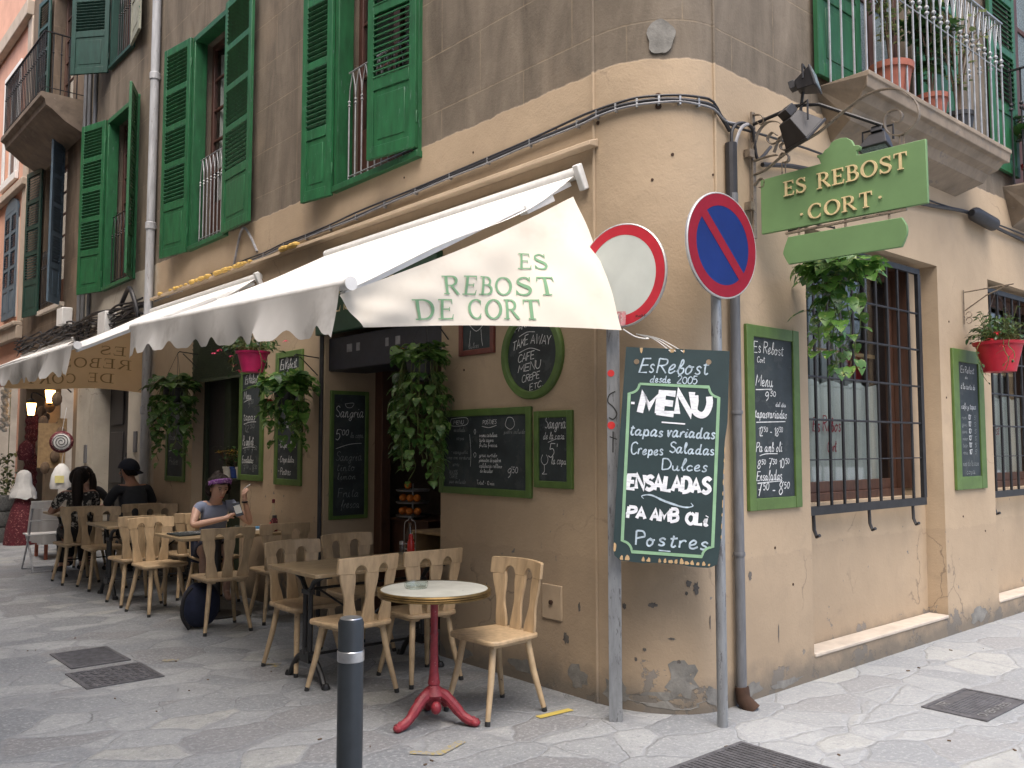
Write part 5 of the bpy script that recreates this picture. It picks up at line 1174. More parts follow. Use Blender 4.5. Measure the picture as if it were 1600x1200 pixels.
tag(f.build('riser_pipes', M['pipe_grey']), 'dark riser pipes on the wall where the corner building meets the old house', 'pipe')
f = MB()
for k in range(60):
    y = rr.choice([rr.uniform(8.6,9.6), rr.uniform(7.6,7.9), rr.uniform(9.6,11.4)]); f.lathe2((XL-.07, y, 3.455), rr.uniform(.02,.045), 7, 5, (1,1.3,.7))
tag(f.build('foam_bead', M['foam']), 'lumpy yellow sealing foam along the top of the awning hood', 'foam')

# ------------------------------------------------------------------ street pieces
b = thing('bollard', 'dark grey steel bollard with a bright reflective ring in front of the round table', 'bollard', (1.5, 2.51, 0))
f = MB(); f.lathe([(.041,0),(.041,.985),(.036,.998)], (1.5,2.51,0), 32); f.build('post', M['bollard'], b)
f = MB(); f.lathe([(.0,.0),(.034,.002),(.037,-.004)], (1.5,2.51,.999), 32); f.build('cap', M['chrome'], b)
f = MB(); f.lathe([(.0415,.865),(.043,.867),(.043,.897),(.0415,.899)], (1.5,2.51,0), 32); f.build('reflective_ring', M['chrome'], b)
def cover(label, x0, x1, y0, y1, kind):
    t = thing('drain_cover', label, 'drain cover', ((x0+x1)/2, (y0+y1)/2, 0), 'iron covers in the paving'); f = MB(); e = .025; z = .008
    f.box((x0,y0,-.01),(x1,y0+e,z)); f.box((x0,y1-e,-.01),(x1,y1,z)); f.box((x0,y0+e,-.01),(x0+e,y1-e,z)); f.box((x1-e,y0+e,-.01),(x1,y1-e,z))
    if kind == 'slots':
        n = int((y1-y0-2*e)/.026)
        for i in range(n): y = y0+e+(y1-y0-2*e)*(i+.2)/n; f.box((x0+e, y, -.008), (x1-e, y+.014, .007))
        f.box((x0+e, y0+e, -.009), (x1-e, y1-e, .0045))
    elif kind == 'slotsx':
        n = int((x1-x0-2*e)/.03); f.box((x0+e, y0+e, -.009), (x1-e, y1-e, .0045))
        for i in range(n): x = x0+e+(x1-x0-2*e)*(i+.2)/n; f.box((x, y0+e, -.008), (x+.015, y1-e, .0085))
    elif kind == 'check':
        f.box((x0+e,y0+e,-.009),(x1-e,y1-e,.0045)); q = 9
        for i in range(q):
            for j in range(q):
                c = Vector((x0+e+(x1-x0-2*e)*(i+.5)/q, y0+e+(y1-y0-2*e)*(j+.5)/q, .0055)); a_ = R(45 if (i+j)%2 else -45); f.obox(c, Vector((math.cos(a_),math.sin(a_),0))*.019, Vector((-math.sin(a_),math.cos(a_),0))*.007, (0,0,.0035))
    else:
        f.box((x0+e,y0+e,-.009),(x1-e,y1-e,.0045))
        for i in range(9): y = y0+.10+(y1-y0-.2)*i/8; f.box((x0+.06, y, -.008), (x1-.06, y+.012, .0075))
    f.build('grating', M['grate'], t)
    if kind == 'text':
        f = MB(); mp = planemap((x0+.06, y1-.09, .0046), (1,0,0), (0,1,0), .0012); write(f, 'TR', .04, .0, .05, mp, .009, slant=0, width=.1); mp = planemap((x0+.06, y0+.04, .0046), (1,0,0), (0,1,0), .0012); write(f, 'OMBRAZES', .02, .0, .045, mp, .008, slant=0, width=.4); f.build('lettering', M['steel'], t, smooth=False)
cover('slotted iron drain grate in the paving on the left, further from the camera', 1.80, 2.20, 6.73, 7.30, 'slots')
cover('chequered iron cover in the paving, next to the slotted drain grate', 1.73, 2.22, 6.11, 6.61, 'check')
cover('small iron utility cover with cast letters in the side street paving', 5.35, 5.96, 2.09, 2.46, 'text')
cover('ribbed iron cover at the bottom edge, in front of the corner wall', 3.42, 4.02, 2.28, 2.80, 'slotsx')
def mark(pts, w_, m):
    f = MB(); ribbon(f, pts, w_, lambda a_, b_, l=0: Vector((a_, b_, .0045+l))); o = f.build('painted_marking', m, smooth=False); o['kind'] = 'structure'
mark([(3.50,3.80),(3.75,3.785)], .05, M['tape']); mark([(2.62,3.80),(2.72,3.69),(2.92,3.76)], .05, M['yellow']); mark([(2.86,5.98),(2.95,5.92),(2.88,5.86)], .04, M['yellow']); mark([(2.36,6.55),(2.46,6.5)], .05, M['yellow'])
rr = random.Random(3); f = MB()
for k in range(34):
    x, y = (rr.uniform(3.2,7.5), rr.uniform(1.6,3.0)) if k < 18 else (rr.uniform(1.4,3.0), rr.uniform(3.5,8.5))
    a_ = rr.uniform(0,3.14); s_ = rr.uniform(.004,.012); f.obox((x,y,.004), (math.cos(a_)*s_,math.sin(a_)*s_,0), (-math.sin(a_)*s_*rr.uniform(.2,.5),math.cos(a_)*s_*.4,0), (0,0,.003))
o = f.build('litter', M['twig'], smooth=False); o['kind'] = 'stuff'; o['label'] = 'small dry scraps and leaf bits scattered on the paving'
# ------------------------------------------------------------------ chairs
def make_chair():
    t = thing('cafe_chair', 'x', 'chair', (0,0,0), 'beige wooden cafe chairs')
    def outl(w0, w1, d, r=.05):
        pts = []
        for cx, cy, a0 in ((w0/2-r, d-r, 0), (-w0/2+r, d-r, 90), (-w1/2+r, -d+r, 180), (w1/2-r, -d+r, 270)):
            pts += [(cx+r*math.cos(R(a0+18*i)), cy+r*math.sin(R(a0+18*i))) for i in range(6)]
        return pts
    f = MB(); f.prism(outl(.43, .37, .20, .06), (0,0,.425), (1,0,0), (0,1,0), (0,0,.03)); f.build('seat', M['beige'], t, bevel=.009)
    f = MB()
    for s in (-1, 1): f.bar((s*.135, .15, .415), (s*.12, -.15, .415), .06, .022)
    f.build('seat_batten', M['beige_leg'], t, bevel=.004)
    for sx, sy in ((-1,1),(1,1),(-1,-1),(1,-1)):
        f = MB(); f.tube([(sx*.135, sy*.13, .418), (sx*.155, sy*.16, .24), (sx*.19, sy*.215, .012)], [.020, .0195, .0145], 12); lg_ = f.build('leg', M['beige_leg'], t)
        f = MB(); a_ = Vector((sx*.1885, sy*.2127, .022)); f.tube([a_+Vector((0,0,.004)), (sx*.191, sy*.2165, 0)], .0158, 10); f.build('foot_tip', M['cast'], lg_)
    def yb(x): return -.205+.95*x*x             # plan curve of the back
    def splat(x0, x1):
        f = MB(); n = 22; vs = []; 
        for i in range(n+1):
            s = i/n; z = .452+.325*s; xc = x0+(x1-x0)*s; hw = .034+.010*math.sin(s*4.4*math.pi*.5+.6)*(1-.3*s) if s < .98 else .036
            hw = .039+.0075*math.cos((s-.08)*2*math.pi*1.25)
            yc = -.155+(yb(x1)+.155)*s
            sl = 2*.95*x1*s
            for k, d in ((-1,-.009),(1,-.009),(1,.009),(-1,.009)): vs.append((xc+k*hw, yc+d+sl*k*hw, z))
        f.add(vs, [(i*4+k, i*4+(k+1)%4, i*4+4+(k+1)%4, i*4+4+k) for i in range(n) for k in range(4)] + [(3,2,1,0), (n*4, n*4+1, n*4+2, n*4+3)])
        f.build('back_splat', M['beige'], t, bevel=.003)
    splat(-.125, -.168); splat(0, 0); splat(.125, .168)
    f = MB(); n = 56; vs = []
    for i in range(n+1):
        x = -.226+.452*i/n; y = yb(x); zt = .868-.10*x*x-(.006 if i in (0, n) else 0); d = abs(abs(x)-.084); zb = .765
        if d < .042: zb += .05*math.sqrt(1-(d/.042)**2)
        if i in (0, n): zb += .006
        for dy in (-.0115, .0115): vs += [(x, y+dy, zb), (x, y+dy-.012*(1 if True else 0), zt)]
    fs = []
    for i in range(n):
        a_ = i*4; b_ = a_+4; fs += [(a_, b_, b_+1, a_+1), (a_+2, a_+3, b_+3, b_+2), (a_+1, b_+1, b_+3, a_+3), (a_, a_+2, b_+2, b_)]
    fs += [(0,1,3,2), (n*4, n*4+2, n*4+3, n*4+1)]
    f.add(vs, fs); f.build('top_rail', M['beige'], t, bevel=.003)
    return t
chair0 = make_chair()
CH = [(3.40, 4.06, 90, 'beige chair against the tan wall, to the right of the red-legged round table'),
 (2.98, 4.97, 4, 'beige chair behind the dark bollard, back towards the camera, at the near table'),
 (3.05, 5.74, 184, 'beige chair across the near table on its outer end, facing the camera'),
 (3.50, 4.97, -4, 'beige chair right behind the round table, back towards the camera, near the wall'),
 (3.60, 5.93, 181, 'beige chair across the near table on the doorway side, facing the camera'),
 (3.13, 7.36, -6, 'beige chair with its back to the camera opposite the woman in the blue-grey tee'),
 (3.70, 7.46, -8, 'beige chair by the sauces, next to the one opposite the woman in the blue-grey tee'),
 (3.62, 8.74, 180, 'beige chair the woman in the blue-grey tee sits on'),
 (3.01, 8.52, 188, 'pale sunlit beige chair beside the black menu on the middle table, facing the camera'),
 (3.00, 9.14, 0, 'beige chair back to back with the pale sunlit one'),
 (3.55, 9.20, 2, 'beige chair just left of and behind the woman in the blue-grey tee'),
 (3.05, 10.35, 180, 'beige chair at the outer end of the third table, partly hiding the floral blouse'),
 (3.72, 10.42, 180, 'beige chair across the third table in front of the man in the cap'),
 (2.95, 10.98, 0, 'beige chair the long-haired woman in the floral blouse sits on'),
 (3.62, 11.02, 0, 'beige chair the man in the backwards cap sits on'),
 (3.45, 12.45, 180, 'beige chair the smiling dark-haired woman sits on')]
for i, (x, y, rz, lb) in enumerate(CH): place(chair0, i == 0, (x, y, 0), rz, lb)

# ------------------------------------------------------------------ tables
def trestle(cx, cy, lx, ly, label):
    t = thing('cafe_table', label, 'table', (cx, cy, 0), 'rectangular cafe tables'); f = MB()
    f.box((cx-lx/2, cy-ly/2, .715), (cx+lx/2, cy+ly/2, .74)); f.build('tabletop', M['tabletop'], t, bevel=.004)
    for s in (-1, 1):
        f = MB(); x = cx+s*(lx/2-.13)
        for d in (-.035, .035): f.tube([(x, cy+d, .16), (x, cy+d, .60), (x, cy+d*2.4, .66), (x, cy+d*6, .708)], .017, 8)
        f.box((x-.022, cy-ly*.42, .698), (x+.022, cy+ly*.42, .714)); f.box((x-.024, cy-.06, .13), (x+.024, cy+.06, .2)); f.lathe([(.03,-.02),(.03,.02)], (x, cy, .2), 8, (0,0,1)); f.box((x-.02, cy-.055, .57), (x+.02, cy+.055, .60))
        for d in (-1, 1): f.tube(spline([(x, cy+d*.03, .17), (x, cy+d*.11, .15), (x, cy+d*.185, .08), (x, cy+d*.225, .02), (x, cy+d*.255, .012)], 4), [.02]*14+[.022]*3, 8); f.lathe([(.028,0),(.03,.012),(.018,.035)], (x, cy+d*.25, 0), 8)
        f.build('leg', M['cast'], t)
    f = MB(); f.tube([(cx-lx/2+.13, cy, .17), (cx+lx/2-.13, cy, .17)], .010, 6); f.tube([(cx-lx/2+.13, cy, .60), (cx+lx/2-.13, cy, .60)], .010, 6); f.tube([(cx-lx/2+.2, cy, .6), (cx, cy, .34), (cx+lx/2-.2, cy, .6)], .008, 6); f.build('stretcher', M['cast'], t)
    return t
trestle(3.33, 5.37, 1.16, .66, 'rectangular wooden table with black cast-iron trestle legs, nearest the round table')
trestle(3.34, 9.70, 1.10, .70, 'rectangular wooden table with black iron legs in front of the man in the cap')
trestle(3.34, 11.72, 1.0, .66, 'furthest rectangular table, where the long-haired woman and the man sit')
t = thing('cafe_table', 'rectangular wooden table with one black column foot, where the woman holds her phone', 'table', (3.42, 8.06, 0), 'rectangular cafe tables')
f = MB(); f.box((2.93, 7.72, .715), (3.9, 8.42, .74)); f.build('tabletop', M['tabletop'], t, bevel=.004)
f = MB(); f.lathe([(.23,0),(.23,.012),(.05,.03),(.042,.05),(.042,.69),(.12,.714)], (3.35, 8.0, 0), 20); f.build('leg', M['cast'], t)
rt_ = thing('round_table', 'small round bistro table with white top, brass rim and red cast-iron foot', 'table', (3.0, 4.12, 0))
c = (3.0, 4.12, 0)
f = MB(); f.lathe([(0,.722),(.302,.722),(.302,.742),(0,.742)], c, 48); f.build('tabletop', M['marble'], rt_)
f = MB(); f.lathe([(.30,.708),(.318,.708),(.320,.715),(.314,.719),(.320,.724),(.314,.729),(.320,.736),(.316,.744),(.303,.7445)], c, 48, None, False); f.build('brass_rim', M['brass'], rt_)
f = MB(); f.lathe([(.05,.715),(.03,.70),(.022,.66),(.0205,.5),(.0235,.495),(.0235,.485),(.021,.48),(.024,.3),(.030,.24),(.034,.225),(.034,.215),(.030,.21),(.034,.20),(.055,.185),(.07,.16),(.05,.12),(.03,.10)], c, 24); f.build('column', M['red_cast'], rt_)
f = MB()
for k in range(3):
    a_ = R(-75+120*k+18); dx, dy = math.cos(a_), math.sin(a_); P_ = lambda r_, z: (c[0]+dx*r_, c[1]+dy*r_, z)
    f.tube(spline([P_(.02,.165), P_(.07,.15), P_(.12,.105), P_(.17,.055), P_(.215,.03), P_(.26,.022)], 4), [.034]*5+[.03]*6+[.026]*6+[.024]*4, 10)
    f.lathe2(P_(.245,.022), .03, 10, 7, (1,1,.72)); f.lathe2(P_(.205,.048), .016, 8, 6); f.lathe2(P_(.235,.045), .012, 8, 6)
    e = R(60); g0 = (c[0]+math.cos(a_+e)*.085, c[1]+math.sin(a_+e)*.085, .105); f.lathe2(g0, .03, 10, 7, (1,1,1.2))
f.build('claw_foot', M['red_cast'], rt_)
def ashtray(label, p, r=.062):
    f = MB(); f.lathe([(0,.0),(r*.9,0),(r,.012),(r*1.02,.036),(r*.9,.036),(r*.84,.01),(0,.008)], p, 24); return tag(f.build('ashtray', M['clear']), label, 'ashtray', 'glass ashtrays')
ashtray('clear glass ashtray on the round white table', (2.93, 4.20, .7435), .068); ashtray('clear glass ashtray on the wooden table before the woman', (3.64, 8.23, .741), .058)
f = MB(); f.prism([(0,0),(.44,.02),(.44,.30),(0,.28)], (2.98, 7.93, .741), (.83,.05,0), (-.05,1,0), (0,0,.014)); mb_ = f.build('menu_folder', M['board'], bevel=.003); tag(mb_, 'black menu folder with chalk writing lying on the table edge', 'menu')
f = MB(); mp = planemap((3.0, 7.97, .755), (.83,.05,0), (-.05,1,0), .001); write(f, 'Es Rebost', .06, .14, .05, mp, .005, width=.3); write(f, 'Menu', .12, .05, .04, mp, .004, width=.15); f.build('lettering', M['chalk'], mb_, smooth=False)
def bottle(name, label, cat, p, prof, m, cap=None, grp=None):
    t = thing(name, label, cat, p, grp); f = MB(); f.lathe(prof, p, 16); f.build('body', m, t)
    if cap: f = MB(); f.lathe(cap[0], p, 14); f.build('cap', M[cap[1]], t)
    return t
bottle('ketchup_bottle', 'red sauce bottle at the wall end of the near table', 'sauce bottle', (3.80, 5.52, .741), [(.026,0),(.028,.02),(.026,.09),(.016,.115)], M['ketchup'], ([(.017,.112),(.017,.135),(.012,.15),(0,.15)], 'ketchup'))
bottle('salt_shaker', 'small clear glass salt shaker beside the red sauce bottle', 'shaker', (3.76, 5.58, .741), [(.022,0),(.022,.06),(.016,.075)], M['clear'], ([(.018,.072),(.018,.095),(0,.10)], 'chrome'))
t = bottle('vinegar_bottle', 'dark vinegar bottle in a wire carrier by the doorway', 'bottle', (3.86, 5.62, .741), [(.034,0),(.036,.02),(.036,.09),(.034,.10)], M['oil'])
f = MB(); f.lathe([(.0345,.10),(.034,.14),(.014,.185),(.013,.22),(.015,.225)], (3.86,5.62,.741), 14); f.build('glass_neck', M['clear'], t)
f = MB()
for z in (.03, .07): f.tube([(3.86+.042*math.cos(k*math.pi/8), 5.62+.042*math.sin(k*math.pi/8), .741+z) for k in range(17)], .002, 5)
f.tube(spline([(3.83,5.65,.745),(3.83,5.65,.95),(3.85,5.63,.985),(3.86,5.62,1.01),(3.87,5.61,.985),(3.89,5.59,.95),(3.89,5.59,.745)], 4), .0025, 5); f.build('wire_carrier', M['chrome'], t)
f = MB(); k = Vector((4.12, 5.72, .70)); f.box((3.995,5.40,.58),(4.45,6.0,.60)); tag(f.build('wall_counter', M['redbrown']), 'dark shelf counter just inside the shop doorway', 'shelf')
cr = thing('wooden_crate', 'open wooden crate standing on its side on the doorway counter', 'crate', (4.2, 5.66, .60)); f = MB()
f.box((4.05,5.44,.601),(4.06+.3,5.88,.62)); f.box((4.05,5.44,.86),(4.36,5.88,.88)); f.box((4.05,5.44,.62),(4.36,5.46,.86)); f.box((4.05,5.86,.62),(4.36,5.88,.86)); f.build('boards', M['crate'], cr, bevel=.003)
f = MB(); f.box((4.34,5.46,.62),(4.355,5.86,.86)); f.build('back_panel', M['fascia'], cr)
tr_ = thing('fruit_stand', 'three-tier fruit stand holding oranges in the dark doorway', 'fruit stand', (4.7, 6.80, 0)); f = MB()
f.tube([(4.7,6.80,.88),(4.7,6.80,1.2)], .008, 8)
for z in (.90, 1.02, 1.13): f.lathe([(0,0),(.15,0),(.16,.015),(.155,.018),(.145,.006),(0,.006)], (4.7,6.80,z), 24)
f.build('tiers', M['chrome'], tr_)
f = MB(); f.box((4.62,6.45,.86),(5.1,7.3,.88)); f.box((4.66,6.5,0),(5.06,7.2,.86)); tag(f.build('shop_counter', M['redbrown']), 'dark wooden counter inside the doorway under the oranges', 'counter')
for i, (dx, dy, z) in enumerate([(-.07,-.05,.918),(-.08,.05,.918),(-.03,-.12,.918),(-.02,.1,.918),(-.07,-.06,1.038),(-.08,.04,1.038),(-.03,-.11,1.038),(-.04,.02,1.148)]):
    f = MB(); f.lathe2((4.7+dx, 6.80+dy, z+.034), .036, 14, 10, (1,1,.95)); tag(f.build('orange', M['orange']), 'single orange on the top tier of the fruit stand' if i == 7 else 'orange on the %s tier of the fruit stand' % ('bottom' if i < 4 else 'middle'), 'orange', 'oranges on the fruit stand')
for i, (p, m_, h, lb, nm, cat) in enumerate([((3.86,7.92,.741),'ketchup',.10,'squat red sauce jar on the table by the wall','sauce_jar','jar'), ((3.84,7.84,.741),'wine',.15,'dark red sauce bottle with black cap beside the squat jar','sauce_bottle','sauce bottle')]):
    bottle(nm, lb, cat, p, [(.03,0),(.032,.02),(.032,h*.7),(.02,h*.85)], M[m_], ([(.022,h*.84),(.022,h),(0,h)], 'cable'))
t = bottle('oil_cruet', 'tall clear oil cruet in the sauce corner by the chalkboards', 'bottle', (3.90,7.99,.741), [(.035,0),(.035,.13),(.014,.19),(.014,.25),(.018,.26)], M['clear'], ([(.015,.255),(.015,.29),(0,.295)], 'wine'))
f = MB(); f.box((3.78,8.17,.741),(3.86,8.195,.765)); lt = f.build('tobacco_pouch', M['lighter'], bevel=.004); tag(lt, 'small light blue packet on the table corner', 'packet')
f = MB(); f.box((3.68,8.04,.741),(3.83,8.14,.7425)); tag(f.build('paper_slip', M['paper'], smooth=False), 'pale paper slip on the table beside the blue packet', 'paper')
# ------------------------------------------------------------------ plants
HEART = [(0,0),(.28,-.10),(.46,.06),(.48,.30),(.36,.58),(.16,.84),(0,1.0),(-.16,.84),(-.36,.58),(-.48,.30),(-.46,.06),(-.28,-.10)]
OVAL = [(0,0),(.20,.14),(.27,.4),(.2,.72),(0,1),(-.2,.72),(-.27,.4),(-.2,.14)]
def leaf(mb, p, d, up, size, shape, fold=.18, droop=.25):
    d = Vector(d).normalized(); s = d.cross(Vector(up))
    if s.length < 1e-3: s = d.orthogonal()
    s.normalize(); n = s.cross(d); p = Vector(p); vs = []; m_ = len(shape)
    def pt(x, y): return p + (d*y + s*x + n*(abs(x)*fold - droop*y*y))*size
    vs = [pt(x, y) for x, y in shape] + [pt(0, .3), pt(0, .65)]
    h = m_//2; a_, b_ = m_, m_+1
    fs = []
    for i in range(m_):
        j = (i+1) % m_; ym = (shape[i][1]+shape[j][1])/2
        fs.append((i, j, b_ if ym > .48 else a_))
    mid_r = [i for i in range(h+1) if shape[i][1] <= .48][-1]; mid_l = [i for i in range(h, m_) if shape[i][1] > .48][-1]
    fs.append((mid_r, mid_r+1, b_)) if False else None
    fs.append((mid_r+1 if shape[mid_r+1][1] > .48 and False else mid_r, b_, a_)); fs.append(((mid_l+1) % m_, a_, b_))
    mb.add(vs, fs)
def hanging(label, c, spread, length, nvine, lsize, m, pot, potr, hang=None, seed=1, bush=30, shape=HEART, flowers=None, lift=.12, pothue='pot_dark', name='hanging_plant', vlen=(.3,1.0), fl=()):
    rr = random.Random(seed); t = thing(name, label, 'plant', (c[0], c[1], c[2]-potr)); c = Vector(c)
    if pot:
        f = MB(); f.lathe([(0,-potr*1.25),(potr*.62,-potr*1.25),(potr*.9,-.15*potr),(potr,-.12*potr),(potr*1.04,0),(potr*.94,0),(potr*.88,-.12*potr),(0,-.12*potr)], c, 28); f.build('pot', M[pothue], t)
        if hang:
            f = MB()
            for k in range(3): a_ = 2.1*k+.5; f.tube([c+Vector((math.cos(a_)*potr, math.sin(a_)*potr, 0)), Vector(hang)], .0022, 5)
            f.build('hanger_wire', M['iron'], t)
    L, S = MB(), MB()
    for i in range(bush):
        a_ = rr.uniform(0, 6.283); e = rr.uniform(.1, 1.0); r_ = spread*rr.uniform(.25, 1)*math.sqrt(1-e*e*.6); p = c+Vector((math.cos(a_)*r_, math.sin(a_)*r_, lift*e*rr.uniform(.5,1.4)))
        b_ = c+Vector((math.cos(a_)*potr*.4, math.sin(a_)*potr*.4, -.02)); S.tube(spline([b_, (b_+p)/2+Vector((0,0,.04)), p], 3), .002, 4)
        d = Vector((math.cos(a_+rr.uniform(-.9,.9)), math.sin(a_+rr.uniform(-.9,.9)), rr.uniform(-.9,.25))); leaf(L, p, d, (rr.uniform(-.4,.4), rr.uniform(-.4,.4), 1), lsize*rr.uniform(.65,1.15), shape, droop=rr.uniform(.1,.4))
    for i in range(nvine):
        a_ = rr.uniform(0, 6.283); ln = length*rr.uniform(*vlen); r0 = potr*.9; pts = [c+Vector((math.cos(a_)*r0*.5, math.sin(a_)*r0*.5, .0)), c+Vector((math.cos(a_)*r0*1.05, math.sin(a_)*r0*1.05, .015))]
        n_ = max(3, int(ln/.08)); w_ = Vector((math.cos(a_), math.sin(a_), 0))
        for k in range(1, n_+1):
            q = k/n_; pts.append(c + w_*(r0*1.05+spread*.45*rr.uniform(.3,1)*min(1,q*2)*(1-.55*q)) + Vector((rr.uniform(-.025,.025), rr.uniform(-.025,.025), -ln*q)))
        sp = spline([tuple(p) for p in pts], 3); S.tube(sp, .003, 4)
        for k in range(2, len(pts)):
            for rep in range(rr.choice((1,1,2))):
                b_ = rr.uniform(0, 6.283) if rr.random() < .5 else a_+rr.uniform(-1.2,1.2); p = Vector(pts[k]); d = Vector((math.cos(b_), math.sin(b_), rr.uniform(-1.3,-.1))); q = p+d.normalized()*.03*rr.uniform(.5,1.6)
                S.tube([p, q], .0015, 4); leaf(L, q, d, (math.cos(b_)*.8, math.sin(b_)*.8, rr.uniform(.3,1)), lsize*rr.uniform(.55,1.0)*(1-.25*k/len(pts)), shape, droop=rr.uniform(.15,.5))
    L.build('foliage', M[m], t, ang=60); S.build('stems', M['stem'], t)
    if flowers:
        F = MB()
        for dx, dy, dz in fl:
            p = c+Vector((dx, dy, dz))
            for k in range(6):
                a_ = k*1.047+rr.random(); leaf(F, p, (math.cos(a_), math.sin(a_), rr.uniform(-.5,.4)), (0,0,1), .035, OVAL, droop=.3)
        F.build('flower', M[flowers], t)
    return t
hanging('large glossy pothos hanging under the green sign with trailing vines', (5.22, 2.86, 2.66), .27, .62, 12, .135, 'pothos', True, .09, (5.22, 2.86, 2.95), 5, 90, lift=.06, vlen=(.2,1.0))
hanging('red pot of small dark leaves on the right hanging by the second barred window', (8.0, 2.92, 2.42), .26, .30, 5, .05, 'smallleaf', True, .20, (7.98, 2.92, 2.86), 8, 260, OVAL, 'petal_red', .22, 'pot_red', vlen=(.5,1.2), fl=((-.3,-.1,.05),(-.26,-.12,-.05),(-.34,-.06,.0)))
hanging('pink pot with fuchsia flowers hanging under the near awning', (3.60, 7.86, 2.43), .30, .28, 4, .06, 'smallleaf', True, .155, (3.62, 7.86, 2.95), 12, 130, OVAL, 'petal_pink', .12, 'pot_pink', fl=((-.24,.33,.0),(-.12,.2,-.03),(-.1,.18,-.12),(-.07,.14,-.17),(.12,-.42,.08),(-.2,.3,.03)))
hanging('bushy heart-leaved plant with one red bloom on the wall between two chalkboards', (3.66, 7.30, 2.03), .27, .48, 20, .125, 'pothos', True, .11, (3.72, 7.27, 2.35), 21, 110, HEART, 'petal_red', .16, fl=((-.2,-.12,-.08),))
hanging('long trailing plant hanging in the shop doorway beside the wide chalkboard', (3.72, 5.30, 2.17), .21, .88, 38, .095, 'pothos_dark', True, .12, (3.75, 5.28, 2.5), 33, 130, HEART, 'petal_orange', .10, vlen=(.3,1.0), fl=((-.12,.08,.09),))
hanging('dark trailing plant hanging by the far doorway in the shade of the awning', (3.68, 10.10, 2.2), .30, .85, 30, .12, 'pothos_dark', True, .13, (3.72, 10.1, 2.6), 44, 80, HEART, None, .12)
br_ = MB(); yb_ = 3.175
for pts in ([(7.98,2.78,2.90),(7.98,yb_,2.88)], [(7.98,yb_+.01,2.60),(7.98,yb_+.01,2.90)], [(7.98,yb_,2.72),(7.98,3.0,2.83),(7.98,2.82,2.895)]): br_.tube(pts, .006, 6)
for cz in (2.68, 2.63): br_.tube([(7.98, yb_-.03+.025*math.cos(k*.7), cz+.025*math.sin(k*.7)) for k in range(9)], .004, 5)
tag(br_.build('plant_bracket', M['iron_scroll']), 'small curled iron bracket on the wall above the red flower pot', 'bracket')
for (px, py, pz, l_) in ((3.62,7.86,2.95,.36),(3.72,7.27,2.35,.26),(3.75,5.28,2.5,.24),(3.72,10.1,2.6,.26)):
    f = MB(); f.tube([(px,py,pz),(px+.02,py,pz+.02),(XL+.0,py,pz)], .006, 6); f.tube([(px+.06,py,pz),(XL-.01,py,pz-.16)], .005, 6)
    tag(f.build('plant_bracket', M['iron']), {2.95:'iron bracket on the wall above the pink pot',2.35:'iron bracket above the bushy plant with one red bloom',2.5:'iron bracket in the doorway above the long trailing plant',2.6:'iron bracket above the dark trailing plant'}[pz], 'bracket')
f = MB(); f.tube([(5.22,2.86,2.94),(5.22,3.0,2.99),(5.22,3.19,2.98)], .007, 6); tag(f.build('plant_bracket', M['iron']), 'iron bracket above the large pothos beside the green sign', 'bracket')
def potted(label, c, r, h, pm, m, seed, n, rad, ht, shape, ls, stems=8, flower=None, name='potted_plant'):
    rr = random.Random(seed); t = thing(name, label, 'plant', c); f = MB(); f.lathe([(0,0),(r*.72,0),(r*.95,h*.82),(r*1.06,h*.83),(r*1.08,h),(r*.95,h),(r*.9,h*.9),(0,h*.88)], c, 24); f.build('pot', M[pm], t)
    L, S, F = MB(), MB(), MB(); c = Vector(c)+Vector((0,0,h*.88))
    for i in range(stems):
        a_ = rr.uniform(0,6.283); k = rr.uniform(.3,1); tip = c+Vector((math.cos(a_)*rad*k, math.sin(a_)*rad*k, ht*rr.uniform(.6,1))); mid_ = c+Vector((math.cos(a_)*rad*.3*k, math.sin(a_)*rad*.3*k, ht*.45)); sp = spline([tuple(c), tuple(mid_), tuple(tip)], 5); S.tube(sp, [.008-.0006*j for j in range(len(sp))], 5)
        for j in range(n//stems):
            q = Vector(sp[rr.randrange(3, len(sp))])+Vector((rr.uniform(-.06,.06), rr.uniform(-.06,.06), rr.uniform(-.05,.08))); b_ = rr.uniform(0,6.283); leaf(L, q, (math.cos(b_), math.sin(b_), rr.uniform(-.6,.5)), (0,0,1), ls*rr.uniform(.6,1.2), shape)
        if flower:
            for q in range(7): b_ = q*.9; leaf(F, tip, (math.cos(b_), math.sin(b_), .2), (0,0,1), .045, OVAL)
    L.build('foliage', M[m], t, ang=60); S.build('stems', M['twig'], t)
    if flower: F.build('flower', M[flower], t)
potted('tall leggy shrub in a terracotta pot at the front of the balcony', (6.32, 2.98, 4.085), .15, .27, 'terracotta', 'paleleaf', 2, 330, .26, 1.15, OVAL, .06, 6)
potted('broad-leaved plant in a smaller terracotta pot in the middle of the balcony', (7.0, 2.98, 4.085), .12, .22, 'terracotta', 'smallleaf', 3, 110, .24, .95, HEART, .11, 9)
potted('sparse brown twigs in a dark pot at the right end of the balcony', (7.5, 2.98, 4.085), .12, .2, 'pot_dark', 'paleleaf', 4, 120, .30, 1.15, OVAL, .07, 14)
potted('spiky green plant in a red pot on the neighbouring balcony', (9.25, 2.97, 4.025), .13, .22, 'pot_red', 'smallleaf', 6, 110, .25, .5, OVAL, .12, 10)
for i, (y, pm, fl_, lb) in enumerate([(9.30,'pot_white','petal_yellow','yellow flowers in a white pot on the doorway window ledge'), (9.16,'pot_blue','petal_yellow','yellow flowers in a blue pot on the doorway window ledge'), (9.01,'pot_white',None,'feathery green plant in a pale pot at the right of the window ledge')]):
    potted(lb, (4.02 if i else 4.0, y, 1.202), .055, .12, pm, 'smallleaf', 20+i, 60, .12, .2, OVAL, .045, 8, fl_)
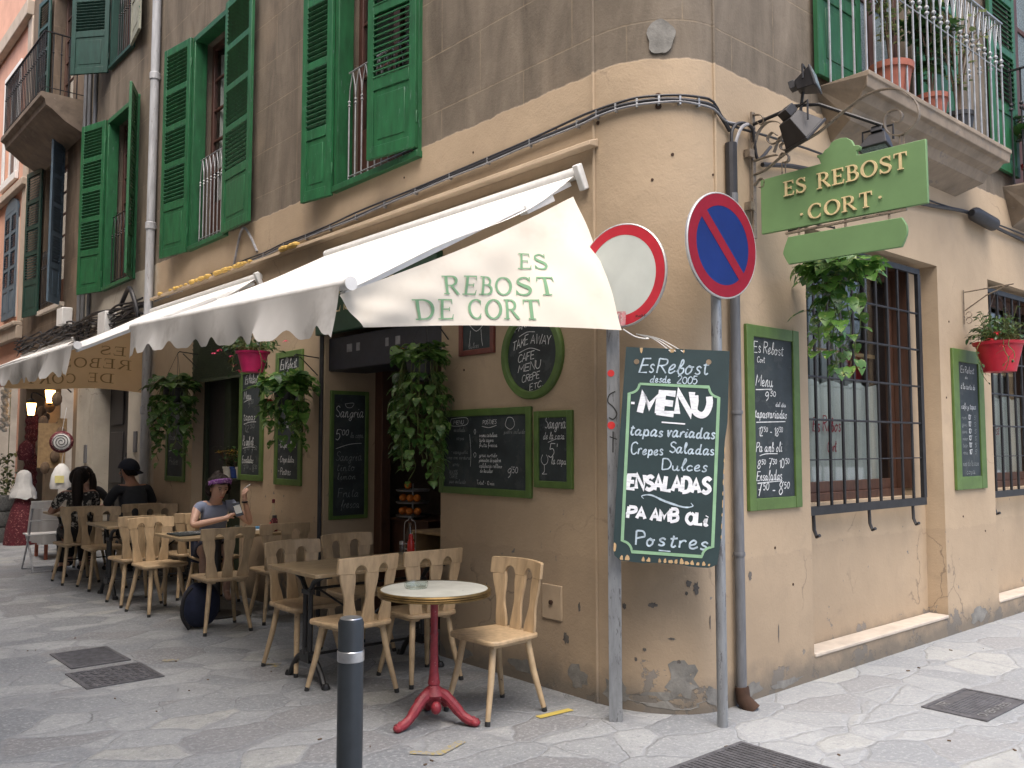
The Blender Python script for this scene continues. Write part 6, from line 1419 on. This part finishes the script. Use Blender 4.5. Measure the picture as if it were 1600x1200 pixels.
f = MB(); f.box((3.94, 8.95, 1.185), (4.04, 9.42, 1.2)); tag(f.build('window_ledge', M['olive_dark']), 'narrow dark ledge carrying three flower pots by the second doorway', 'ledge')
# ------------------------------------------------------------------ people: one skinned body each, clothing and hair as child meshes
def skinned(name, chains, m, parent, sub=2, root=None):
    """chains: lists of (x,y,z,r[,ry]) sharing joints by equal coordinates; grown with a Skin modifier"""
    org = ORG[parent.name]; vid = {}; vs = []; rs = []; es = []
    for ch in chains:
        prev = None
        for p in ch:
            k = tuple(round(x, 4) for x in p[:3])
            if k not in vid: vid[k] = len(vs); vs.append(Vector(p[:3])-org); rs.append((p[3], p[4] if len(p) > 4 else p[3]))
            if prev is not None and prev != vid[k]: es.append((prev, vid[k]))
            prev = vid[k]
    me = bpy.data.meshes.new(name); me.from_pydata([tuple(v) for v in vs], es, []); me.materials.append(m)
    o = bpy.data.objects.new(name, me); col.objects.link(o); o.parent = parent; ORG[o.name] = Vector(org)
    md = o.modifiers.new('Skin', 'SKIN'); md.use_smooth_shade = True
    sv = me.skin_vertices[0].data
    for i, r_ in enumerate(rs): sv[i].radius = r_
    sv[0].use_root = True
    sb = o.modifiers.new('Subdivision', 'SUBSURF'); sb.levels = sub; sb.render_levels = sub
    return o
class Fig:
    def __init__(s, pos, face, yaw=0, lean=.06, head_yaw=0, head_pitch=0, k=1.0, hk=1.0):
        s.hk = hk
        """pos = hip centre; face = plan angle (deg from +X) the sitter faces"""
        s.p = Vector(pos); s.f = Vector((math.cos(R(face)), math.sin(R(face)), 0)); s.l = Vector((-s.f.y, s.f.x, 0)); s.k = k; s.face = face; s.hy = head_yaw; s.hp = head_pitch; s.lean = lean
    def at(s, fwd, left, up): return s.p + (s.f*fwd + s.l*left + Vector((0,0,up)))*s.k
    def v(s, p, r, r2=None): return (*p, r*s.k, (r2 or r)*s.k)
def seated(t, g, *args, **kw): return seated_(t, g, *args, **kw)
def seated_(t, g, skin_m, top_m, leg_m, armL, armR, sleeve, top_r=1.0, fingers=True, legs=True, bare_legs=False, neck_open=False):
    """armL / armR: (shoulder->) elbow and wrist points in world space; sleeve 0..1 = share of the upper arm covered, >1 reaches the wrist"""
    A = g.at; ln = g.lean
    hip = A(0,0,0); wst = A(.0+ln*.4,0,.16); chs = A(ln*.8,0,.33); nb = A(ln*1.15,0,.478); nk = A(ln*1.32+.01,0,.53)
    shL, shR = A(ln*1.05, .165, .455), A(ln*1.05, -.165, .455)
    hd0 = Vector(nk); hdir = Vector((0,0,1)); a_ = R(g.face+g.hy); hf = Vector((math.cos(a_), math.sin(a_), 0)); pit = R(g.hp); hu = (hdir*math.cos(pit)+hf*math.sin(pit)); hff = (hf*math.cos(pit)-hdir*math.sin(pit)); hl = hu.cross(hff)
    hk = g.hk; hc = hd0 + hu*.102*g.k*hk + hff*.025*g.k
    body = [[g.v(hip,.135,.11), g.v(wst,.118,.09), g.v(chs,.132,.10), g.v(A(ln*1.05,0,.435),.10,.08), g.v(nb,.066,.062), g.v(nk,.054,.056), g.v(hc-hu*.045*g.k*hk,.066*hk,.066*hk), g.v(hc+hu*.03*g.k*hk,.080*hk,.082*hk), g.v(hc+hu*.085*g.k*hk,.058*hk,.062*hk)]]
    base = A(ln*1.05,0,.435)
    for sh, arm in ((shL, armL), (shR, armR)):
        el, wr = Vector(arm[0]), Vector(arm[1]); mid_ = (sh+el)/2; fm_ = el.lerp(wr, .35)
        body.append([g.v(base,.10,.08), g.v(sh,.055), g.v(mid_,.043), g.v(el,.036), g.v(fm_,.036), g.v(wr,.024,.022)])
        hand = (Vector(arm[2])-wr).normalized() if len(arm) > 2 else (wr-el).normalized()
        pl = wr+hand*.05*g.k; body[-1].append(g.v(pl,.030,.018))
        if fingers:
            side = hand.cross(Vector(arm[3]) if len(arm) > 3 else Vector((0,0,1))).normalized(); curl = side.cross(hand).normalized()*(-1)
            fc = arm[4] if len(arm) > 4 else .6
            for q, (off, ln_) in enumerate(((-.024,.055),(-.008,.065),(.008,.062),(.023,.048))):
                b0 = pl+hand*.028*g.k+side*off*g.k; b1 = b0+(hand*(1-fc*.5)+curl*fc*.7).normalized()*ln_*.5*g.k; b2 = b1+(hand*(1-fc*1.3)+curl*fc*1.2).normalized()*ln_*.5*g.k
                body.append([g.v(pl,.030,.018), g.v(b0,.0098), g.v(b1,.0088), g.v(b2,.0075)])
            th0 = wr+hand*.03*g.k-side*.026*g.k; th1 = th0+(hand*.6-side*.5+curl*.4).normalized()*.035*g.k; body.append([g.v(pl,.030,.018), g.v(th0,.012), g.v(th1,.010), g.v(th1+(hand*.7+curl*.6).normalized()*.026*g.k,.008)])
    if legs:
        for s in (1, -1):
            hj = A(.03, s*.085, -.01); kn = A(.42, s*.11, .02); an = A(.36, s*.11, -.40); ft = A(.50, s*.125, -.445)
            body.append([g.v(hip,.135,.11), g.v(hj,.088), g.v(A(.24, s*.10, .01),.078), g.v(kn,.056), g.v(A(.40,s*.11,-.16),.052), g.v(an,.034), g.v(ft,.032,.024)])
    b = skinned('body', body, skin_m, t)
    # top
    sl = [[g.v(A(0,0,-.02),.152*top_r,.125*top_r), g.v(A(ln*.4,0,.16),.132*top_r,.104*top_r), g.v(A(ln*.8,0,.33),.146*top_r,.115*top_r), g.v(A(ln*1.05,0,.425),.112,.088)] + ([] if neck_open else [g.v(A(ln*1.12,0,.468),.074,.070)])]
    b2 = A(ln*1.05,0,.425)
    for sh, arm in ((shL, armL), (shR, armR)):
        el, wr = Vector(arm[0]), Vector(arm[1]); ch = [g.v(b2,.112,.088), g.v(sh+Vector((0,0,-.004)),.063)]
        if sleeve <= 1: ch.append(g.v(sh.lerp(el, sleeve),.054))
        else: ch += [g.v((sh+el)/2,.054), g.v(el,.048), g.v(el.lerp(wr,.5),.045), g.v(el.lerp(wr,.93),.036)]
        sl.append(ch)
    skinned('shirt', sl, top_m, t)
    if legs:
        tq = []
        for s in (1, -1):
            ch = [g.v(A(0,0,-.005),.150,.122), g.v(A(.03,s*.085,-.01),.098), g.v(A(.24,s*.10,.01),.089)]
            ch += [g.v(A(.30, s*.104,.012),.082)] if bare_legs else [g.v(A(.42,s*.11,.02),.068), g.v(A(.40,s*.11,-.16),.062), g.v(A(.36,s*.11,-.38),.05)]
            tq.append(ch)
        skinned('trousers' if not bare_legs else 'shorts', tq, leg_m, t)
        if not bare_legs:
            f = MB()
            for s in (1, -1): f.lathe2(A(.44, s*.12, -.435), .055, 10, 7, (1.0,1.0,.6)); f.lathe2(A(.36, s*.115, -.43), .045, 10, 7, (1,1,.8))
            f.build('shoe', M['blackcloth'], t)
    # face
    nose = MB(); K = g.k*hk
    o = lambda f_, l_, u_: hc + (hff*f_ + hl*l_ + hu*u_)*K
    nose.add([o(.076,.0,.022), o(.100,.0,-.022), o(.083,.016,-.026), o(.083,-.016,-.026), o(.082,0,-.034)], [(0,2,1),(0,1,3),(1,2,4),(1,4,3)]); nose.build('nose', skin_m, t, ang=80)
    e = MB()
    for s in (1,-1): e.lathe2(o(.074, s*.028, .016), .0085, 8, 6, (1,1,.7)); e.tube([o(.078, s*.014, .031), o(.078, s*.03, .036), o(.069, s*.044, .031)], .0035, 5)
    e.build('eyes_and_brows', M['eye'], t)
    e = MB(); e.tube([o(.075,.020,-.056), o(.083,.006,-.054), o(.083,-.006,-.054), o(.075,-.020,-.056)], [.003,.0062,.0062,.003], 6); e.build('mouth', M['lip'], t)
    e = MB()
    for s in (1,-1): e.lathe2(o(-.004, s*.078, .0), .018, 8, 6, (.6,.6,1.5))
    e.build('ears', skin_m, t)
    return hc, hff, hl, hu
def cap_shell(name, hc, f_, l_, u_, k, m, t, r=(.092,.084,.10), cut=-.2, front=.25, push=-.012, lump=.006, seed=1):
    """hair as a shell over the skull: front rim lifted to leave the face free"""
    rr = random.Random(seed); mb = MB(); n, q = 26, 14
    def fn(s, tt):
        a_ = 2*math.pi*s; fr = max(0, math.cos(a_)); lo = cut+(front-cut)*min(1, fr*1.7)**1.1; ph = math.pi/2-(math.pi/2-math.asin(max(-.98,min(.98,lo))))*tt
        d = 1+lump/.09*math.sin(a_*5+tt*7)*tt
        return hc + (f_*(math.cos(a_)*math.cos(ph)*r[0]*d+push) + l_*(math.sin(a_)*math.cos(ph)*r[1]*d) + u_*(math.sin(ph)*r[2]*d+.018))*k
    mb.grid(fn, n, q); return mb.build(name, m, t, solid=.012*k)
# --- woman with phone and cigarette
t = thing('person', 'woman in a blue-grey tee and purple headband holding a phone and a cigarette', 'person', (3.62, 8.74, .455))
g = Fig((3.57, 8.68, .525), -104, lean=.24, head_yaw=16, head_pitch=17, k=.97, hk=1.10)
hc, f_, l_, u_ = seated(t, g, M['skin'], M['tee'], M['denim'], ((3.84,8.36,.775),(3.735,8.27,1.02),(3.72,8.25,1.12),(-1,-.4,0),.75), ((3.27,8.38,.79),(3.50,8.15,.865),(3.60,8.13,.92),(0,.3,1),.8), .42, bare_legs=True, neck_open=True)
cap_shell('hair', hc, f_, l_, u_, 1.07, M['hair'], t, (.104,.102,.110), -.75, .44, -.016, .012)
f = MB(); 
for i, (a_, b_, c_) in enumerate([(-.10,.0,.07),(-.115,.03,.03),(-.12,-.03,.02),(-.11,.0,-.03),(-.09,.05,-.05),(-.09,-.05,-.06),(-.07,0,.115)]): f.lathe2(hc+(f_*a_+l_*b_+u_*c_)*.96, .056-.004*i*.5, 9, 7, (1,1,1.1))
f.build('hair_bun', M['hair'], t)
f = MB(); n = 28
def hb(s, q):
    a_ = -2.2+4.4*s; r_ = .108
    return hc + (f_*(math.cos(a_)*r_*.98-.010) + l_*(math.sin(a_)*r_*.94) + u_*(.048+.058*math.cos(a_)*1.0+(q-.5)*.044))*1.07
f.grid(hb, n, 4); f.build('headband', M['headband'], t, solid=.006)
f = MB(); w_ = Vector((3.738,8.278,1.0)); f.lathe([(.027,-.008),(.031,0),(.027,.008)], w_, 14, (-.1,-.05,1)); f.build('bracelet', M['blackcloth'], t)
f = MB(); ph_ = Vector((3.59,8.10,.945)); pu, pv = Vector((.93,-.25,.26)).normalized(), Vector((-.25,.22,.94)).normalized(); f.obox(ph_, pu*.036, pv*.068, pu.cross(pv)*.005); ph = f.build('mobile_phone', M['phone'], bevel=.003); tag(ph, 'dark mobile phone held in the hand of the woman in the blue-grey tee', 'phone')
f = MB(); f.obox(ph_+pu.cross(pv)*.006, pu*.030, pv*.04, pu.cross(pv)*.0012); f.build('screen', M['phone_face'], ph, smooth=False)
f = MB(); f.tube([(3.708,8.225,1.135),(3.755,8.195,1.175)], .0042, 8); tag(f.build('cigarette', M['paper']), 'cigarette between the raised fingers of the woman', 'cigarette')
# --- woman in floral blouse, seen from behind
t = thing('person', 'long-haired woman in a black and white floral blouse with her back to the camera', 'person', (2.97, 11.0, .455))
g = Fig((2.99, 11.02, .54), 86, lean=.10, head_yaw=-16, head_pitch=6)
hc, f_, l_, u_ = seated(t, g, M['skin_dark'], M['floral'], M['blackcloth'], ((2.74,11.30,.78),(2.90,11.5,.80)), ((3.24,11.28,.78),(3.1,11.5,.80)), .8, 1.06)
cap_shell('hair', hc, f_, l_, u_, 1, M['hair'], t, (.106,.098,.108), -.75, .4, -.012, .008)
f = MB(); f.tube(spline([tuple(hc-f_*.10+u_*.06), tuple(hc-f_*.135+u_*.02), tuple(hc-f_*.145-u_*.12), tuple(hc-f_*.12-u_*.30), tuple(hc-f_*.11-u_*.46)], 5), [.04+.022*math.sin(i/20*2.6) for i in range(20)]+[.02], 12); f.build('ponytail', M['hair'], t)
# --- smiling woman opposite
t = thing('person', 'smiling dark-haired woman in black facing the camera across the furthest table', 'person', (3.45, 12.42, .455))
g = Fig((3.40, 12.33, .53), -112, lean=.12, head_yaw=-4, head_pitch=6)
hc, f_, l_, u_ = seated(t, g, M['skin'], M['blackcloth'], M['blackcloth'], ((3.66,12.1,.78),(3.5,11.92,.79)), ((3.14,12.15,.78),(3.3,11.95,.79)), 1.2, 1.04)
cap_shell('hair', hc, f_, l_, u_, 1, M['hair'], t, (.108,.10,.108), -.8, .45, -.014, .012)
f = MB()
for s in (1,-1): f.tube(spline([tuple(hc+l_*s*.085+u_*.03-f_*.02), tuple(hc+l_*s*.105-u_*.1-f_*.02), tuple(hc+l_*s*.10-u_*.25)], 5), [.035,.04,.042,.044,.045,.045,.044,.042,.038,.032,.02], 10)
f.build('long_hair', M['hair'], t)
# --- man with backwards cap
t = thing('person', 'broad man in a charcoal shirt and navy cap worn backwards, seen from behind', 'person', (3.62, 11.02, .455))
g = Fig((3.63, 11.06, .54), 96, lean=.12, head_yaw=52, head_pitch=2, k=1.10)
hc, f_, l_, u_ = seated(t, g, M['skin_dark'], M['greycloth'], M['blackcloth'], ((3.34,11.32,.79),(3.45,11.55,.80)), ((3.92,11.3,.79),(3.8,11.55,.80)), .9, 1.14)
cp = cap_shell('cap', hc, f_, l_, u_, 1.10, M['navy'], t, (.112,.104,.122), -.02, .16, -.006, 0)
f = MB(); f.grid(lambda s, q: hc + (-f_*(.085+.075*q*math.cos((s-.5)*2.2)) + l_*((s-.5)*.15*(1-.15*q)) + u_*(.03-.05*q-.03*abs(s-.5)))*1.1, 10, 5); f.build('cap_peak', M['navy'], t, solid=.006)
cap_shell('hair', hc, f_, l_, u_, 1.06, M['hair'], t, (.106,.099,.11), -.6, .3, -.012, .004)
f = MB(); f.lathe2((3.02,7.52,.20), .17, 12, 9, (1.0,.72,1.15)); bp = f.build('backpack', M['denim']); tag(bp, 'dark backpack slumped on the paving under the middle table', 'backpack')
f = MB(); f.tube(spline([(2.9,7.42,.36),(2.83,7.40,.28),(2.82,7.40,.14),(2.88,7.40,.03)],5), .016, 7); f.tube(spline([(3.0,7.44,.38),(3.0,7.42,.44),(3.06,7.42,.45),(3.1,7.44,.38)],4), .011, 6); f.build('strap', M['blackcloth'], bp)
# ------------------------------------------------------------------ far end: souvenir shop goods, folding chair, small table
t = thing('folding_chair', 'folding metal chair with cream slats standing empty at the far end', 'chair', (2.92, 12.25, 0)); f = MB(); cx, cy = 2.92, 12.3
for s in (-.19, .19):
    f.tube([(cx+s, cy-.24, .86), (cx+s, cy-.10, .44), (cx+s, cy+.20, .01)], .011, 7); f.tube([(cx+s*.9, cy+.16, .44), (cx+s*.9, cy-.08, .25), (cx+s*.9, cy-.26, .01)], .011, 7)
for y in (.20, -.26): f.tube([(cx-.19, cy+y, .012), (cx+.19, cy+y, .012)], .009, 6)
f.build('frame', M['pipe_pale'], t)
f = MB(); f.box((cx-.21, cy-.255, .78), (cx+.21, cy-.235, .87)); f.box((cx-.21,cy-.20,.62),(cx+.21,cy-.19,.635)); f.build('back_slat', M['white_metal'], t, bevel=.004)
f = MB()
for k in range(5): f.box((cx-.2, cy-.13+.065*k, .44), (cx+.2, cy-.08+.065*k, .455))
f.build('seat_slat', M['white_metal'], t, bevel=.003)
t = thing('side_table', 'small low table covered with a clear plastic sheet behind the folding chair', 'table', (3.40, 13.6, 0)); f = MB(); f.box((3.15,13.3,.68),(3.75,13.9,.71))
for a_ in (3.18, 3.69):
    for b_ in (13.33, 13.84): f.box((a_,b_,0),(a_+.04,b_+.04,.68))
f.build('frame', M['terracotta'], t)
f = MB(); c = (3.45,13.6); pe = [(-.33,-.33),(.33,-.33),(.33,.33),(-.33,.33),(-.33,-.33)]
def pf(s, q):
    i = min(int(s*4), 3); k = s*4-i; x = pe[i][0]+(pe[i+1][0]-pe[i][0])*k; y = pe[i][1]+(pe[i+1][1]-pe[i][1])*k; w_ = 1+.12*q*math.sin(s*60)
    return (c[0]+x*w_, c[1]+y*w_, .715-.5*q)
f.grid(pf, 80, 6); f.add([(c[0]+x,c[1]+y,.7155) for x,y in pe[:4]], [(0,1,2,3)]); f.build('plastic_cover', M['plastic_sheet'], t)
t = thing('dressed_mannequin', 'child-size figure in a dark red patterned dress with a white lace veil', 'mannequin', (3.4, 15.7, 0)); f = MB(); f.lathe([(.25,.0),(.25,.02),(.225,.25),(.17,.5),(.10,.72),(.09,.76)], (3.4,15.7,0), 24); f.build('dress', M['wine'], t)
f = MB(); f.lathe([(.10,.74),(.13,.84),(.10,.9),(.05,.93)], (3.4,15.7,0), 16); f.lathe2((3.4,15.7,1.02), .085, 12, 9, (1,1,1.2)); f.build('torso', M['skin'], t)
f = MB(); f.lathe([(.19,.72),(.185,.78),(.16,.86),(.12,.94),(.118,1.03),(.10,1.11),(.05,1.155),(0,1.165)], (3.41,15.71,0), 28); f.v = [(x+.014*math.sin(z*18+y*60)*(1.2-z)*2, y+.014*math.sin(x*70)*(1.2-z)*2, z+.02*math.sin(x*31+y*17)*(z < .8)) for x, y, z in f.v]; f.build('veil', M['white_cloth'], t)
t = thing('lollipop_cushion', 'red and white spiral cushion hanging by the shop entrance', 'cushion', (3.5, 13.95, 1.45)); c = Vector((3.5,13.95,1.60)); n = Vector((-.35,-1,.05)).normalized(); f = MB(); f.lathe([(0,-.07),(.11,-.06),(.155,-.02),(.16,.02),(.12,.06),(0,.075)], c, 24, n); f.build('cover', M['wine'], t)
f = MB(); f.lathe([(.0,.078),(.09,.072),(.125,.056)], c, 24, n); f.build('white_face', M['white_cloth'], t); f = MB(); u = Vector((0,0,1)).cross(n).normalized(); v = n.cross(u); f.tube([c+n*(.080-.1*(.0105*k/3)**2*2)+(u*math.cos(k*.45)+v*math.sin(k*.45))*(.012+.0027*k) for k in range(40)], .0055, 5); f.build('spiral', M['pot_dark'], t); f = MB(); f.tube([c+Vector((0,0,.15)), c+Vector((.05,0,.5))], .004, 5); f.build('cord', M['white_cloth'], t)
t = thing('cloth_bag', 'white cloth bag with a pale yellow patch hanging below the spiral cushion', 'bag', (3.5, 13.9, .93)); f = MB(); f.lathe([(0,0),(.14,.0),(.15,.05),(.13,.2),(.08,.31),(.03,.36),(0,.36)], (3.5,13.9,.93), 20); f.build('bag_body', M['white_cloth'], t); f = MB(); f.obox((3.44,13.76,1.07), (.055,-.02,0), (0,.01,.05), (.002,.006,0)); f.build('patch', paint('pale_yellow', (.55,.5,.2), .8, .1), t)
f = MB(); f.tube([(3.5,13.9,1.28),(3.52,13.92,1.44)], .004, 5); f.build('cord', M['white_cloth'], t)
f = MB()
def tex(s, q): return (3.86+.02*math.sin(s*30)+.012*math.sin(q*60), 16.95+.75*s, .75+1.35*q)
f.grid(tex, 30, 60); tag(f.build('hanging_textile', M['wine'], solid=.01), 'dark red woven textile hanging in the shop entrance', 'textile')
f = MB(); f.lathe([(0,0),(.10,.01),(.13,.12),(.1,.26),(.03,.33)], (3.55,16.3,1.3), 14)
tag(f.build('hanging_bag', M['wine']), 'dark red bag hanging beside the garlic string', 'bag')
t = thing('garlic_string', 'string of pale garlic bulbs hanging at the left edge', 'garlic string', (3.15, 16.0, 1.75)); f = MB(); rr = random.Random(9)
for k in range(26): f.lathe2((3.16+rr.uniform(-.04,.04), 15.95+rr.uniform(-.04,.04), 1.8+.03*k), .042, 8, 6)
f.build('bulbs', M['white_ceramic'] if 'white_ceramic' in M else M['pot_white'], t); f = MB(); f.tube([(3.16,15.95,1.8),(3.2,15.97,2.72)], .006, 5); f.build('cord', M['twig'], t)
for i, (x, y, z, lb) in enumerate([(3.62,16.35,2.05,'lit wall lantern at the far left over the shop goods'), (3.66,15.35,2.22,'lit wall lantern just under the second awning flap')]):
    t = thing('wall_lantern', lb, 'lantern', (x, y, z), 'lit shop lanterns'); f = MB(); f.lathe([(.045,0),(.075,.2)], (x,y,z), 6); f.build('lamp_glass', M['lamp_on'], t, smooth=False); f = MB(); f.lathe([(.09,.2),(.06,.25),(.02,.28)], (x,y,z), 6); f.lathe([(.02,-.04),(.05,0)], (x,y,z), 6); f.tube(spline([(XL,y,z+.18),(x+.1,y,z+.36),(x,y,z+.36),(x,y,z+.27)],4), .012, 6); f.build('lamp_frame', M['iron'], t)
potted('low green bush in a pot beside the small covered table', (3.72, 14.35, 0), .16, .3, 'pot_dark', 'smallleaf', 51, 220, .3, .5, OVAL, .07, 14)
for i, (x, y, z, lb) in enumerate([(3.25,16.35,0,'grey wicker basket on the ground, lowest of its stack at the left edge'), (3.25,16.35,.25,'grey wicker basket in the middle of its stack at the left edge'), (3.25,16.35,.5,'grey wicker basket topmost of its stack at the left edge')]):
    f = MB(); f.lathe([(0,0),(.20,0),(.23,.05),(.235,.23),(.225,.235),(.21,.2),(0,.1)], (x,y,z), 18); tag(f.build('wicker_basket', paint('grey_wicker_%d' % i, (.16,.16,.15), .9, .4, nscale=40, bump=.6)), lb, 'basket', 'stacked wicker baskets')
f = MB(); f.box((3.5,15.3,1.2),(3.9,15.32,1.9)); f.box((3.78,15.34,1.72),(3.92,15.36,1.98)); tag(f.build('goods_panel', M['crate']), 'small wooden panel of goods under the right lantern', 'goods')
f = MB()
for k in range(14): f.lathe2((3.7+rr.uniform(-.1,.12), 15.5+rr.uniform(-.3,.5), 1.2+.09*k), rr.uniform(.05,.09), 7, 5, (1,1,1.4))
tag(f.build('dried_bunches', M['twig']), 'hanging bunches of dried goods on the shop post', 'dried bunch')
f = MB(); rr = random.Random(17)
for k in range(120):
    a_ = rr.uniform(0,6.28); leaf(f, (3.42+rr.uniform(-.12,.12), 16.9+rr.uniform(-.2,.2), .75+rr.uniform(0,.7)), (math.cos(a_), math.sin(a_), rr.uniform(-.8,.3)), (0,0,1), .10, OVAL)
f.tube([(3.42,16.9,.7),(3.42,16.9,2.6)], .006, 5); tag(f.build('hanging_herbs', M['paleleaf']), 'dried herb bunch hanging behind the veiled figure', 'dried herbs')
